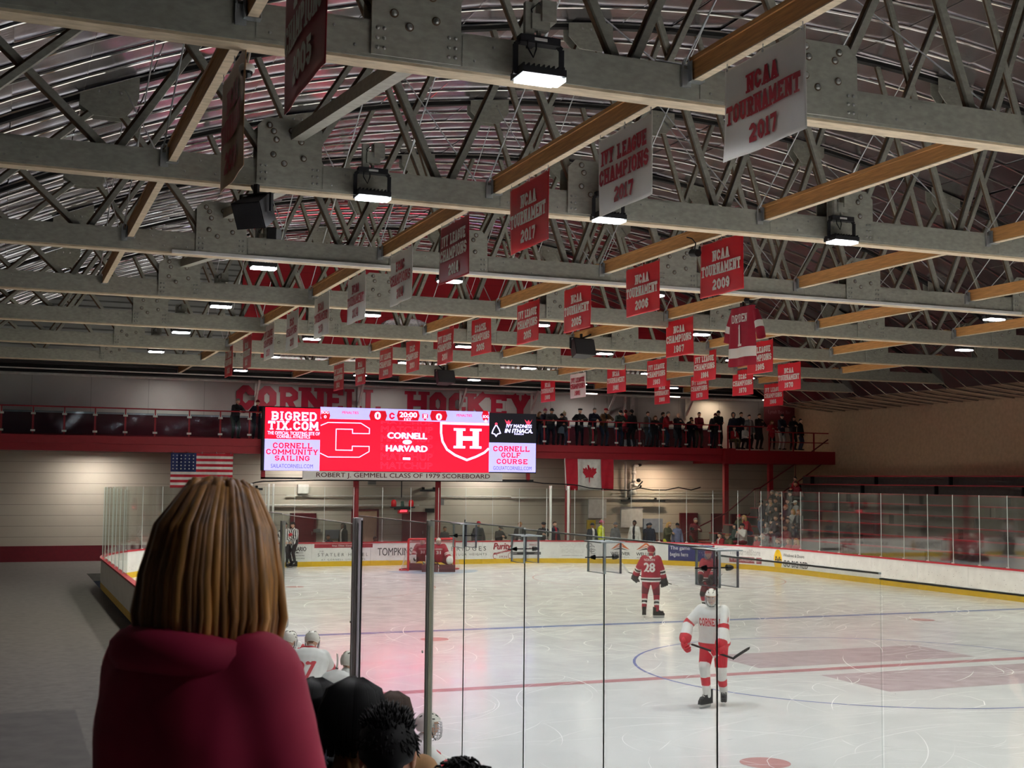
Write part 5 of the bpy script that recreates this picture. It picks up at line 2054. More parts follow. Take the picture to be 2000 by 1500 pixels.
for ya, yb, mt, lb, zt_ in panes:
    b = MB()
    b.b2((GX - .006, ya, HB), (GX + .006, yb, zt_))
    o = tag(b.build('rink_glass', mt), lb, 'glass pane', 'near rink glass panes')
    b = MB()
    b.b2((GX - .007, ya, zt_), (GX + .007, yb, zt_ + .008))
    b.build('top_edge', m_white if 'bright' in lb else m_edge, o)
# dark seam line, its pale half painted as a highlight
for i, y in enumerate(seams):
    b = MB()
    zt_ = ztop((907, 1025, 1180, 1400)[i], (1020, 1040, 1060, 1085)[i]) + .02
    b.b2((GX - .003, y - .004, HB), (GX + .003, y - .0005, zt_), 0)
    b.b2((GX - .003, y - .0005, HB), (GX + .003, y + .004, zt_), 1)
    tag(b.build('glass_seam', [m_black, m_edge]), 'thin dark seam of the near rink glass below clamp %s' % ('by the goal', 'over the circle', 'left of the player numbered 28', 'over the white player')[i], 'seam', 'seams of the near glass')
# aluminium door posts
for y, w, zt_, lb in ((P697, .125, ztop(697, 1011), 'thick grey aluminium post of the bench door'), (P838, .036, ztop(838, 1016), 'slim dark post right of the violet tinted pane'), (P552, .05, ztop(552, 1017), 'grey post at the left end of the bench glass')):
    e = empty('glass_post', lb, 'post', (GX, y, HB))
    b = MB()
    prof = [((.045 if w > .1 else .032) * math.copysign(abs(math.cos(a_)) ** .7, math.cos(a_)), w / 2 * math.copysign(abs(math.sin(a_)) ** .55, math.sin(a_))) for a_ in np.linspace(0, 2 * PI, 25)[:-1]]
    b.prism(prof, (0, 0, 0), (1, 0, 0), (0, 1, 0), zt_ - HB)
    if w > .1:
        b.b2((-.05, -w * .30, 0), (-.04, -w * .22, zt_ - HB), 1)
    b.build('extrusion', [M('post_dark', (140, 138, 130), rough=.5) if w < .1 else M('post_grey', (206, 206, 202), rough=.5), m_alu], e)
    b = MB()
    b.b2((-.012, -w / 2 - (.02 if w > .1 else .006), 0), (.012, -w / 2, zt_ - HB - .05))
    b.build('rubber_gasket', m_alu if w > .1 else M('pale_gasket', (150, 146, 124), rough=.6), e)
    if w > .1:
        b = MB()
        b.b2((-.006, -w / 2 - .11, 0), (.006, -w / 2 - .09, zt_ - HB - .02))
        b.build('door_stile', m_black, e)
    for z in (.5, 1.2, 1.9):
        b = MB()
        b.tube([(-.058, 0, z), (-.05, 0, z)], .012, 8)
        b.build('screw', m_bolt, e)
# clear acrylic clamps that tie neighbouring panes together
for i, (y, px, py) in enumerate(zip(seams, (907, 1025, 1180, 1400), (1046, 1072, 1088, 1109))):
    zc = float(at(px, py, 'x', GX)[2])
    e = empty('glass_clamp', ('clear acrylic glass clamp nearest the goal, with a bright slanted top', 'clear acrylic glass clamp over the CORNELL side of the boards, second from the goal', 'clear acrylic glass clamp left of the player numbered 28', 'clear acrylic glass clamp in front of the hidden red player')[i], 'clamp', (GX, y, zc), 0, 'clear clamps on the near glass')
    for s_, nm in ((-1, 'front_plate'), (1, 'rear_plate')):
        b = MB()
        b.b2((s_ * .05 - .006, -.11, -.085), (s_ * .05 + .006, .11, .085))
        o = b.build(nm, m_acryl, e)
        c = MB()
        for yy in (-.11, .106):
            c.b2((s_ * .05 - .0065, yy, -.085), (s_ * .05 + .0065, yy + .0025, .085))
        c.b2((s_ * .05 - .0065, -.11, -.088), (s_ * .05 + .0065, .11, -.085))
        c.build('plate_edge', M('plate_rim', (92, 90, 104), rough=.3) if s_ > 0 else m_edge, o)
    b = MB()
    b.b2((-.075, -.115, .085), (.075, .115, .092))
    b.build('top_plate', m_edge, e)
    b = MB()
    b.tube([(-.085, 0, 0), (-.07, 0, 0), (-.06, 0, 0)], [.007, .012, .015], 12)
    b.build('knob', m_black, e)
    b = MB()
    b.tube([(.056, 0, 0), (.075, 0, 0), (.09, 0, 0)], [.016, .014, .008], 12)
    b.build('knob', m_black, e)
    b = MB()
    b.tube([(-.12, 0, 0), (.06, 0, 0)], .0035, 8)
    b.build('bolt', m_blackmetal, e)
# ------------------------------------------------------------------ people: one continuous body surface per figure
def V3(*a):
    return Vector(a)


def ik(a, b, l1, l2, pole):
    """Middle joint of a two-bone limb from a to b bending towards the pole direction."""
    d = b - a
    L = min(d.length, (l1 + l2) * .999)
    d = d.normalized()
    b2 = a + d * L
    x = (l1 * l1 - l2 * l2 + L * L) / (2 * L)
    h = math.sqrt(max(0.0, l1 * l1 - x * x))
    p = pole - d * pole.dot(d)
    p = p.normalized() if p.length > 1e-6 else d.orthogonal().normalized()
    return a + d * x + p * h, b2


class Body:
    def __init__(s):
        s.mb = MB()
        s.segs = []        # (p0, p1, r0, r1, tag)
        s.hands = []

    def cap(s, p0, p1, r0, r1, tag, n=12, fl=1.0):
        d = (p1 - p0)
        L = d.length
        d = d / max(L, 1e-6)
        pts, rs = [], []
        for k in range(4):
            a = PI / 2 * (1 - k / 3) * .98
            pts.append(p0 - d * r0 * math.sin(a)); rs.append(max(.002, r0 * math.cos(a)))
        for k in range(1, 4):
            pts.append(p0.lerp(p1, k / 4)); rs.append(r0 + (r1 - r0) * k / 4)
        for k in range(4):
            a = PI / 2 * k / 3 * .98
            pts.append(p1 + d * r1 * math.sin(a)); rs.append(max(.002, r1 * math.cos(a)))
        s.mb.tube(pts, rs, n)
        s.segs.append((p0.copy(), p1.copy(), r0, r1, tag))

    def loft(s, rings, tag, n=18):
        """rings: (centre, x axis, y axis, rx, ry)."""
        vs, fs = [], []
        for c, ax, ay, rx, ry in rings:
            for k in range(n):
                a = 2 * PI * k / n
                vs.append(c + ax * math.cos(a) * rx + ay * math.sin(a) * ry)
        m = len(rings)
        for i in range(m - 1):
            for k in range(n):
                a, b_ = i * n + k, i * n + (k + 1) % n
                fs.append((a, b_, b_ + n, a + n))
        fs.append(tuple(range(n - 1, -1, -1)))
        fs.append(tuple(range((m - 1) * n, m * n)))
        s.mb.add(vs, fs)
        for i in range(m - 1):
            s.segs.append((rings[i][0].copy(), rings[i + 1][0].copy(), (rings[i][3] + rings[i][4]) / 2, (rings[i + 1][3] + rings[i + 1][4]) / 2, tag))


def hand_mesh(mb, wrist, d, palm, side, m, s=1.0, curl=.5, glove=False):
    """Palm, four unequal fingers and a thumb from the side of the palm. d = along the hand, palm = palm normal."""
    d = d.normalized()
    palm = (palm - d * palm.dot(d)).normalized()
    w = d.cross(palm) * side            # towards the thumb
    k = 1.45 if glove else 1.0
    r = .0085 * s * k
    R = Matrix((w, palm, d)).transposed()
    mb.ball(wrist + d * .045 * s, (.042 * s * k, .016 * s * k * 1.1, .055 * s), 10, 8, m, R)
    for i, (off, L) in enumerate(((.028, .072), (.009, .080), (-.010, .075), (-.028, .058))):
        b = wrist + d * .085 * s + w * off * s * k
        a1, a2 = curl * .9 + .08 * i, curl * 2.0 + .1 * i
        p1 = b + (d * math.cos(a1) + palm * math.sin(a1)) * L * .45 * s
        p2 = p1 + (d * math.cos(a2) + palm * math.sin(a2)) * L * .33 * s
        p3 = p2 + (d * math.cos(a2 * 1.35) + palm * math.sin(a2 * 1.35)) * L * .25 * s
        mb.tube([b - d * .02 * s, b, p1, p2, p3], [r * .9, r, r * .95, r * .85, r * .55], 6, m)
    b = wrist + d * .03 * s + w * .032 * s * k
    p1 = b + (w * .75 + d * .55 + palm * .25).normalized() * .034 * s
    p2 = p1 + (d * .85 + palm * .5 * (1 + curl) + w * .15).normalized() * .032 * s
    mb.tube([b - w * .015 * s, b, p1, p2], [r * 1.1, r * 1.25, r * 1.1, r * .7], 6, m)


def head_mesh(mb, C, R, m_skin, m_eye, m_lip, m_iris, s=1.0, jaw=1.0):
    """A head with brow, nose, lips, chin, eyes and ears. Local front is -Y."""
    nu, nv = 30, 26
    o = len(mb.v)
    vs, fs, ms = [], [], []
    for j in range(nv + 1):
        t = PI * j / nv
        for i in range(nu):
            a = 2 * PI * i / nu
            x, y, z = math.sin(t) * math.cos(a), math.sin(t) * math.sin(a), math.cos(t)
            X, Y, Z = x * .076, y * .096, z * .117
            if Z < 0:
                q = -Z / .117
                X *= 1 - .30 * q ** 1.3 * jaw
                if Y > 0:
                    Y *= 1 - .45 * q
                else:
                    Y *= 1 - .10 * q
            if Y < 0:
                def g(cx, cz, sx_, sz_):
                    return math.exp(-((X - cx) / sx_) ** 2 - ((Z - cz) / sz_) ** 2)
                dy = 0
                dy += .016 * g(0, -.018, .010, .020) + .012 * g(0, -.030, .013, .011)
                dy += .005 * g(0, .032, .045, .010)
                dy -= .010 * (g(.031, .010, .016, .011) + g(-.031, .010, .016, .011))
                dy += .006 * g(0, -.056, .022, .0075) - .003 * g(0, -.0565, .02, .002)
                dy += .009 * g(0, -.094, .020, .016)
                dy += .004 * (g(.045, -.018, .018, .018) + g(-.045, -.018, .018, .018))
                Y -= dy
            vs.append(C + R @ (V3(X, Y, Z) * s))
            ms.append((X, Y, Z))
    for j in range(nv):
        for i in range(nu):
            a, b_ = j * nu + i, j * nu + (i + 1) % nu
            q = (a, a + nu, b_ + nu, b_)
            X = sum(ms[k][0] for k in q) / 4
            Y = sum(ms[k][1] for k in q) / 4
            Z = sum(ms[k][2] for k in q) / 4
            mb.f.append(tuple(k + o for k in q))
            mb.m.append(m_lip if (Y < -.05 and abs(X) < .024 and abs(Z + .056) < .0085) else m_skin)
    mb.v.extend([tuple(v) for v in vs])
    for sx_ in (-1, 1):
        mb.ball(C + R @ (V3(sx_ * .031, -.0795, .010) * s), .0125 * s, 8, 6, m_eye)
        mb.ball(C + R @ (V3(sx_ * .031, -.0885, .010) * s), .0055 * s, 6, 5, m_iris)
        mb.ball(C + R @ (V3(sx_ * .031, -.091, .028) * s), (.016 * s, .006 * s, .004 * s), 8, 5, m_iris, R)
        mb.ball(C + R @ (V3(sx_ * .079, .008, -.006) * s), (.010 * s, .018 * s, .031 * s), 8, 8, m_skin, R)
        mb.ball(C + R @ (V3(sx_ * .082, .016, .006) * s), (.010 * s, .016 * s, .018 * s), 8, 6, m_skin, R)


def remeshed(mb, voxel, smooth=4):
    me = mb.mesh('figure', [])
    o = bpy.data.objects.new('figure', me)
    COL.objects.link(o)
    r = o.modifiers.new('r', 'REMESH')
    r.mode = 'VOXEL'
    r.voxel_size = voxel
    r.adaptivity = 0
    if smooth:
        sm = o.modifiers.new('s', 'SMOOTH')
        sm.iterations = smooth
        sm.factor = .5
    dg = bpy.context.evaluated_depsgraph_get()
    m2 = bpy.data.meshes.new_from_object(o.evaluated_get(dg))
    v = np.array([q.co[:] for q in m2.vertices])
    f = [tuple(p.vertices) for p in m2.polygons]
    bpy.data.objects.remove(o)
    bpy.data.meshes.remove(me)
    bpy.data.meshes.remove(m2)
    return v, f


def classify(v, f, segs):
    """Nearest limb segment of every face: tag index list and position along it."""
    fc = np.array([v[list(q)].mean(0) for q in f])
    best = np.full(len(f), 1e9)
    idx = np.zeros(len(f), int)
    tt = np.zeros(len(f))
    for k, (p0, p1, r0, r1, tg) in enumerate(segs):
        a, b_ = np.array(p0), np.array(p1)
        d = b_ - a
        t = np.clip(((fc - a) @ d) / max(1e-9, d @ d), 0, 1)
        dist = np.linalg.norm(fc - a - t[:, None] * d, axis=1) - (r0 + (r1 - r0) * t)
        m = dist < best
        best[m], idx[m], tt[m] = dist[m], k, t[m]
    return fc, idx, tt


SLOTS = ['skin', 'top', 'bottom', 'shoe', 'eye', 'lip', 'iris', 'extra', 'extra2', 'extra3', 'glove']
DEF = {'torso': 1, 'uarm': 1, 'farm': 1, 'thigh': 2, 'shin': 2, 'foot': 3, 'neck': 0, 'coat': 1}


def figure(pose='stand', lean=8, hands=None, feet=None, look=(0, 0), bulk=.02, coat=0.0, twist=0, voxel=.022, paint=None, pelvis=None, gloves=False,
           wide=1.0, handcurl=.5, poles=None, skate=False, hip=.93, headscale=1.0, palms=None):
    """Mesh of a clothed figure facing -Y with its feet on z = 0 (or seated at z = .46). Returns mesh, head frame."""
    B = Body()
    seated = pose == 'seat'
    P = V3(*(pelvis or ((0, 0, .54) if seated else (0, 0, hip))))
    a = math.radians(lean)
    U = V3(0, -math.sin(a), math.cos(a))
    tw = math.radians(twist)
    X = V3(math.cos(tw), math.sin(tw), 0)
    Fw = U.cross(X).normalized()            # towards the back
    X = Fw.cross(U).normalized() * 1.0
    bk = bulk
    prof = [(-.13, .14, .115), (-.02, .172, .128), (.10, .162, .120), (.24, .170, .122), (.36, .190, .126), (.45, .178, .108), (.515, .10, .078)]
    B.loft([(P + U * h, X, Fw, (rx + bk) * wide, (ry + bk * 1.2) * (1 + (wide - 1) * .6)) for h, rx, ry in prof], 'torso')
    if coat:
        dn = V3(0, 0, -1) if not seated else V3(0, -.9, -.35)
        B.loft([(P + dn * t, X, Fw, (.178 + bk + .02 * t) * wide, .135 + bk + .02 * t) for t in (0, coat * .5, coat)], 'coat')
    N = P + U * .53
    hp, hy = math.radians(look[0]), math.radians(look[1])
    HR = Matrix.Rotation(hy, 3, 'Z') @ Matrix.Rotation(hp, 3, 'X')
    HC = N + V3(0, -.018 - .4 * math.sin(a) * .1, 0) + HR @ V3(0, -.012, .135)
    B.cap(P + U * .47, N.lerp(HC, .35), .062, .054, 'neck')
    for i, sx_ in enumerate((-1, 1)):
        k = 'RL'[i]
        sh = P + U * .455 + X * sx_ * .178 * wide
        hd = V3(*(hands or {}).get(k, (sx_ * .26, -.06, hip - .12)))
        pole = V3(*(poles or {}).get(k, (sx_ * .7, .5, -.6)))
        el, wr = ik(sh, hd, .285, .255, pole)
        B.cap(sh - X * sx_ * .03, el, .060 + bk * .8, .046 + bk * .75, 'uarm' + k)
        B.cap(el, wr, .046 + bk * .75, .031 + bk * (.9 if not gloves else 1.3), 'farm' + k)
        B.hands.append((wr, (wr - el).normalized(), sx_))
        hp_ = P + X * sx_ * .088 * wide - V3(0, 0, .03)
        ft = V3(*(feet or {}).get(k, ((sx_ * .11, -.42, .09) if seated else (sx_ * .12, .0, .09))))
        kn, an = ik(hp_, ft, .43, .42, V3(sx_ * .12, -1, .15))
        B.cap(hp_, kn, .088 + bk * .75, .060 + bk * .6, 'thigh' + k)
        B.cap(kn, an, .060 + bk * .5, .042 + bk * .4, 'shin' + k)
        fd = V3(sx_ * .28, -1, 0).normalized()
        if skate:
            fd = V3(*(skate[k])).normalized()
        B.cap(an + V3(0, 0, -.035) - fd * .04, an + V3(0, 0, -.048) + fd * .15, .046, .036, 'foot' + k)
    v, f = remeshed(B.mb, voxel)
    fc, idx, tt = classify(v, f, B.segs)
    mat = np.zeros(len(f), int)
    tags = [s_[4] for s_ in B.segs]
    for i in range(len(f)):
        tg = tags[idx[i]]
        r = paint(tg, tt[i], fc[i]) if paint else None
        if r is None:
            r = DEF.get(tg.rstrip('RL'), 1)
            if tg == 'neck' and fc[i][2] < N.z - .01:
                r = 1
        mat[i] = r
    mb = MB()
    mb.v = [tuple(q) for q in v]
    mb.f = list(f)
    mb.m = [int(q) for q in mat]
    for (wr, d, sx_) in B.hands:
        k = 'RL'[0 if sx_ < 0 else 1]
        pn = V3(*(palms or {}).get(k, (-sx_ * .8, -.1, -.5)))
        hand_mesh(mb, wr, d, pn, sx_, 10 if gloves else 0, 1.75 if gloves else 1.0, handcurl, gloves)
    head_mesh(mb, HC, HR, 0, 4, 5, 6, headscale)
    me = bpy.data.meshes.new('body')
    me.from_pydata(mb.v, [], mb.f)
    for s_ in SLOTS:
        me.materials.append(None)
    me.polygons.foreach_set('material_index', mb.m)
    me.polygons.foreach_set('use_smooth', [True] * len(mb.f))
    me.update()
    fr = Matrix.Translation(HC) @ HR.to_4x4()
    return me, fr, B


# ---- hair and headwear, built around the head centre and shared by every copy
def shell(fn, nu=26, nv=20):
    mb = MB()
    vs, fs = [], []
    for j in range(nv + 1):
        t = PI * j / nv
        for i in range(nu):
            a = 2 * PI * i / nu
            vs.append(fn(math.sin(t) * math.cos(a), math.sin(t) * math.sin(a), math.cos(t)))
    for j in range(nv):
        for i in range(nu):
            a, b_ = j * nu + i, j * nu + (i + 1) % nu
            fs.append((a, a + nu, b_ + nu, b_))
    mb.add(vs, fs)
    return mb


def f_short(x, y, z):
    X, Y, Z = x * .083, y * .100 + .012, z * .104 + .026
    if Y < -.03 and Z < .055:
        X, Y, Z = X * .8, Y * .7 + .02, Z
    if Z < -.02:
        X *= .86
        Y = Y * .9
    n_ = .003 * math.sin(31 * x + 17 * z) * math.sin(23 * y)
    return (X * (1 + n_ * 8), Y, Z + n_)


def f_beanie(x, y, z):
    X, Y, Z = x * .086, y * .106 + .004, z * .100 + .040
    if Z < .030:
        Z = .030 - (.030 - Z) * .12
        X *= 1.06
        Y = Y * 1.05
        if z < -.5:
            X, Y = X * .9, Y * .9
    return (X, Y, Z)


HAIR = {}


def make_hair():
    HAIR['short'] = [('hair', shell(f_short), 0)]
    lg = shell(f_short)
    for k in range(16):
        a = PI * (k / 15) * 1.16 - PI * .08
        x, y = .080 * math.cos(a), .03 + .075 * math.sin(a)
        lg.tube([(x * .7, y * .6, .085), (x, y, .02), (x * 1.15, y * 1.1, -.10), (x * 1.2, y * 1.0 - .01, -.20), (x * 1.1, y * .8 - .02, -.30)], [.02, .030, .032, .028, .010], 7)
    HAIR['long'] = [('hair', lg, 0)]
    HAIR['bald'] = [('hair', shell(lambda x, y, z: (x * .078, y * .092 + .022, z * .06 - .01) if y > -.2 else (x * .07, y * .06 + .03, z * .05 - .01)), 0)]
    cap = shell(lambda x, y, z: (x * .087, y * .105 + .003, (z * .088 + .040) if z > -.12 else .030 + z * .01))
    br = MB()
    vs = []
    for r_ in (0, 1):
        for i in range(11):
            a = PI * (1.12 + .76 * i / 10)
            q = .095 + .075 * r_ * math.sin(PI * i / 10) ** .5
            vs += [(q * math.cos(a) * .85, q * math.sin(a) * 1.08, .036 - .012 * r_), (q * math.cos(a) * .85, q * math.sin(a) * 1.08, .029 - .012 * r_)]
    fs = []
    for i in range(10):
        fs += [(2 * i, 2 * i + 2, 24 + 2 * i, 22 + 2 * i), (2 * i + 1, 23 + 2 * i, 25 + 2 * i, 2 * i + 3), (22 + 2 * i, 24 + 2 * i, 25 + 2 * i, 23 + 2 * i)]
    br.add(vs, fs)
    HAIR['cap'] = [('hair', shell(f_short), 1), ('cap_crown', cap, 0), ('cap_brim', br, 0)]
    bn = shell(f_beanie)
    cuff = MB()
    cuff.tube([(.092 * math.cos(a), .112 * math.sin(a) + .004, .040) for a in np.linspace(0, 2 * PI, 25)], .016, 8)
    HAIR['beanie'] = [('hair', shell(f_short), 1), ('beanie_crown', bn, 0), ('beanie_cuff', cuff, 0)]
    pom = MB()
    pom.ball((0, .01, .155), .034, 12, 8)
    HAIR['pom'] = HAIR['beanie'] + [('pompom', pom, 2)]
    hood = shell(lambda x, y, z: (x * .098, y * .118 + .012, z * .125 + .02) if y > -.55 or z > .5 else (x * .07, y * .06 + .02, z * .1))
    hood.tube([(.085 * math.cos(a), -.055, .02 + .12 * math.sin(a)) for a in np.linspace(-.9, PI + .9, 20)], .016, 7)
    HAIR['hood'] = [('hood', hood, 0)]
    ber = shell(lambda x, y, z: (x * .105, y * .125 - .004, z * .045 + .085))
    HAIR['flatcap'] = [('hair', shell(f_short), 1), ('flat_cap', ber, 0)]
    for k in list(HAIR):
        HAIR[k] = [(nm, mb.mesh(nm, [None], True), slot) for nm, mb, slot in HAIR[k]]


make_hair()
SKINS = {'l': M('skin_light', (222, 172, 144), rough=.55, var=.05), 'm': M('skin_medium', (188, 134, 104), rough=.55, var=.05), 'd': M('skin_dark', (104, 68, 50), rough=.55, var=.05)}
m_eye = M('eye_white', (226, 222, 216), rough=.3)
m_lip = M('lips', (176, 96, 90), rough=.5)
m_iris = M('iris_and_brow', (50, 36, 28), rough=.5)
CLO = {}


def cloth_mat(c):
    names = {'black': (26, 26, 30), 'navy': (28, 34, 54), 'char': (52, 54, 58), 'grey': (112, 112, 114), 'lgrey': (164, 164, 162), 'brown': (104, 72, 40), 'tan': (150, 112, 72), 'olive': (84, 82, 56), 'khaki': (140, 126, 94),
             'red': (160, 22, 38), 'dred': (116, 18, 34), 'jeans': (62, 78, 104), 'ljeans': (96, 116, 140), 'white': (214, 212, 206), 'green': (44, 62, 54), 'blue': (70, 100, 150), 'yellow': (214, 222, 40), 'cream': (214, 200, 168), 'plaid': (120, 130, 170),
             'blond': (190, 150, 90), 'lbrown': (122, 86, 54), 'dbrown': (58, 40, 28), 'ginger': (170, 100, 60), 'grayhair': (140, 136, 130), 'pink': (190, 90, 120), 'blazer': (92, 84, 76), 'lblue': (150, 170, 196)}
    if c not in CLO:
        CLO[c] = M('cloth_' + c, names[c], rough=.85, var=.16, scale=9, bump=.15)
    return CLO[c]


def person(label, tmpl, loc, rz=0.0, scale=1.0, top='black', bottom='jeans', shoe='black', hair='short', hcol='dbrown', hat=None, skin='l', group=None, extra=None, name='person'):
    me, fr, B = tmpl
    o = bpy.data.objects.new(name, me)
    COL.objects.link(o)
    o.location = loc
    o.rotation_euler = (0, 0, rz)
    o.scale = (scale,) * 3
    tag(o, label, 'person', group)
    ms = [SKINS[skin], cloth_mat(top), cloth_mat(bottom), cloth_mat(shoe), m_eye, m_lip, m_iris, cloth_mat((extra or ['white'])[0]), cloth_mat((extra or ['white', 'white'])[-1]), cloth_mat('white'), cloth_mat('black')]
    for i, m in enumerate(ms):
        o.material_slots[i].link = 'OBJECT'
        o.material_slots[i].material = m
    if hair:
        for nm, hm, slot in HAIR[hair]:
            h = bpy.data.objects.new(nm, hm)
            COL.objects.link(h)
            h.parent = o
            h.matrix_local = fr
            h.material_slots[0].link = 'OBJECT'
            hatted = hair in ('cap', 'beanie', 'pom', 'hood', 'flatcap')
            h.material_slots[0].material = cloth_mat((hat or 'black') if (slot == 0 and hatted) else hcol if slot < 2 else 'cream')
    return o


# pose templates for the spectators
def open_jacket(tg, t, p):
    if tg in ('torso', 'coat') and abs(p[0]) < .045 and p[1] < -.05:
        return 7
    return None


T = {}
T['rail'] = figure('stand', 22, {'R': (-.05, -.44, 1.14), 'L': (.06, -.46, 1.12)}, look=(14, 0), bulk=.03, poles={'R': (-1, .1, -.5), 'L': (1, .1, -.5)}, pelvis=(0, .06, .92), coat=.12)
T['rail2'] = figure('stand', 16, {'R': (-.16, -.42, 1.15), 'L': (.10, -.42, 1.16)}, look=(6, 12), bulk=.028, poles={'R': (-1, .2, -.3), 'L': (1, .2, -.3)}, pelvis=(0, .05, .93), coat=.2, paint=open_jacket)
T['fold'] = figure('stand', 4, {'R': (.10, -.24, 1.16), 'L': (-.10, -.26, 1.12)}, look=(4, -10), bulk=.025, poles={'R': (-1, .2, -.5), 'L': (1, .2, -.5)}, paint=open_jacket)
T['stand'] = figure('stand', 2, {'R': (-.27, -.05, .82), 'L': (.27, -.08, .83)}, look=(2, 0), bulk=.025, coat=.1, paint=open_jacket)
T['phone'] = figure('stand', 6, {'R': (-.08, -.30, 1.22), 'L': (.09, -.30, 1.20)}, look=(18, 5), bulk=.025, poles={'R': (-1, .2, -.8), 'L': (1, .2, -.8)}, coat=.15)
T['coat'] = figure('stand', 5, {'R': (-.07, -.27, 1.3), 'L': (.07, -.27, 1.28)}, look=(5, 0), bulk=.035, poles={'R': (-1, .2, -.8), 'L': (1, .2, -.8)}, coat=.45)
T['seat'] = figure('seat', 8, {'R': (-.10, -.36, .66), 'L': (.10, -.38, .65)}, look=(2, 0), bulk=.025, paint=open_jacket)
T['seat2'] = figure('seat', 24, {'R': (-.12, -.44, .68), 'L': (.06, -.46, .68)}, look=(4, 15), bulk=.03)
T['clap'] = figure('seat', 4, {'R': (-.05, -.30, .92), 'L': (.06, -.30, .93)}, look=(-3, -12), bulk=.03)
# ------------------------------------------------------------------ spectators on the balcony
ZB = 5.22
BAL = [  # px of the head, py of its top, pose, turn, hair, hair colour, hat, top, bottom, skin, inner, label
    (461, 779, 'rail', .25, 'short', 'grayhair', None, 'black', 'olive', 'l', None, 'person in black jacket with folded hands leaning on the balcony, left of the scoreboard'),
    (502, 781, 'rail2', .1, 'cap', 'dbrown', 'red', 'navy', 'black', 'l', ['red'], 'person in red cap and red shirt leaning beside the scoreboard corner'),
    (1051, 804, 'rail2', .3, 'long', 'lbrown', None, 'black', 'jeans', 'l', ['grey'], 'person with long brown hair right at the edge of the dark scoreboard advert'),
    (1063.5, 798, 'fold', .1, 'pom', 'dbrown', 'pink', 'navy', 'jeans', 'l', ['char'], 'person in a light red knit hat beside the scoreboard'),
    (1076, 798, 'rail', -.2, 'beanie', 'black', 'black', 'char', 'navy', 'm', None, 'person in black beanie looking down over the rail, third from the scoreboard'),
    (1094, 808, 'rail', .0, 'beanie', 'black', 'black', 'black', 'black', 'l', None, 'short person in black beanie holding a white bag at the rail'),
    (1101, 804, 'stand', .4, 'pom', 'blond', 'cream', 'char', 'ljeans', 'l', ['char'], 'person in a cream knit hat and jeans behind the one with the white bag'),
    (1132, 798, 'rail2', -.25, 'flatcap', 'grayhair', 'black', 'black', 'navy', 'l', ['black'], 'person in a wide black beret leaning over the rail with a paper in hand'),
    (1157.5, 797, 'rail', .0, 'short', 'grayhair', None, 'navy', 'khaki', 'l', None, 'person in dark coat and khaki trousers with hands clasped on the rail'),
    (1180, 797, 'rail2', .1, 'cap', 'grayhair', 'red', 'brown', 'jeans', 'l', ['char'], 'person in red cap and brown jacket leaning on the rail'),
    (1208, 801, 'rail', .0, 'cap', 'dbrown', 'black', 'green', 'jeans', 'l', None, 'person in black cap and dark green vest with clasped hands on the rail'),
    (1222, 800, 'stand', 2.8, 'cap', 'dbrown', 'red', 'red', 'black', 'l', ['red'], 'person in red cap and red jacket turned away from the ice'),
    (1235, 800, 'stand', 3.3, 'beanie', 'black', 'black', 'black', 'black', 'm', ['black'], 'person in black hat with back turned, beside the red jacket'),
    (1264, 804, 'stand', .3, 'short', 'dbrown', None, 'blazer', 'grey', 'l', ['lblue'], 'person in grey blazer and pale blue shirt at the rail'),
    (1279, 812, 'phone', -.2, 'long', 'lbrown', None, 'black', 'black', 'l', None, 'person with long hair and dark top holding a drink beside the blazer'),
    (1293, 805, 'stand', 1.2, 'short', 'dbrown', None, 'black', 'khaki', 'l', ['black'], 'person in black behind the red sweater, mostly hidden'),
    (1300, 804, 'phone', .9, 'short', 'grayhair', None, 'red', 'ljeans', 'l', None, 'grey haired person in red sweater and jeans facing right'),
    (1323, 807, 'coat', .0, 'bald', 'ginger', None, 'char', 'grey', 'l', None, 'person in long dark coat with hands at the mouth'),
    (1343, 815, 'rail', .7, 'short', 'black', None, 'black', 'black', 'm', None, 'dark haired person bent sideways over the rail'),
    (1351, 820, 'rail', -.3, 'short', 'dbrown', None, 'navy', 'navy', 'l', None, 'small person peering over the rail beside the dark red jacket'),
    (1364.5, 805, 'fold', -.1, 'short', 'black', None, 'dred', 'khaki', 'l', ['dred'], 'person in dark red jacket and khaki trousers with crossed arms'),
    (1391, 807, 'rail', .3, 'cap', 'dbrown', 'dred', 'char', 'jeans', 'l', None, 'person in dark red cap bending behind the tall black hoodie'),
    (1402.5, 802, 'fold', -.3, 'cap', 'black', 'black', 'black', 'black', 'l', ['black'], 'tall person in black cap and black hoodie at the rail'),
    (1433, 806, 'stand', -.8, 'hood', 'grey', 'grey', 'navy', 'navy', 'l', ['navy'], 'person in a grey hood in profile at the corner of the balcony'),
    (1445.5, 805, 'fold', .2, 'short', 'dbrown', None, 'navy', 'navy', 'l', ['navy'], 'person in dark jacket right of the grey hood'),
    (1462.5, 810, 'stand', .0, 'short', 'black', None, 'grey', 'black', 'l', ['lgrey'], 'person in a pale grey scarf on the balcony'),
    (1481, 808, 'coat', .1, 'short', 'dbrown', None, 'black', 'black', 'l', None, 'person in long black coat right of the pale scarf'),
    (1507, 821, 'phone', -.3, 'long', 'lbrown', None, 'red', 'black', 'l', None, 'person with long brown hair in a red coat on the balcony'),
    (1525.5, 809, 'fold', .1, 'cap', 'dbrown', 'black', 'navy', 'lgrey', 'l', ['navy'], 'person in dark cap, navy jacket and pale trousers below the dark red sign'),
    (1548, 813, 'phone', -.1, 'long', 'dbrown', None, 'black', 'black', 'l', None, 'person with long dark hair in a black coat at the right end of the rail'),
    (1562, 818, 'stand', .5, 'short', 'black', None, 'black', 'jeans', 'l', ['black'], 'person in black cut by the right edge of the balcony view'),
]
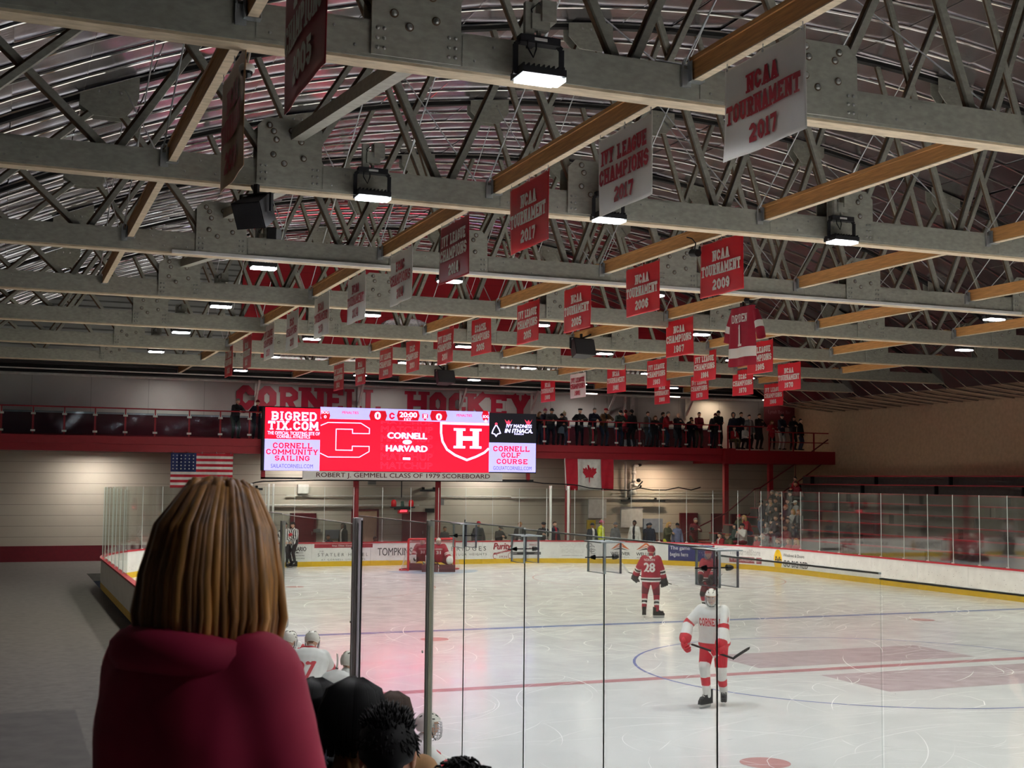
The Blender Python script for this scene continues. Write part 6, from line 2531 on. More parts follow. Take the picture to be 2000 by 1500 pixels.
for px, py, ps, rz, hr, hc, hat, top, bot, sk, ex, lb in BAL:
    back = ps in ('stand',) and px in (1101, 1293)
    Y = 35.12 if not back else 35.8
    if ps in ('fold', 'phone', 'coat') or px in (1222, 1235, 1264):
        Y = 34.98
    if px > 1430:
        Y = 35.1
    if px == 1343:
        Y = 35.75
    if px == 1222:
        Y = 35.5
    if px == 1235:
        Y = 35.35
    if px == 1094:
        Y = 35.0
    if px in (1391, 1051):
        Y = 35.75
    if px == 1101:
        Y = 35.9
    if px == 1063.5:
        Y = 35.55
    if px in (1433, 1445.5):
        Y = 35.75
    Pz = at(px, py, 'y', Y)
    me, fr, B_ = T[ps]
    toph = fr.translation.z + .125
    sc = max(.72, min(1.12, (Pz[2] - ZB) / toph))
    person(lb, T[ps], (Pz[0] - fr.translation.x, Y, ZB), rz, sc, top, bot, 'black', hr, hc, hat, sk, 'spectators along the balcony rail', ex)
for px, py, top, bot, ex, hr, hc, lb in ((1434, 833, 'red', 'olive', ['white'], 'short', 'dbrown', 'seated person in a red and white jersey under a striped blanket on the balcony'), (1456, 831, 'white', 'black', ['white'], 'short', 'dbrown', 'seated child in a white jersey on the balcony')):
    Y = 34.98
    Pz = at(px, py, 'y', Y)
    fr = T['seat'][1]
    sc = max(.6, min(1, (Pz[2] - ZB) / (fr.translation.z + .125)))
    person(lb, T['seat'], (Pz[0], Y + .1, ZB), 0.1, sc, top, bot, 'black', hr, hc, None, 'l', 'spectators along the balcony rail', ex)
    e = empty('folding_chair', 'chair under the ' + lb.split(' on the')[0][:60], 'chair', (Pz[0], Y + .12, ZB))
    b = MB()
    b.b2((-.2, -.18, .40 * sc), (.2, .22, .44 * sc))
    b.build('seat', m_black, e)
    b = MB()
    b.b2((-.2, .2, .5), (.2, .24, .85))
    b.build('backrest', m_black, e)
    for xx in (-.18, .18):
        for yy in (-.15, .2):
            b = MB()
            b.tube([(xx, yy, 0), (xx, yy, .42 * sc)], .014, 6)
            b.build('leg', m_blackmetal, e)
# things they hold
Pz = at(1096, 840, 'y', 34.8)
b = MB()
b.prism([(-.16, -.14), (.14, -.16), (.17, .12), (.04, .2), (-.1, .1)], tuple(Pz), (1, 0, 0), (0, 0, 1), -.06)
tag(b.build('bag', m_white), 'white bag held over the rail by the short person in a black beanie', 'bag')
Pz = at(1130.5, 827, 'y', 34.72)
b = MB()
b.prism([(-.05, -.1), (.06, -.09), (.05, .12), (-.04, .1)], tuple(Pz), (1, 0, 0), (0, 0, 1), -.01)
tag(b.build('paper', m_white), 'white paper held by the person in the wide black beret', 'paper')
# red chairs stacked behind the balcony glass
for i in range(7):
    px = 1222 + 12.5 * i
    x = float(at(px, 860, 'y', 36.6)[0])
    e = empty('red_chair', 'red plastic chair number %d from the left in the row behind the balcony glass' % (i + 1), 'chair', (x, 36.6, ZB), 0, 'red chairs on the balcony')
    b = MB()
    b.b2((-.22, -.22, .42), (.22, .2, .46))
    b.build('seat', m_red, e)
    b = MB()
    b.prism([(-.2, .46), (.2, .46), (.21, .8), (.16, .9), (-.16, .9), (-.21, .8)], (0, .2, 0), (1, 0, 0), (0, 0, 1), -.04)
    b.build('backrest', m_red, e)
    for xx in (-.19, .19):
        for yy in (-.18, .18):
            b = MB()
            b.tube([(xx, yy, 0), (xx, yy, .43)], .014, 6)
            b.build('leg', m_steel, e)

# ------------------------------------------------------------------ people behind the goal glass
GLS = [
    (672, 1021, 'stand', -1.2, 'long', 'black', None, 'black', 'black', 'd', ['white'], 'person with dark curly hair in a black coat facing right, behind the left glass', 32.6),
    (642, 1034, 'seat', -.4, 'short', 'dbrown', None, 'navy', 'navy', 'm', ['navy'], 'small seated person in navy low behind the left glass', 33.4),
    (724, 1033, 'seat2', .6, 'short', 'black', None, 'black', 'black', 'd', None, 'dark haired seated person right of the thick post behind the glass', 33.0),
    (868, 1028, 'stand', .2, 'short', 'black', None, 'char', 'black', 'm', ['char'], 'person in dark clothes behind the glass right of the slim post', 32.8),
    (934, 1018, 'stand', .0, 'beanie', 'dbrown', 'red', 'char', 'black', 'l', ['char'], 'person in a red hat and grey coat behind the glass right of the goal', 32.4),
    (974, 1026, 'phone', .3, 'cap', 'grayhair', 'char', 'char', 'black', 'l', None, 'grey person in a dark cap behind the glass above the script advert', 32.4),
    (1015, 1019, 'stand', -.1, 'cap', 'lbrown', 'tan', 'char', 'black', 'l', ['grey'], 'person in a tan cap behind the glass at the second clamp', 32.5),
    (1061, 1020, 'phone', -.3, 'flatcap', 'grayhair', 'black', 'black', 'black', 'l', None, 'bearded person in a dark flat cap left of the white poles', 32.2),
    (1082, 1018, 'stand', .3, 'short', 'dbrown', None, 'navy', 'navy', 'l', ['red'], 'person in navy between the two white poles', 32.8),
    (1156, 1021, 'stand', .1, 'beanie', 'black', 'black', 'char', 'black', 'm', ['white'], 'bearded person in a dark beanie in front of the yellow poster', 32.4),
    (1173, 1016, 'stand', .8, 'pom', 'dbrown', 'pink', 'yellow', 'black', 'm', ['yellow'], 'person in a pink and navy hat and yellow vest', 32.4),
    (1201, 1020, 'stand', .2, 'beanie', 'dbrown', 'grey', 'grey', 'black', 'l', ['grey'], 'pale grey person in a grey beanie below the bright wall board', 32.8),
    (1240, 1016, 'stand', -.8, 'short', 'black', None, 'white', 'black', 'd', ['black'], 'dark haired person with a black scarf over white, below the strip heater', 32.2),
    (1262, 1022, 'phone', .4, 'beanie', 'black', 'navy', 'navy', 'navy', 'm', None, 'person in a navy beanie, left one of a close pair behind the glass', 33.1),
    (1270.5, 1021, 'stand', -1.0, 'beanie', 'black', 'navy', 'navy', 'navy', 'l', ['navy'], 'person in a navy beanie facing right, right one of a close pair', 32.3),
    (1302, 1019, 'phone', .5, 'long', 'blond', None, 'olive', 'yellow', 'l', None, 'blond person in an olive coat over a yellow vest behind the navy advert', 32.2),
    (1322, 1021, 'stand', .0, 'cap', 'black', 'black', 'plaid', 'black', 'm', ['plaid'], 'person in a blue and white checked top left of the dark red door', 32.2),
    (1354, 1011, 'phone', .3, 'short', 'grayhair', None, 'dred', 'black', 'l', ['black'], 'tall photographer in a dark red jacket in front of the dark red door', 31.8),
]
for px, py, ps, rz, hr, hc, hat, top, bot, sk, ex, lb, Y in GLS:
    Pz = at(px, py, 'y', Y)
    fr = T[ps][1]
    z0 = -.12 if ps != 'seat' else .1
    if ps == 'seat2':
        z0 = .2
    toph = fr.translation.z + .125
    sc = max(.8, min(1.1, (Pz[2] - z0) / toph))
    person(lb, T[ps], (Pz[0], Y, -.12 if sc < 1.1 else Pz[2] - 1.1 * toph), rz, sc, top, bot, 'black', hr, hc, hat, sk, 'people behind the goal glass', ex)
e = empty('photo_camera', 'black photo camera held by the photographer at the dark red door', 'camera', tuple(at(1351, 1033, 'y', 31.46)))
b = MB()
b.b2((-.08, -.04, -.05), (.08, .04, .05))
b.b2((-.03, -.03, .05), (.03, .03, .08))
b.build('body', m_black, e)
b = MB()
b.tube([(0, -.04, 0), (0, -.17, 0)], .042, 14)
b.build('lens', m_blackmetal, e)

# ------------------------------------------------------------------ stand on the right with its spectators
def row(r):
    return 14.75 + .78 * r, -.12 + .40 * r


b = MB()
for r in range(11):
    x, z = row(r)
    b.b2((x - .42, -24, -.12), (x + .36 + (0 if r < 10 else .8), 34.2, z if r else -.10))
struct(b.build('floor_bleacher', m_conc))
for r in range(10):
    x, z = row(r)
    e = empty('bench', 'long red bench of row %d, counted from the ice, in the right stand' % (r + 1), 'bench', (x + .12, 0, z), 0, 'benches of the right stand')
    b = MB()
    b.b2((-.14, -23, .38), (.14, 33.6, .43))
    b.build('seat', m_red, e)
    for yy in range(-22, 34, 5):
        b = MB()
        b.b2((-.1, yy, 0), (.1, yy + .06, .38))
        b.build('support', m_blackmetal, e)
STD = [  # px, py of the head top, pose, hair, colour, hat, top, bottom, skin, inner, label
    (1404, 1040, 'seat', 'short', 'dbrown', None, 'red', 'navy', 'l', ['white'], 'person in a red and white top low in the right stand beside the handrail'),
    (1425, 1042, 'seat2', 'cap', 'lbrown', 'tan', 'olive', 'khaki', 'l', None, 'person in a tan hat bent low in the right stand'),
    (1434, 1023, 'seat', 'long', 'black', None, 'green', 'black', 'l', ['green'], 'dark haired person in dark green left of the white and red jersey'),
    (1446, 1022, 'clap', 'beanie', 'dbrown', 'black', 'white', 'dred', 'l', None, 'person in a black hat and a white and red jersey in the right stand'),
    (1445, 1004, 'seat2', 'cap', 'dbrown', 'red', 'olive', 'black', 'l', None, 'person in a red cap leaning forward below the handrail'),
    (1458, 1006, 'seat2', 'long', 'blond', None, 'red', 'jeans', 'l', None, 'blond person in a red jacket leaning forward in the right stand'),
    (1490, 977, 'stand', 'cap', 'dbrown', 'black', 'navy', 'ljeans', 'l', ['white'], 'standing person in a cap, navy jacket and jeans on the right stand steps'),
    (1503, 973, 'seat', 'short', 'lbrown', None, 'grey', 'black', 'l', ['lgrey'], 'person in grey just right of the standing one in jeans'),
    (1506, 957, 'seat', 'short', 'grayhair', None, 'black', 'black', 'l', ['black'], 'grey haired person in black at the top of the glass in the right stand'),
    (1516, 961, 'seat', 'short', 'grayhair', None, 'char', 'black', 'l', ['grey'], 'grey haired person in charcoal high in the right stand'),
    (1528, 961, 'seat2', 'cap', 'dbrown', 'black', 'black', 'black', 'm', None, 'person in a dark cap high in the right stand'),
    (1541, 960, 'seat', 'short', 'dbrown', None, 'black', 'navy', 'l', ['char'], 'person in black high in the right stand, right of the dark cap'),
    (1551, 931, 'seat', 'short', 'black', None, 'red', 'black', 'l', ['black'], 'person in a red and black jacket above the glass at the right edge'),
    (1559, 940, 'seat2', 'short', 'dbrown', None, 'dred', 'black', 'm', None, 'person in dark red at the right edge above the glass'),
    (1515, 988, 'seat', 'long', 'black', None, 'black', 'black', 'l', ['black'], 'dark long haired person in black in the middle of the right stand'),
    (1509, 981, 'seat2', 'short', 'blond', None, 'char', 'jeans', 'l', None, 'fair haired person in charcoal behind the long haired one'),
    (1531, 984, 'clap', 'short', 'ginger', None, 'navy', 'black', 'l', None, 'ginger haired person with raised hands in the right stand'),
    (1537, 974, 'seat', 'short', 'dbrown', None, 'char', 'black', 'l', ['grey'], 'person in charcoal below the dark cap of the right stand'),
    (1521, 972, 'seat2', 'short', 'dbrown', None, 'black', 'black', 'm', None, 'person in black leaning forward, fourth row of the right stand'),
    (1552, 977, 'seat', 'cap', 'dbrown', 'white', 'lgrey', 'black', 'l', ['lgrey'], 'person in a white cap and pale hooded top in the right stand'),
    (1545, 994, 'clap', 'long', 'blond', None, 'lgrey', 'black', 'l', None, 'blond person in a pale grey coat in the right stand'),
    (1557, 995, 'seat', 'long', 'ginger', None, 'char', 'black', 'l', ['grey'], 'ginger long haired person at the right edge of the right stand'),
    (1543, 1011, 'seat2', 'short', 'black', None, 'black', 'black', 'l', None, 'person in black leaning forward below the blond in pale grey'),
    (1526, 1006, 'clap', 'short', 'dbrown', None, 'black', 'navy', 'm', None, 'person in black with clasped hands, third row of the right stand'),
    (1513, 1006, 'seat', 'short', 'dbrown', None, 'navy', 'navy', 'l', ['navy'], 'person in navy right of the grey hooded one'),
    (1500, 1021, 'seat2', 'hood', 'grey', 'grey', 'grey', 'black', 'l', None, 'person in a grey hooded top bent forward near the ice'),
    (1477, 1044, 'seat', 'long', 'dbrown', None, 'red', 'black', 'l', ['red'], 'person in red in the first row at the foot of the steps'),
    (1489, 1043, 'seat', 'cap', 'dbrown', 'white', 'black', 'black', 'l', ['black'], 'person in a white cap in the first row of the right stand'),
    (1518, 1051, 'seat', 'short', 'lbrown', None, 'char', 'black', 'l', ['char'], 'person in charcoal in the first row, right of the white cap'),
    (1537, 1051, 'clap', 'long', 'lbrown', None, 'red', 'black', 'l', None, 'long haired person in red with raised hands in the first row'),
    (1553, 1051, 'seat', 'long', 'blond', None, 'red', 'dred', 'l', ['red'], 'blond person in red in the first row at the right edge'),
    (1533, 1022, 'seat', 'short', 'black', None, 'dred', 'black', 'm', ['dred'], 'person in dark red in the second row of the right stand'),
    (1552, 1024, 'seat2', 'beanie', 'black', 'char', 'navy', 'black', 'l', None, 'person in a charcoal beanie in the second row at the right edge'),
]
for px, py, ps, hr, hc, hat, top, bot, sk, ex, lb in STD:
    fr = T[ps][1]
    toph = fr.translation.z + .125
    best = None
    for r in range(10):
        x, z = row(r)
        xx = x + .10
        Pz = at(px, py, 'x', xx - .1)
        er = abs(Pz[2] - z - toph)
        if Pz[1] < 33.6 and (best is None or er < best[0]):
            best = (er, xx, z, Pz)
    if best is None:
        continue
    er, xx, z, Pz = best
    sc = max(.82, min(1.12, (Pz[2] - z) / toph))
    person(lb, T[ps], (xx + (.05 if ps != 'stand' else -.15), Pz[1], z), -PI / 2 + rng.normal(0, .12), sc, top, bot, 'black', hr, hc, hat, sk, 'spectators in the right stand', ex)
# stair handrails at the end of the stand
for dz, lb in ((0.0, 'upper dark red stair handrail at the end of the right stand'), (-1.0, 'lower dark red stair handrail at the end of the right stand')):
    e = empty('stair_handrail', lb, 'handrail', (14.4, 34.35, -.12))
    b = MB()
    pts = [(0, 0, .72 + dz * .6), (3.3, 0, 2.13 + dz), (5.0, 0, 3.35 + dz), (5.3, 0, 3.4 + dz), (7.4, 0, 4.63 + dz), (9.4, 0, 5.9 + dz)]
    b.tube(pts, .035, 8)
    b.build('rail', m_doorred, e)
    for p in pts[1:5]:
        b = MB()
        b.tube([(p[0], 0, max(0, p[2] - 1.6)), p], .025, 6)
        b.build('post', m_doorred, e)
# ------------------------------------------------------------------ hockey helmets, sticks and skates
def ell(x, y, z, r=(.098, .122, .112), c=(0, .004, .022)):
    return (x * r[0] + c[0], y * r[1] + c[1], z * r[2] + c[2])


def helmet_meshes():
    mb = MB()
    nu, nv = 36, 22
    keep = {}
    for j in range(nv + 1):
        t = PI * j / nv
        for i in range(nu):
            a = 2 * PI * i / nu
            x, y, z = math.sin(t) * math.cos(a), math.sin(t) * math.sin(a), math.cos(t)
            X, Y, Z = ell(x, y, z)
            rid = .005 * (1 if abs(x) < .22 and z > .2 else 0) + (.004 if .3 < z < .42 else 0)
            keep[(j, i)] = (X * (1 + rid * 8), Y * (1 + rid * 8), Z * (1 + rid * 6))
    inner = {}
    vs, fs = [], []
    for sgn, sc in ((1, 1.0), (-1, .93)):
        for j in range(nv + 1):
            for i in range(nu):
                p = keep[(j, i)]
                inner[(sgn, j, i)] = len(vs)
                vs.append((p[0] * sc, p[1] * sc, (p[2] - .022) * sc + .022))

    def inside(j, i):
        t = PI * (j + .5) / nv
        a = 2 * PI * (i + .5) / nu
        y, z = math.sin(t) * math.sin(a), math.cos(t)
        if y < -.35:
            return z > .28
        if y < .15:
            return z > -.12 - .3 * (y + .35)
        return z > -.50
    for j in range(nv):
        for i in range(nu):
            if inside(j, i):
                i2 = (i + 1) % nu
                q = [(j, i), (j + 1, i), (j + 1, i2), (j, i2)]
                fs.append(tuple(inner[(1,) + k] for k in q))
                fs.append(tuple(inner[(-1,) + k] for k in q[::-1]))
                for (dj, di), (a_, b_) in (((1, 0), (1, 2)), ((-1, 0), (3, 0)), ((0, 1), (2, 3)), ((0, -1), (0, 1))):
                    jj, ii = j + dj, (i + di) % nu
                    if 0 <= jj < nv and not inside(jj, ii):
                        fs.append((inner[(1,) + q[a_]], inner[(1,) + q[b_]], inner[(-1,) + q[b_]], inner[(-1,) + q[a_]]))
    mb.add(vs, fs)
    vents = MB()
    for sx_ in (-1, 1):
        for (x, y, z, L) in ((.35, -.62, .70, .03), (.42, -.2, .88, .035), (.42, .25, .87, .035), (.36, .62, .70, .03), (.80, -.30, .5, .025), (.82, .25, .5, .025), (.9, 0, .2, .02)):
            n = Vector((x * sx_, y, z)).normalized()
            p = ell(*n)
            t1 = Vector((0, 1, 0)) - n * n.y
            t1.normalize()
            vents.bar(Vector(p) + n * .001 - t1 * L * .5, Vector(p) + n * .001 + t1 * L * .5, .010, .008, 0, n)
    for sx_ in (-1, 1):
        vents.tube([(sx_ * .088, .0, .0), (sx_ * .078, -.03, -.07), (sx_ * .04, -.06, -.118), (0, -.07, -.124)], .006, 6)
    cage = MB()
    for k in range(9):
        a = PI * (1.10 + .80 * k / 8)
        cage.tube([(.100 * math.cos(a), .128 * math.sin(a), .03), (.102 * math.cos(a), .134 * math.sin(a), -.04), (.094 * math.cos(a), .128 * math.sin(a), -.095), (.07 * math.cos(a), .10 * math.sin(a), -.125)], .0026, 5)
    for z, r_ in ((.03, 1.0), (.005, 1.02), (-.02, 1.03), (-.045, 1.03), (-.07, .99), (-.095, .95), (-.12, .74)):
        cage.tube([(.100 * r_ * math.cos(a), .130 * r_ * math.sin(a), z) for a in np.linspace(PI * 1.06, PI * 1.94, 15)], .0026, 5)
    vis = MB()
    vv, ff = [], []
    for j in range(5):
        for i in range(13):
            a = PI * (1.08 + .84 * i / 12)
            vv.append((.102 * math.cos(a), .132 * math.sin(a), .045 - .105 * j / 4))
    for j in range(4):
        for i in range(12):
            ff.append((13 * j + i, 13 * j + i + 1, 13 * j + i + 14, 13 * j + i + 13))
    vis.add(vv, ff)
    return mb.mesh('helmet', [None], True), vents.mesh('helmet_vents', [m_black]), cage.mesh('face_cage', [m_steel]), vis.mesh('visor', [m_acryl])


HM, HV, HCG, HVI = helmet_meshes()
m_hwhite = M('helmet_white', (228, 226, 214), rough=.25, var=.03)
m_hred = M('helmet_maroon', (150, 34, 54), rough=.3, var=.03)


def child(o, name, me, fr, mat=None):
    h = bpy.data.objects.new(name, me)
    COL.objects.link(h)
    h.parent = o
    h.matrix_local = fr
    if mat is not None:
        h.material_slots[0].link = 'OBJECT'
        h.material_slots[0].material = mat
    return h


def helmet(o, fr, mat, cage=True, visor=False):
    h = child(o, 'helmet', HM, fr, mat)
    child(h, 'vents', HV, Matrix.Identity(4))
    if cage:
        child(o, 'face_cage', HCG, fr)
    if visor:
        child(o, 'visor', HVI, fr)
    return h


def body_object(label, tmpl, loc, rz, scale, mats, group):
    me, fr, B = tmpl
    o = bpy.data.objects.new('person', me)
    COL.objects.link(o)
    o.location = loc
    o.rotation_euler = (0, 0, rz)
    o.scale = (scale,) * 3
    tag(o, label, 'person', group)
    base = [SKINS['l'], None, None, None, m_eye, m_lip, m_iris, None, None, None, None]
    for i in range(11):
        o.material_slots[i].link = 'OBJECT'
        o.material_slots[i].material = mats.get(i, base[i]) or m_black
    return o


def skates(o, B, dirs, m_boot):
    """Boot, holder and steel of both skates under the ankles of a figure."""
    for k in 'RL':
        sg = next(s_ for s_ in B.segs if s_[4] == 'foot' + k)
        p = (sg[0] + sg[1]) / 2
        d = Vector(dirs[k]).normalized()
        c = Vector((p.x, p.y, 0)) - d * .01
        nrm = Vector((-d.y, d.x, 0))

        def P(u, w, z):
            q = c + d * u + nrm * w
            return (q.x, q.y, z)
        b = MB()
        prof = [(-.135, .045), (-.10, .05), (.0, .048), (.10, .046), (.155, .03)]
        low = [P(u, w, .062) for u, w in prof] + [P(u, -w, .062) for u, w in prof[::-1]]
        topz = [.27, .27, .20, .145, .115]
        tp = [P(u, w * (1.0 if i < 2 else .85), topz[i]) for i, (u, w) in enumerate(prof)] + [P(u, -w * (1.0 if i < 2 else .85), topz[i]) for i, (u, w) in list(enumerate(prof))[::-1]]
        n = len(low)
        b.add(low + tp, [tuple(range(n))[::-1], tuple(range(n, 2 * n))] + [(i, (i + 1) % n, (i + 1) % n + n, i + n) for i in range(n)])
        bt = b.build('boot', m_boot, o)
        b = MB()
        for i in range(5):
            z = .15 + .024 * i
            u = .10 - .035 * i
            b.tube([P(u, .03, z), P(u - .01, 0, z + .014), P(u, -.03, z)], .006, 5)
        b.build('laces', m_white, bt)
        b = MB()
        b.prism([(-.13, .025), (.14, .025), (.16, .065), (-.14, .065)], P(0, -.014, 0), tuple(d), (0, 0, 1), -.028)
        h = b.build('blade_holder', m_white, o)
        b = MB()
        b.prism([(-.145, .006), (-.12, .0), (.13, .0), (.165, .012), (.14, .026), (-.13, .026)], P(0, -.002, 0), tuple(d), (0, 0, 1), -.004)
        b.build('blade', m_steel, h)


def stick(label, butt, heel, toe, up, taped=False, parent=None):
    butt, heel, toe = Vector(butt), Vector(heel), Vector(toe)
    e = empty('hockey_stick', label, 'hockey stick', tuple(butt))
    d = (heel - butt)
    b = MB()
    b.bar((0, 0, 0), d, .030, .022, 0, up)
    b.build('shaft', m_black, e)
    b = MB()
    b.bar(-d.normalized() * .01, d.normalized() * .16, .034, .027, 0, up)
    b.build('butt_tape', m_white, e)
    b = MB()
    h, t_ = d, toe - butt
    u = Vector(up).normalized()
    n = (t_ - h).cross(u).normalized()
    pts = []
    for i in range(7):
        s_ = i / 6
        c = h.lerp(t_, s_) + n * .03 * s_ * s_ - d.normalized() * 0
        hw = .030 if i < 6 else .02
        pts.append((c, hw))
    vs = []
    for c, hw in pts:
        for su, sn in ((-1, -1), (1, -1), (1, 1), (-1, 1)):
            q = c + u * hw * su + n * .005 * sn
            vs.append(q)
    fs = [(0, 1, 2, 3), (27, 26, 25, 24)]
    for i in range(6):
        for k in range(4):
            fs.append((4 * i + k, 4 * i + (k + 1) % 4, 4 * i + 4 + (k + 1) % 4, 4 * i + 4 + k))
    b.add(vs, fs)
    b.build('blade', m_white if taped else m_black, e)
    return e


def wrap_text(o, tmpl, text, cx, cz, w, h, side, mat, name, style='sans', bold=.05, th=.2):
    """Lettering pressed onto the front (side = -1) or back (side = 1) of a figure's shirt."""
    me = tmpl[0]
    bv = BVHTree.FromPolygons([q.co for q in me.vertices], [tuple(p.vertices) for p in me.polygons])
    mb = MB()
    if style == 'sans':
        v, f, tw, tH = sans(text, bold)
        pts = [((q[0] / tw - .5) * w, q[1] / tH * h) for q in v]
    else:
        ql = slab_line(text, 99, h, h * th, wid=.8)
        a_, b_ = min(p[0] for q in ql for p in q), max(p[0] for q in ql for p in q)
        pts, f = [], []
        for q in ql:
            n0 = len(pts)
            pts += [((p[0] - a_) / (b_ - a_) * w - w / 2, p[1]) for p in q]
            f.append(tuple(range(n0, n0 + 4)))
    vs = []
    for x, z in pts:
        X = cx - side * x
        hit = bv.ray_cast(Vector((X, side * .9, cz + z)), Vector((0, -side, 0)))
        y = hit[0].y if hit[0] is not None else 0
        vs.append((X, y + side * .006, cz + z))
    mb.add(vs, f)
    return mb.build(name, mat, o)


# ------------------------------------------------------------------ the visiting player numbered 28, seen from behind
c_mar = M('jersey_maroon', (158, 28, 52), rough=.7, bump=.2, scale=14, var=.08)
c_pant = M('pants_maroon', (104, 16, 38), rough=.75, bump=.2, scale=12)
c_wht = M('jersey_white', (226, 226, 222), rough=.7, bump=.15, scale=12, var=.05)
c_red = M('jersey_red', (196, 22, 44), rough=.65, bump=.15, scale=12)
c_blk = M('jersey_black', (26, 26, 30), rough=.7)


def paint_harvard(tg, t, p):
    if tg in ('torso', 'coat'):
        z = p[2]
        if .985 < z < 1.02 or .905 < z < .94:
            return 7
        if .94 <= z <= .985:
            return 8
        return 1
    if tg[:-1] == 'farm':
        return 7 if t < .12 or .30 < t < .42 else 8 if t < .30 else (10 if t > .82 else 1)
    if tg[:-1] == 'uarm':
        return 1
    if tg[:-1] == 'thigh':
        return 2 if t < .93 else 8
    if tg[:-1] == 'shin':
        return 9 if .40 < t < .50 or .62 < t < .72 else 8 if .50 <= t <= .62 else (2 if t < .1 else 1)
    return None


dr28 = {'R': (-1, -.25, 0), 'L': (.1, -1, 0)}
T28 = figure('stand', 5, {'R': (-.33, -.10, .92), 'L': (.40, -.26, 1.02)}, {'R': (-.15, .02, .19), 'L': (.17, -.05, .21)}, look=(6, -24), bulk=.05, coat=.10, wide=1.12, voxel=.014, paint=paint_harvard,
             pelvis=(0, .02, 1.02), gloves=True, handcurl=.9, poles={'R': (-1, .5, -.2), 'L': (1, .6, -.3)}, skate=dr28, palms={'R': (.3, -.6, .5), 'L': (-.5, -.2, .6)})
hm = {1: c_mar, 2: c_pant, 3: c_blk, 7: c_wht, 8: c_blk, 9: c_wht, 10: c_blk}
P28 = at(1271, 1206, 'z', 0)
rz28 = 2.62
o28 = body_object('player in a maroon jersey numbered 28 standing with back turned at the blue line', T28, (P28[0], P28[1], 0), rz28, 1.03, hm, 'maroon hockey players')
helmet(o28, T28[1], m_hred, True)
skates(o28, T28[2], dr28, m_black)
wrap_text(o28, T28, '28', 0.03, 1.15, .29, .24, 1, c_wht, 'jersey_number', 'sans', .045)
wrap_text(o28, T28, 'NORDEN', 0.03, 1.43, .27, .06, 1, c_wht, 'jersey_name', 'sans', .015)
b = MB()
b.prism([(-.05, .04), (0, -.02), (.05, .04), (.04, .06), (-.04, .06)], (0.0, .185, 1.50), (-1, 0, 0), (0, 0, 1), .004)
b.build('neck_emblem', c_wht, o28)
R28 = Matrix.Rotation(rz28, 4, 'Z')


def from28(x, y, z):
    q = R28 @ Vector((x * 1.03, y * 1.03, z * 1.03))
    return (q.x + P28[0], q.y + P28[1], q.z)


stick('hockey stick with white taped blade held across by the player numbered 28', from28(-.68, -.10, .80), from28(.58, -.32, 1.10), from28(.76, -.34, 1.33), (.5, -.3, .6), True)

# the other maroon player, half hidden behind a glass clamp
P2 = at(1383, 1203, 'z', 0)
T2 = figure('stand', 14, {'R': (-.10, -.42, .95), 'L': (.22, -.40, 1.0)}, {'R': (-.15, .06, .19), 'L': (.15, -.16, .19)}, look=(10, 10), bulk=.05, coat=.10, wide=1.12, voxel=.016, paint=paint_harvard,
            pelvis=(0, .1, .98), gloves=True, handcurl=.9, skate={'R': (-.2, -1, 0), 'L': (.2, -1, 0)})
o2 = body_object('player in maroon half hidden behind the glass clamp and the white player', T2, (P2[0] + .05, P2[1], 0), -.95, 1.0, hm, 'maroon hockey players')
helmet(o2, T2[1], m_hred, True)
skates(o2, T2[2], {'R': (-.2, -1, 0), 'L': (.2, -1, 0)}, m_black)
q = at(1404, 1128, 'y', P2[1] - .35)
stick('hockey stick with white blade held by the half hidden maroon player', tuple(at(1362, 1138, 'y', P2[1] - .1)), tuple(at(1398, 1131, 'y', P2[1] - .3)), tuple(at(1410, 1120, 'y', P2[1] - .35)), (.2, -.3, .8), True)

# ------------------------------------------------------------------ the home player numbered 4 in white
def paint_home(tg, t, p):
    if tg in ('torso', 'coat'):
        z = p[2]
        if .86 < z < .955:
            return 7
        return 1
    if tg[:-1] == 'uarm':
        return 7 if t > .82 else 1
    if tg[:-1] == 'farm':
        return 7 if t < .06 else (10 if t > .80 else 1)
    if tg[:-1] == 'thigh':
        return 2 if t < .90 else 1
    if tg[:-1] == 'shin':
        return 7 if .36 < t < .66 else 1
    if tg == 'neck':
        return 7 if p[2] < 1.54 else 0
    return None


dr4 = {'R': (-.35, -1, 0), 'L': (.25, -1, 0)}
T4 = figure('stand', 12, {'R': (-.36, -.30, 1.03), 'L': (.20, -.36, .90)}, {'R': (-.06, -.16, .19), 'L': (.10, .22, .19)}, look=(12, 8), bulk=.05, coat=.08, wide=1.1, voxel=.012, paint=paint_home,
            pelvis=(0, .05, 1.0), gloves=True, handcurl=1.0, poles={'R': (-1, .3, -.1), 'L': (1, .4, .1)}, skate=dr4, palms={'R': (.5, -.4, -.5), 'L': (-.3, -.4, .6)})
wm = {1: c_wht, 2: c_red, 3: c_blk, 7: c_red, 8: c_blk, 9: c_wht, 10: c_red}
P4 = at(1394, 1379, 'z', 0)
rz4 = -.80
o4 = body_object('player in a white and red jersey numbered 4 skating toward the near glass', T4, (P4[0], P4[1], 0), rz4, 1.04, wm, 'players in white')
helmet(o4, T4[1], m_hwhite, True, True)
skates(o4, T4[2], dr4, m_black)
wrap_text(o4, T4, 'CORNELL', 0, 1.22, .36, .12, -1, c_red, 'jersey_lettering', 'slab', .05, .2)
b = MB()
v_, f_, tw_, th_ = sans('4', .06)
sh_ = next(s_ for s_ in T4[2].segs if s_[4] == 'uarmL')
c_ = sh_[0].lerp(sh_[1], .55) + Vector((.085, -.06, -.05))
b.add([(c_.x + .0, c_.y + (q[0] / tw_ - .5) * .09, c_.z + q[1] / th_ * .12) for q in v_], f_)
b.build('sleeve_number', c_red, o4)
b = MB()
b.b2((-.14, -.262, .70), (-.06, -.255, .715))
R4 = Matrix.Rotation(rz4, 4, 'Z')


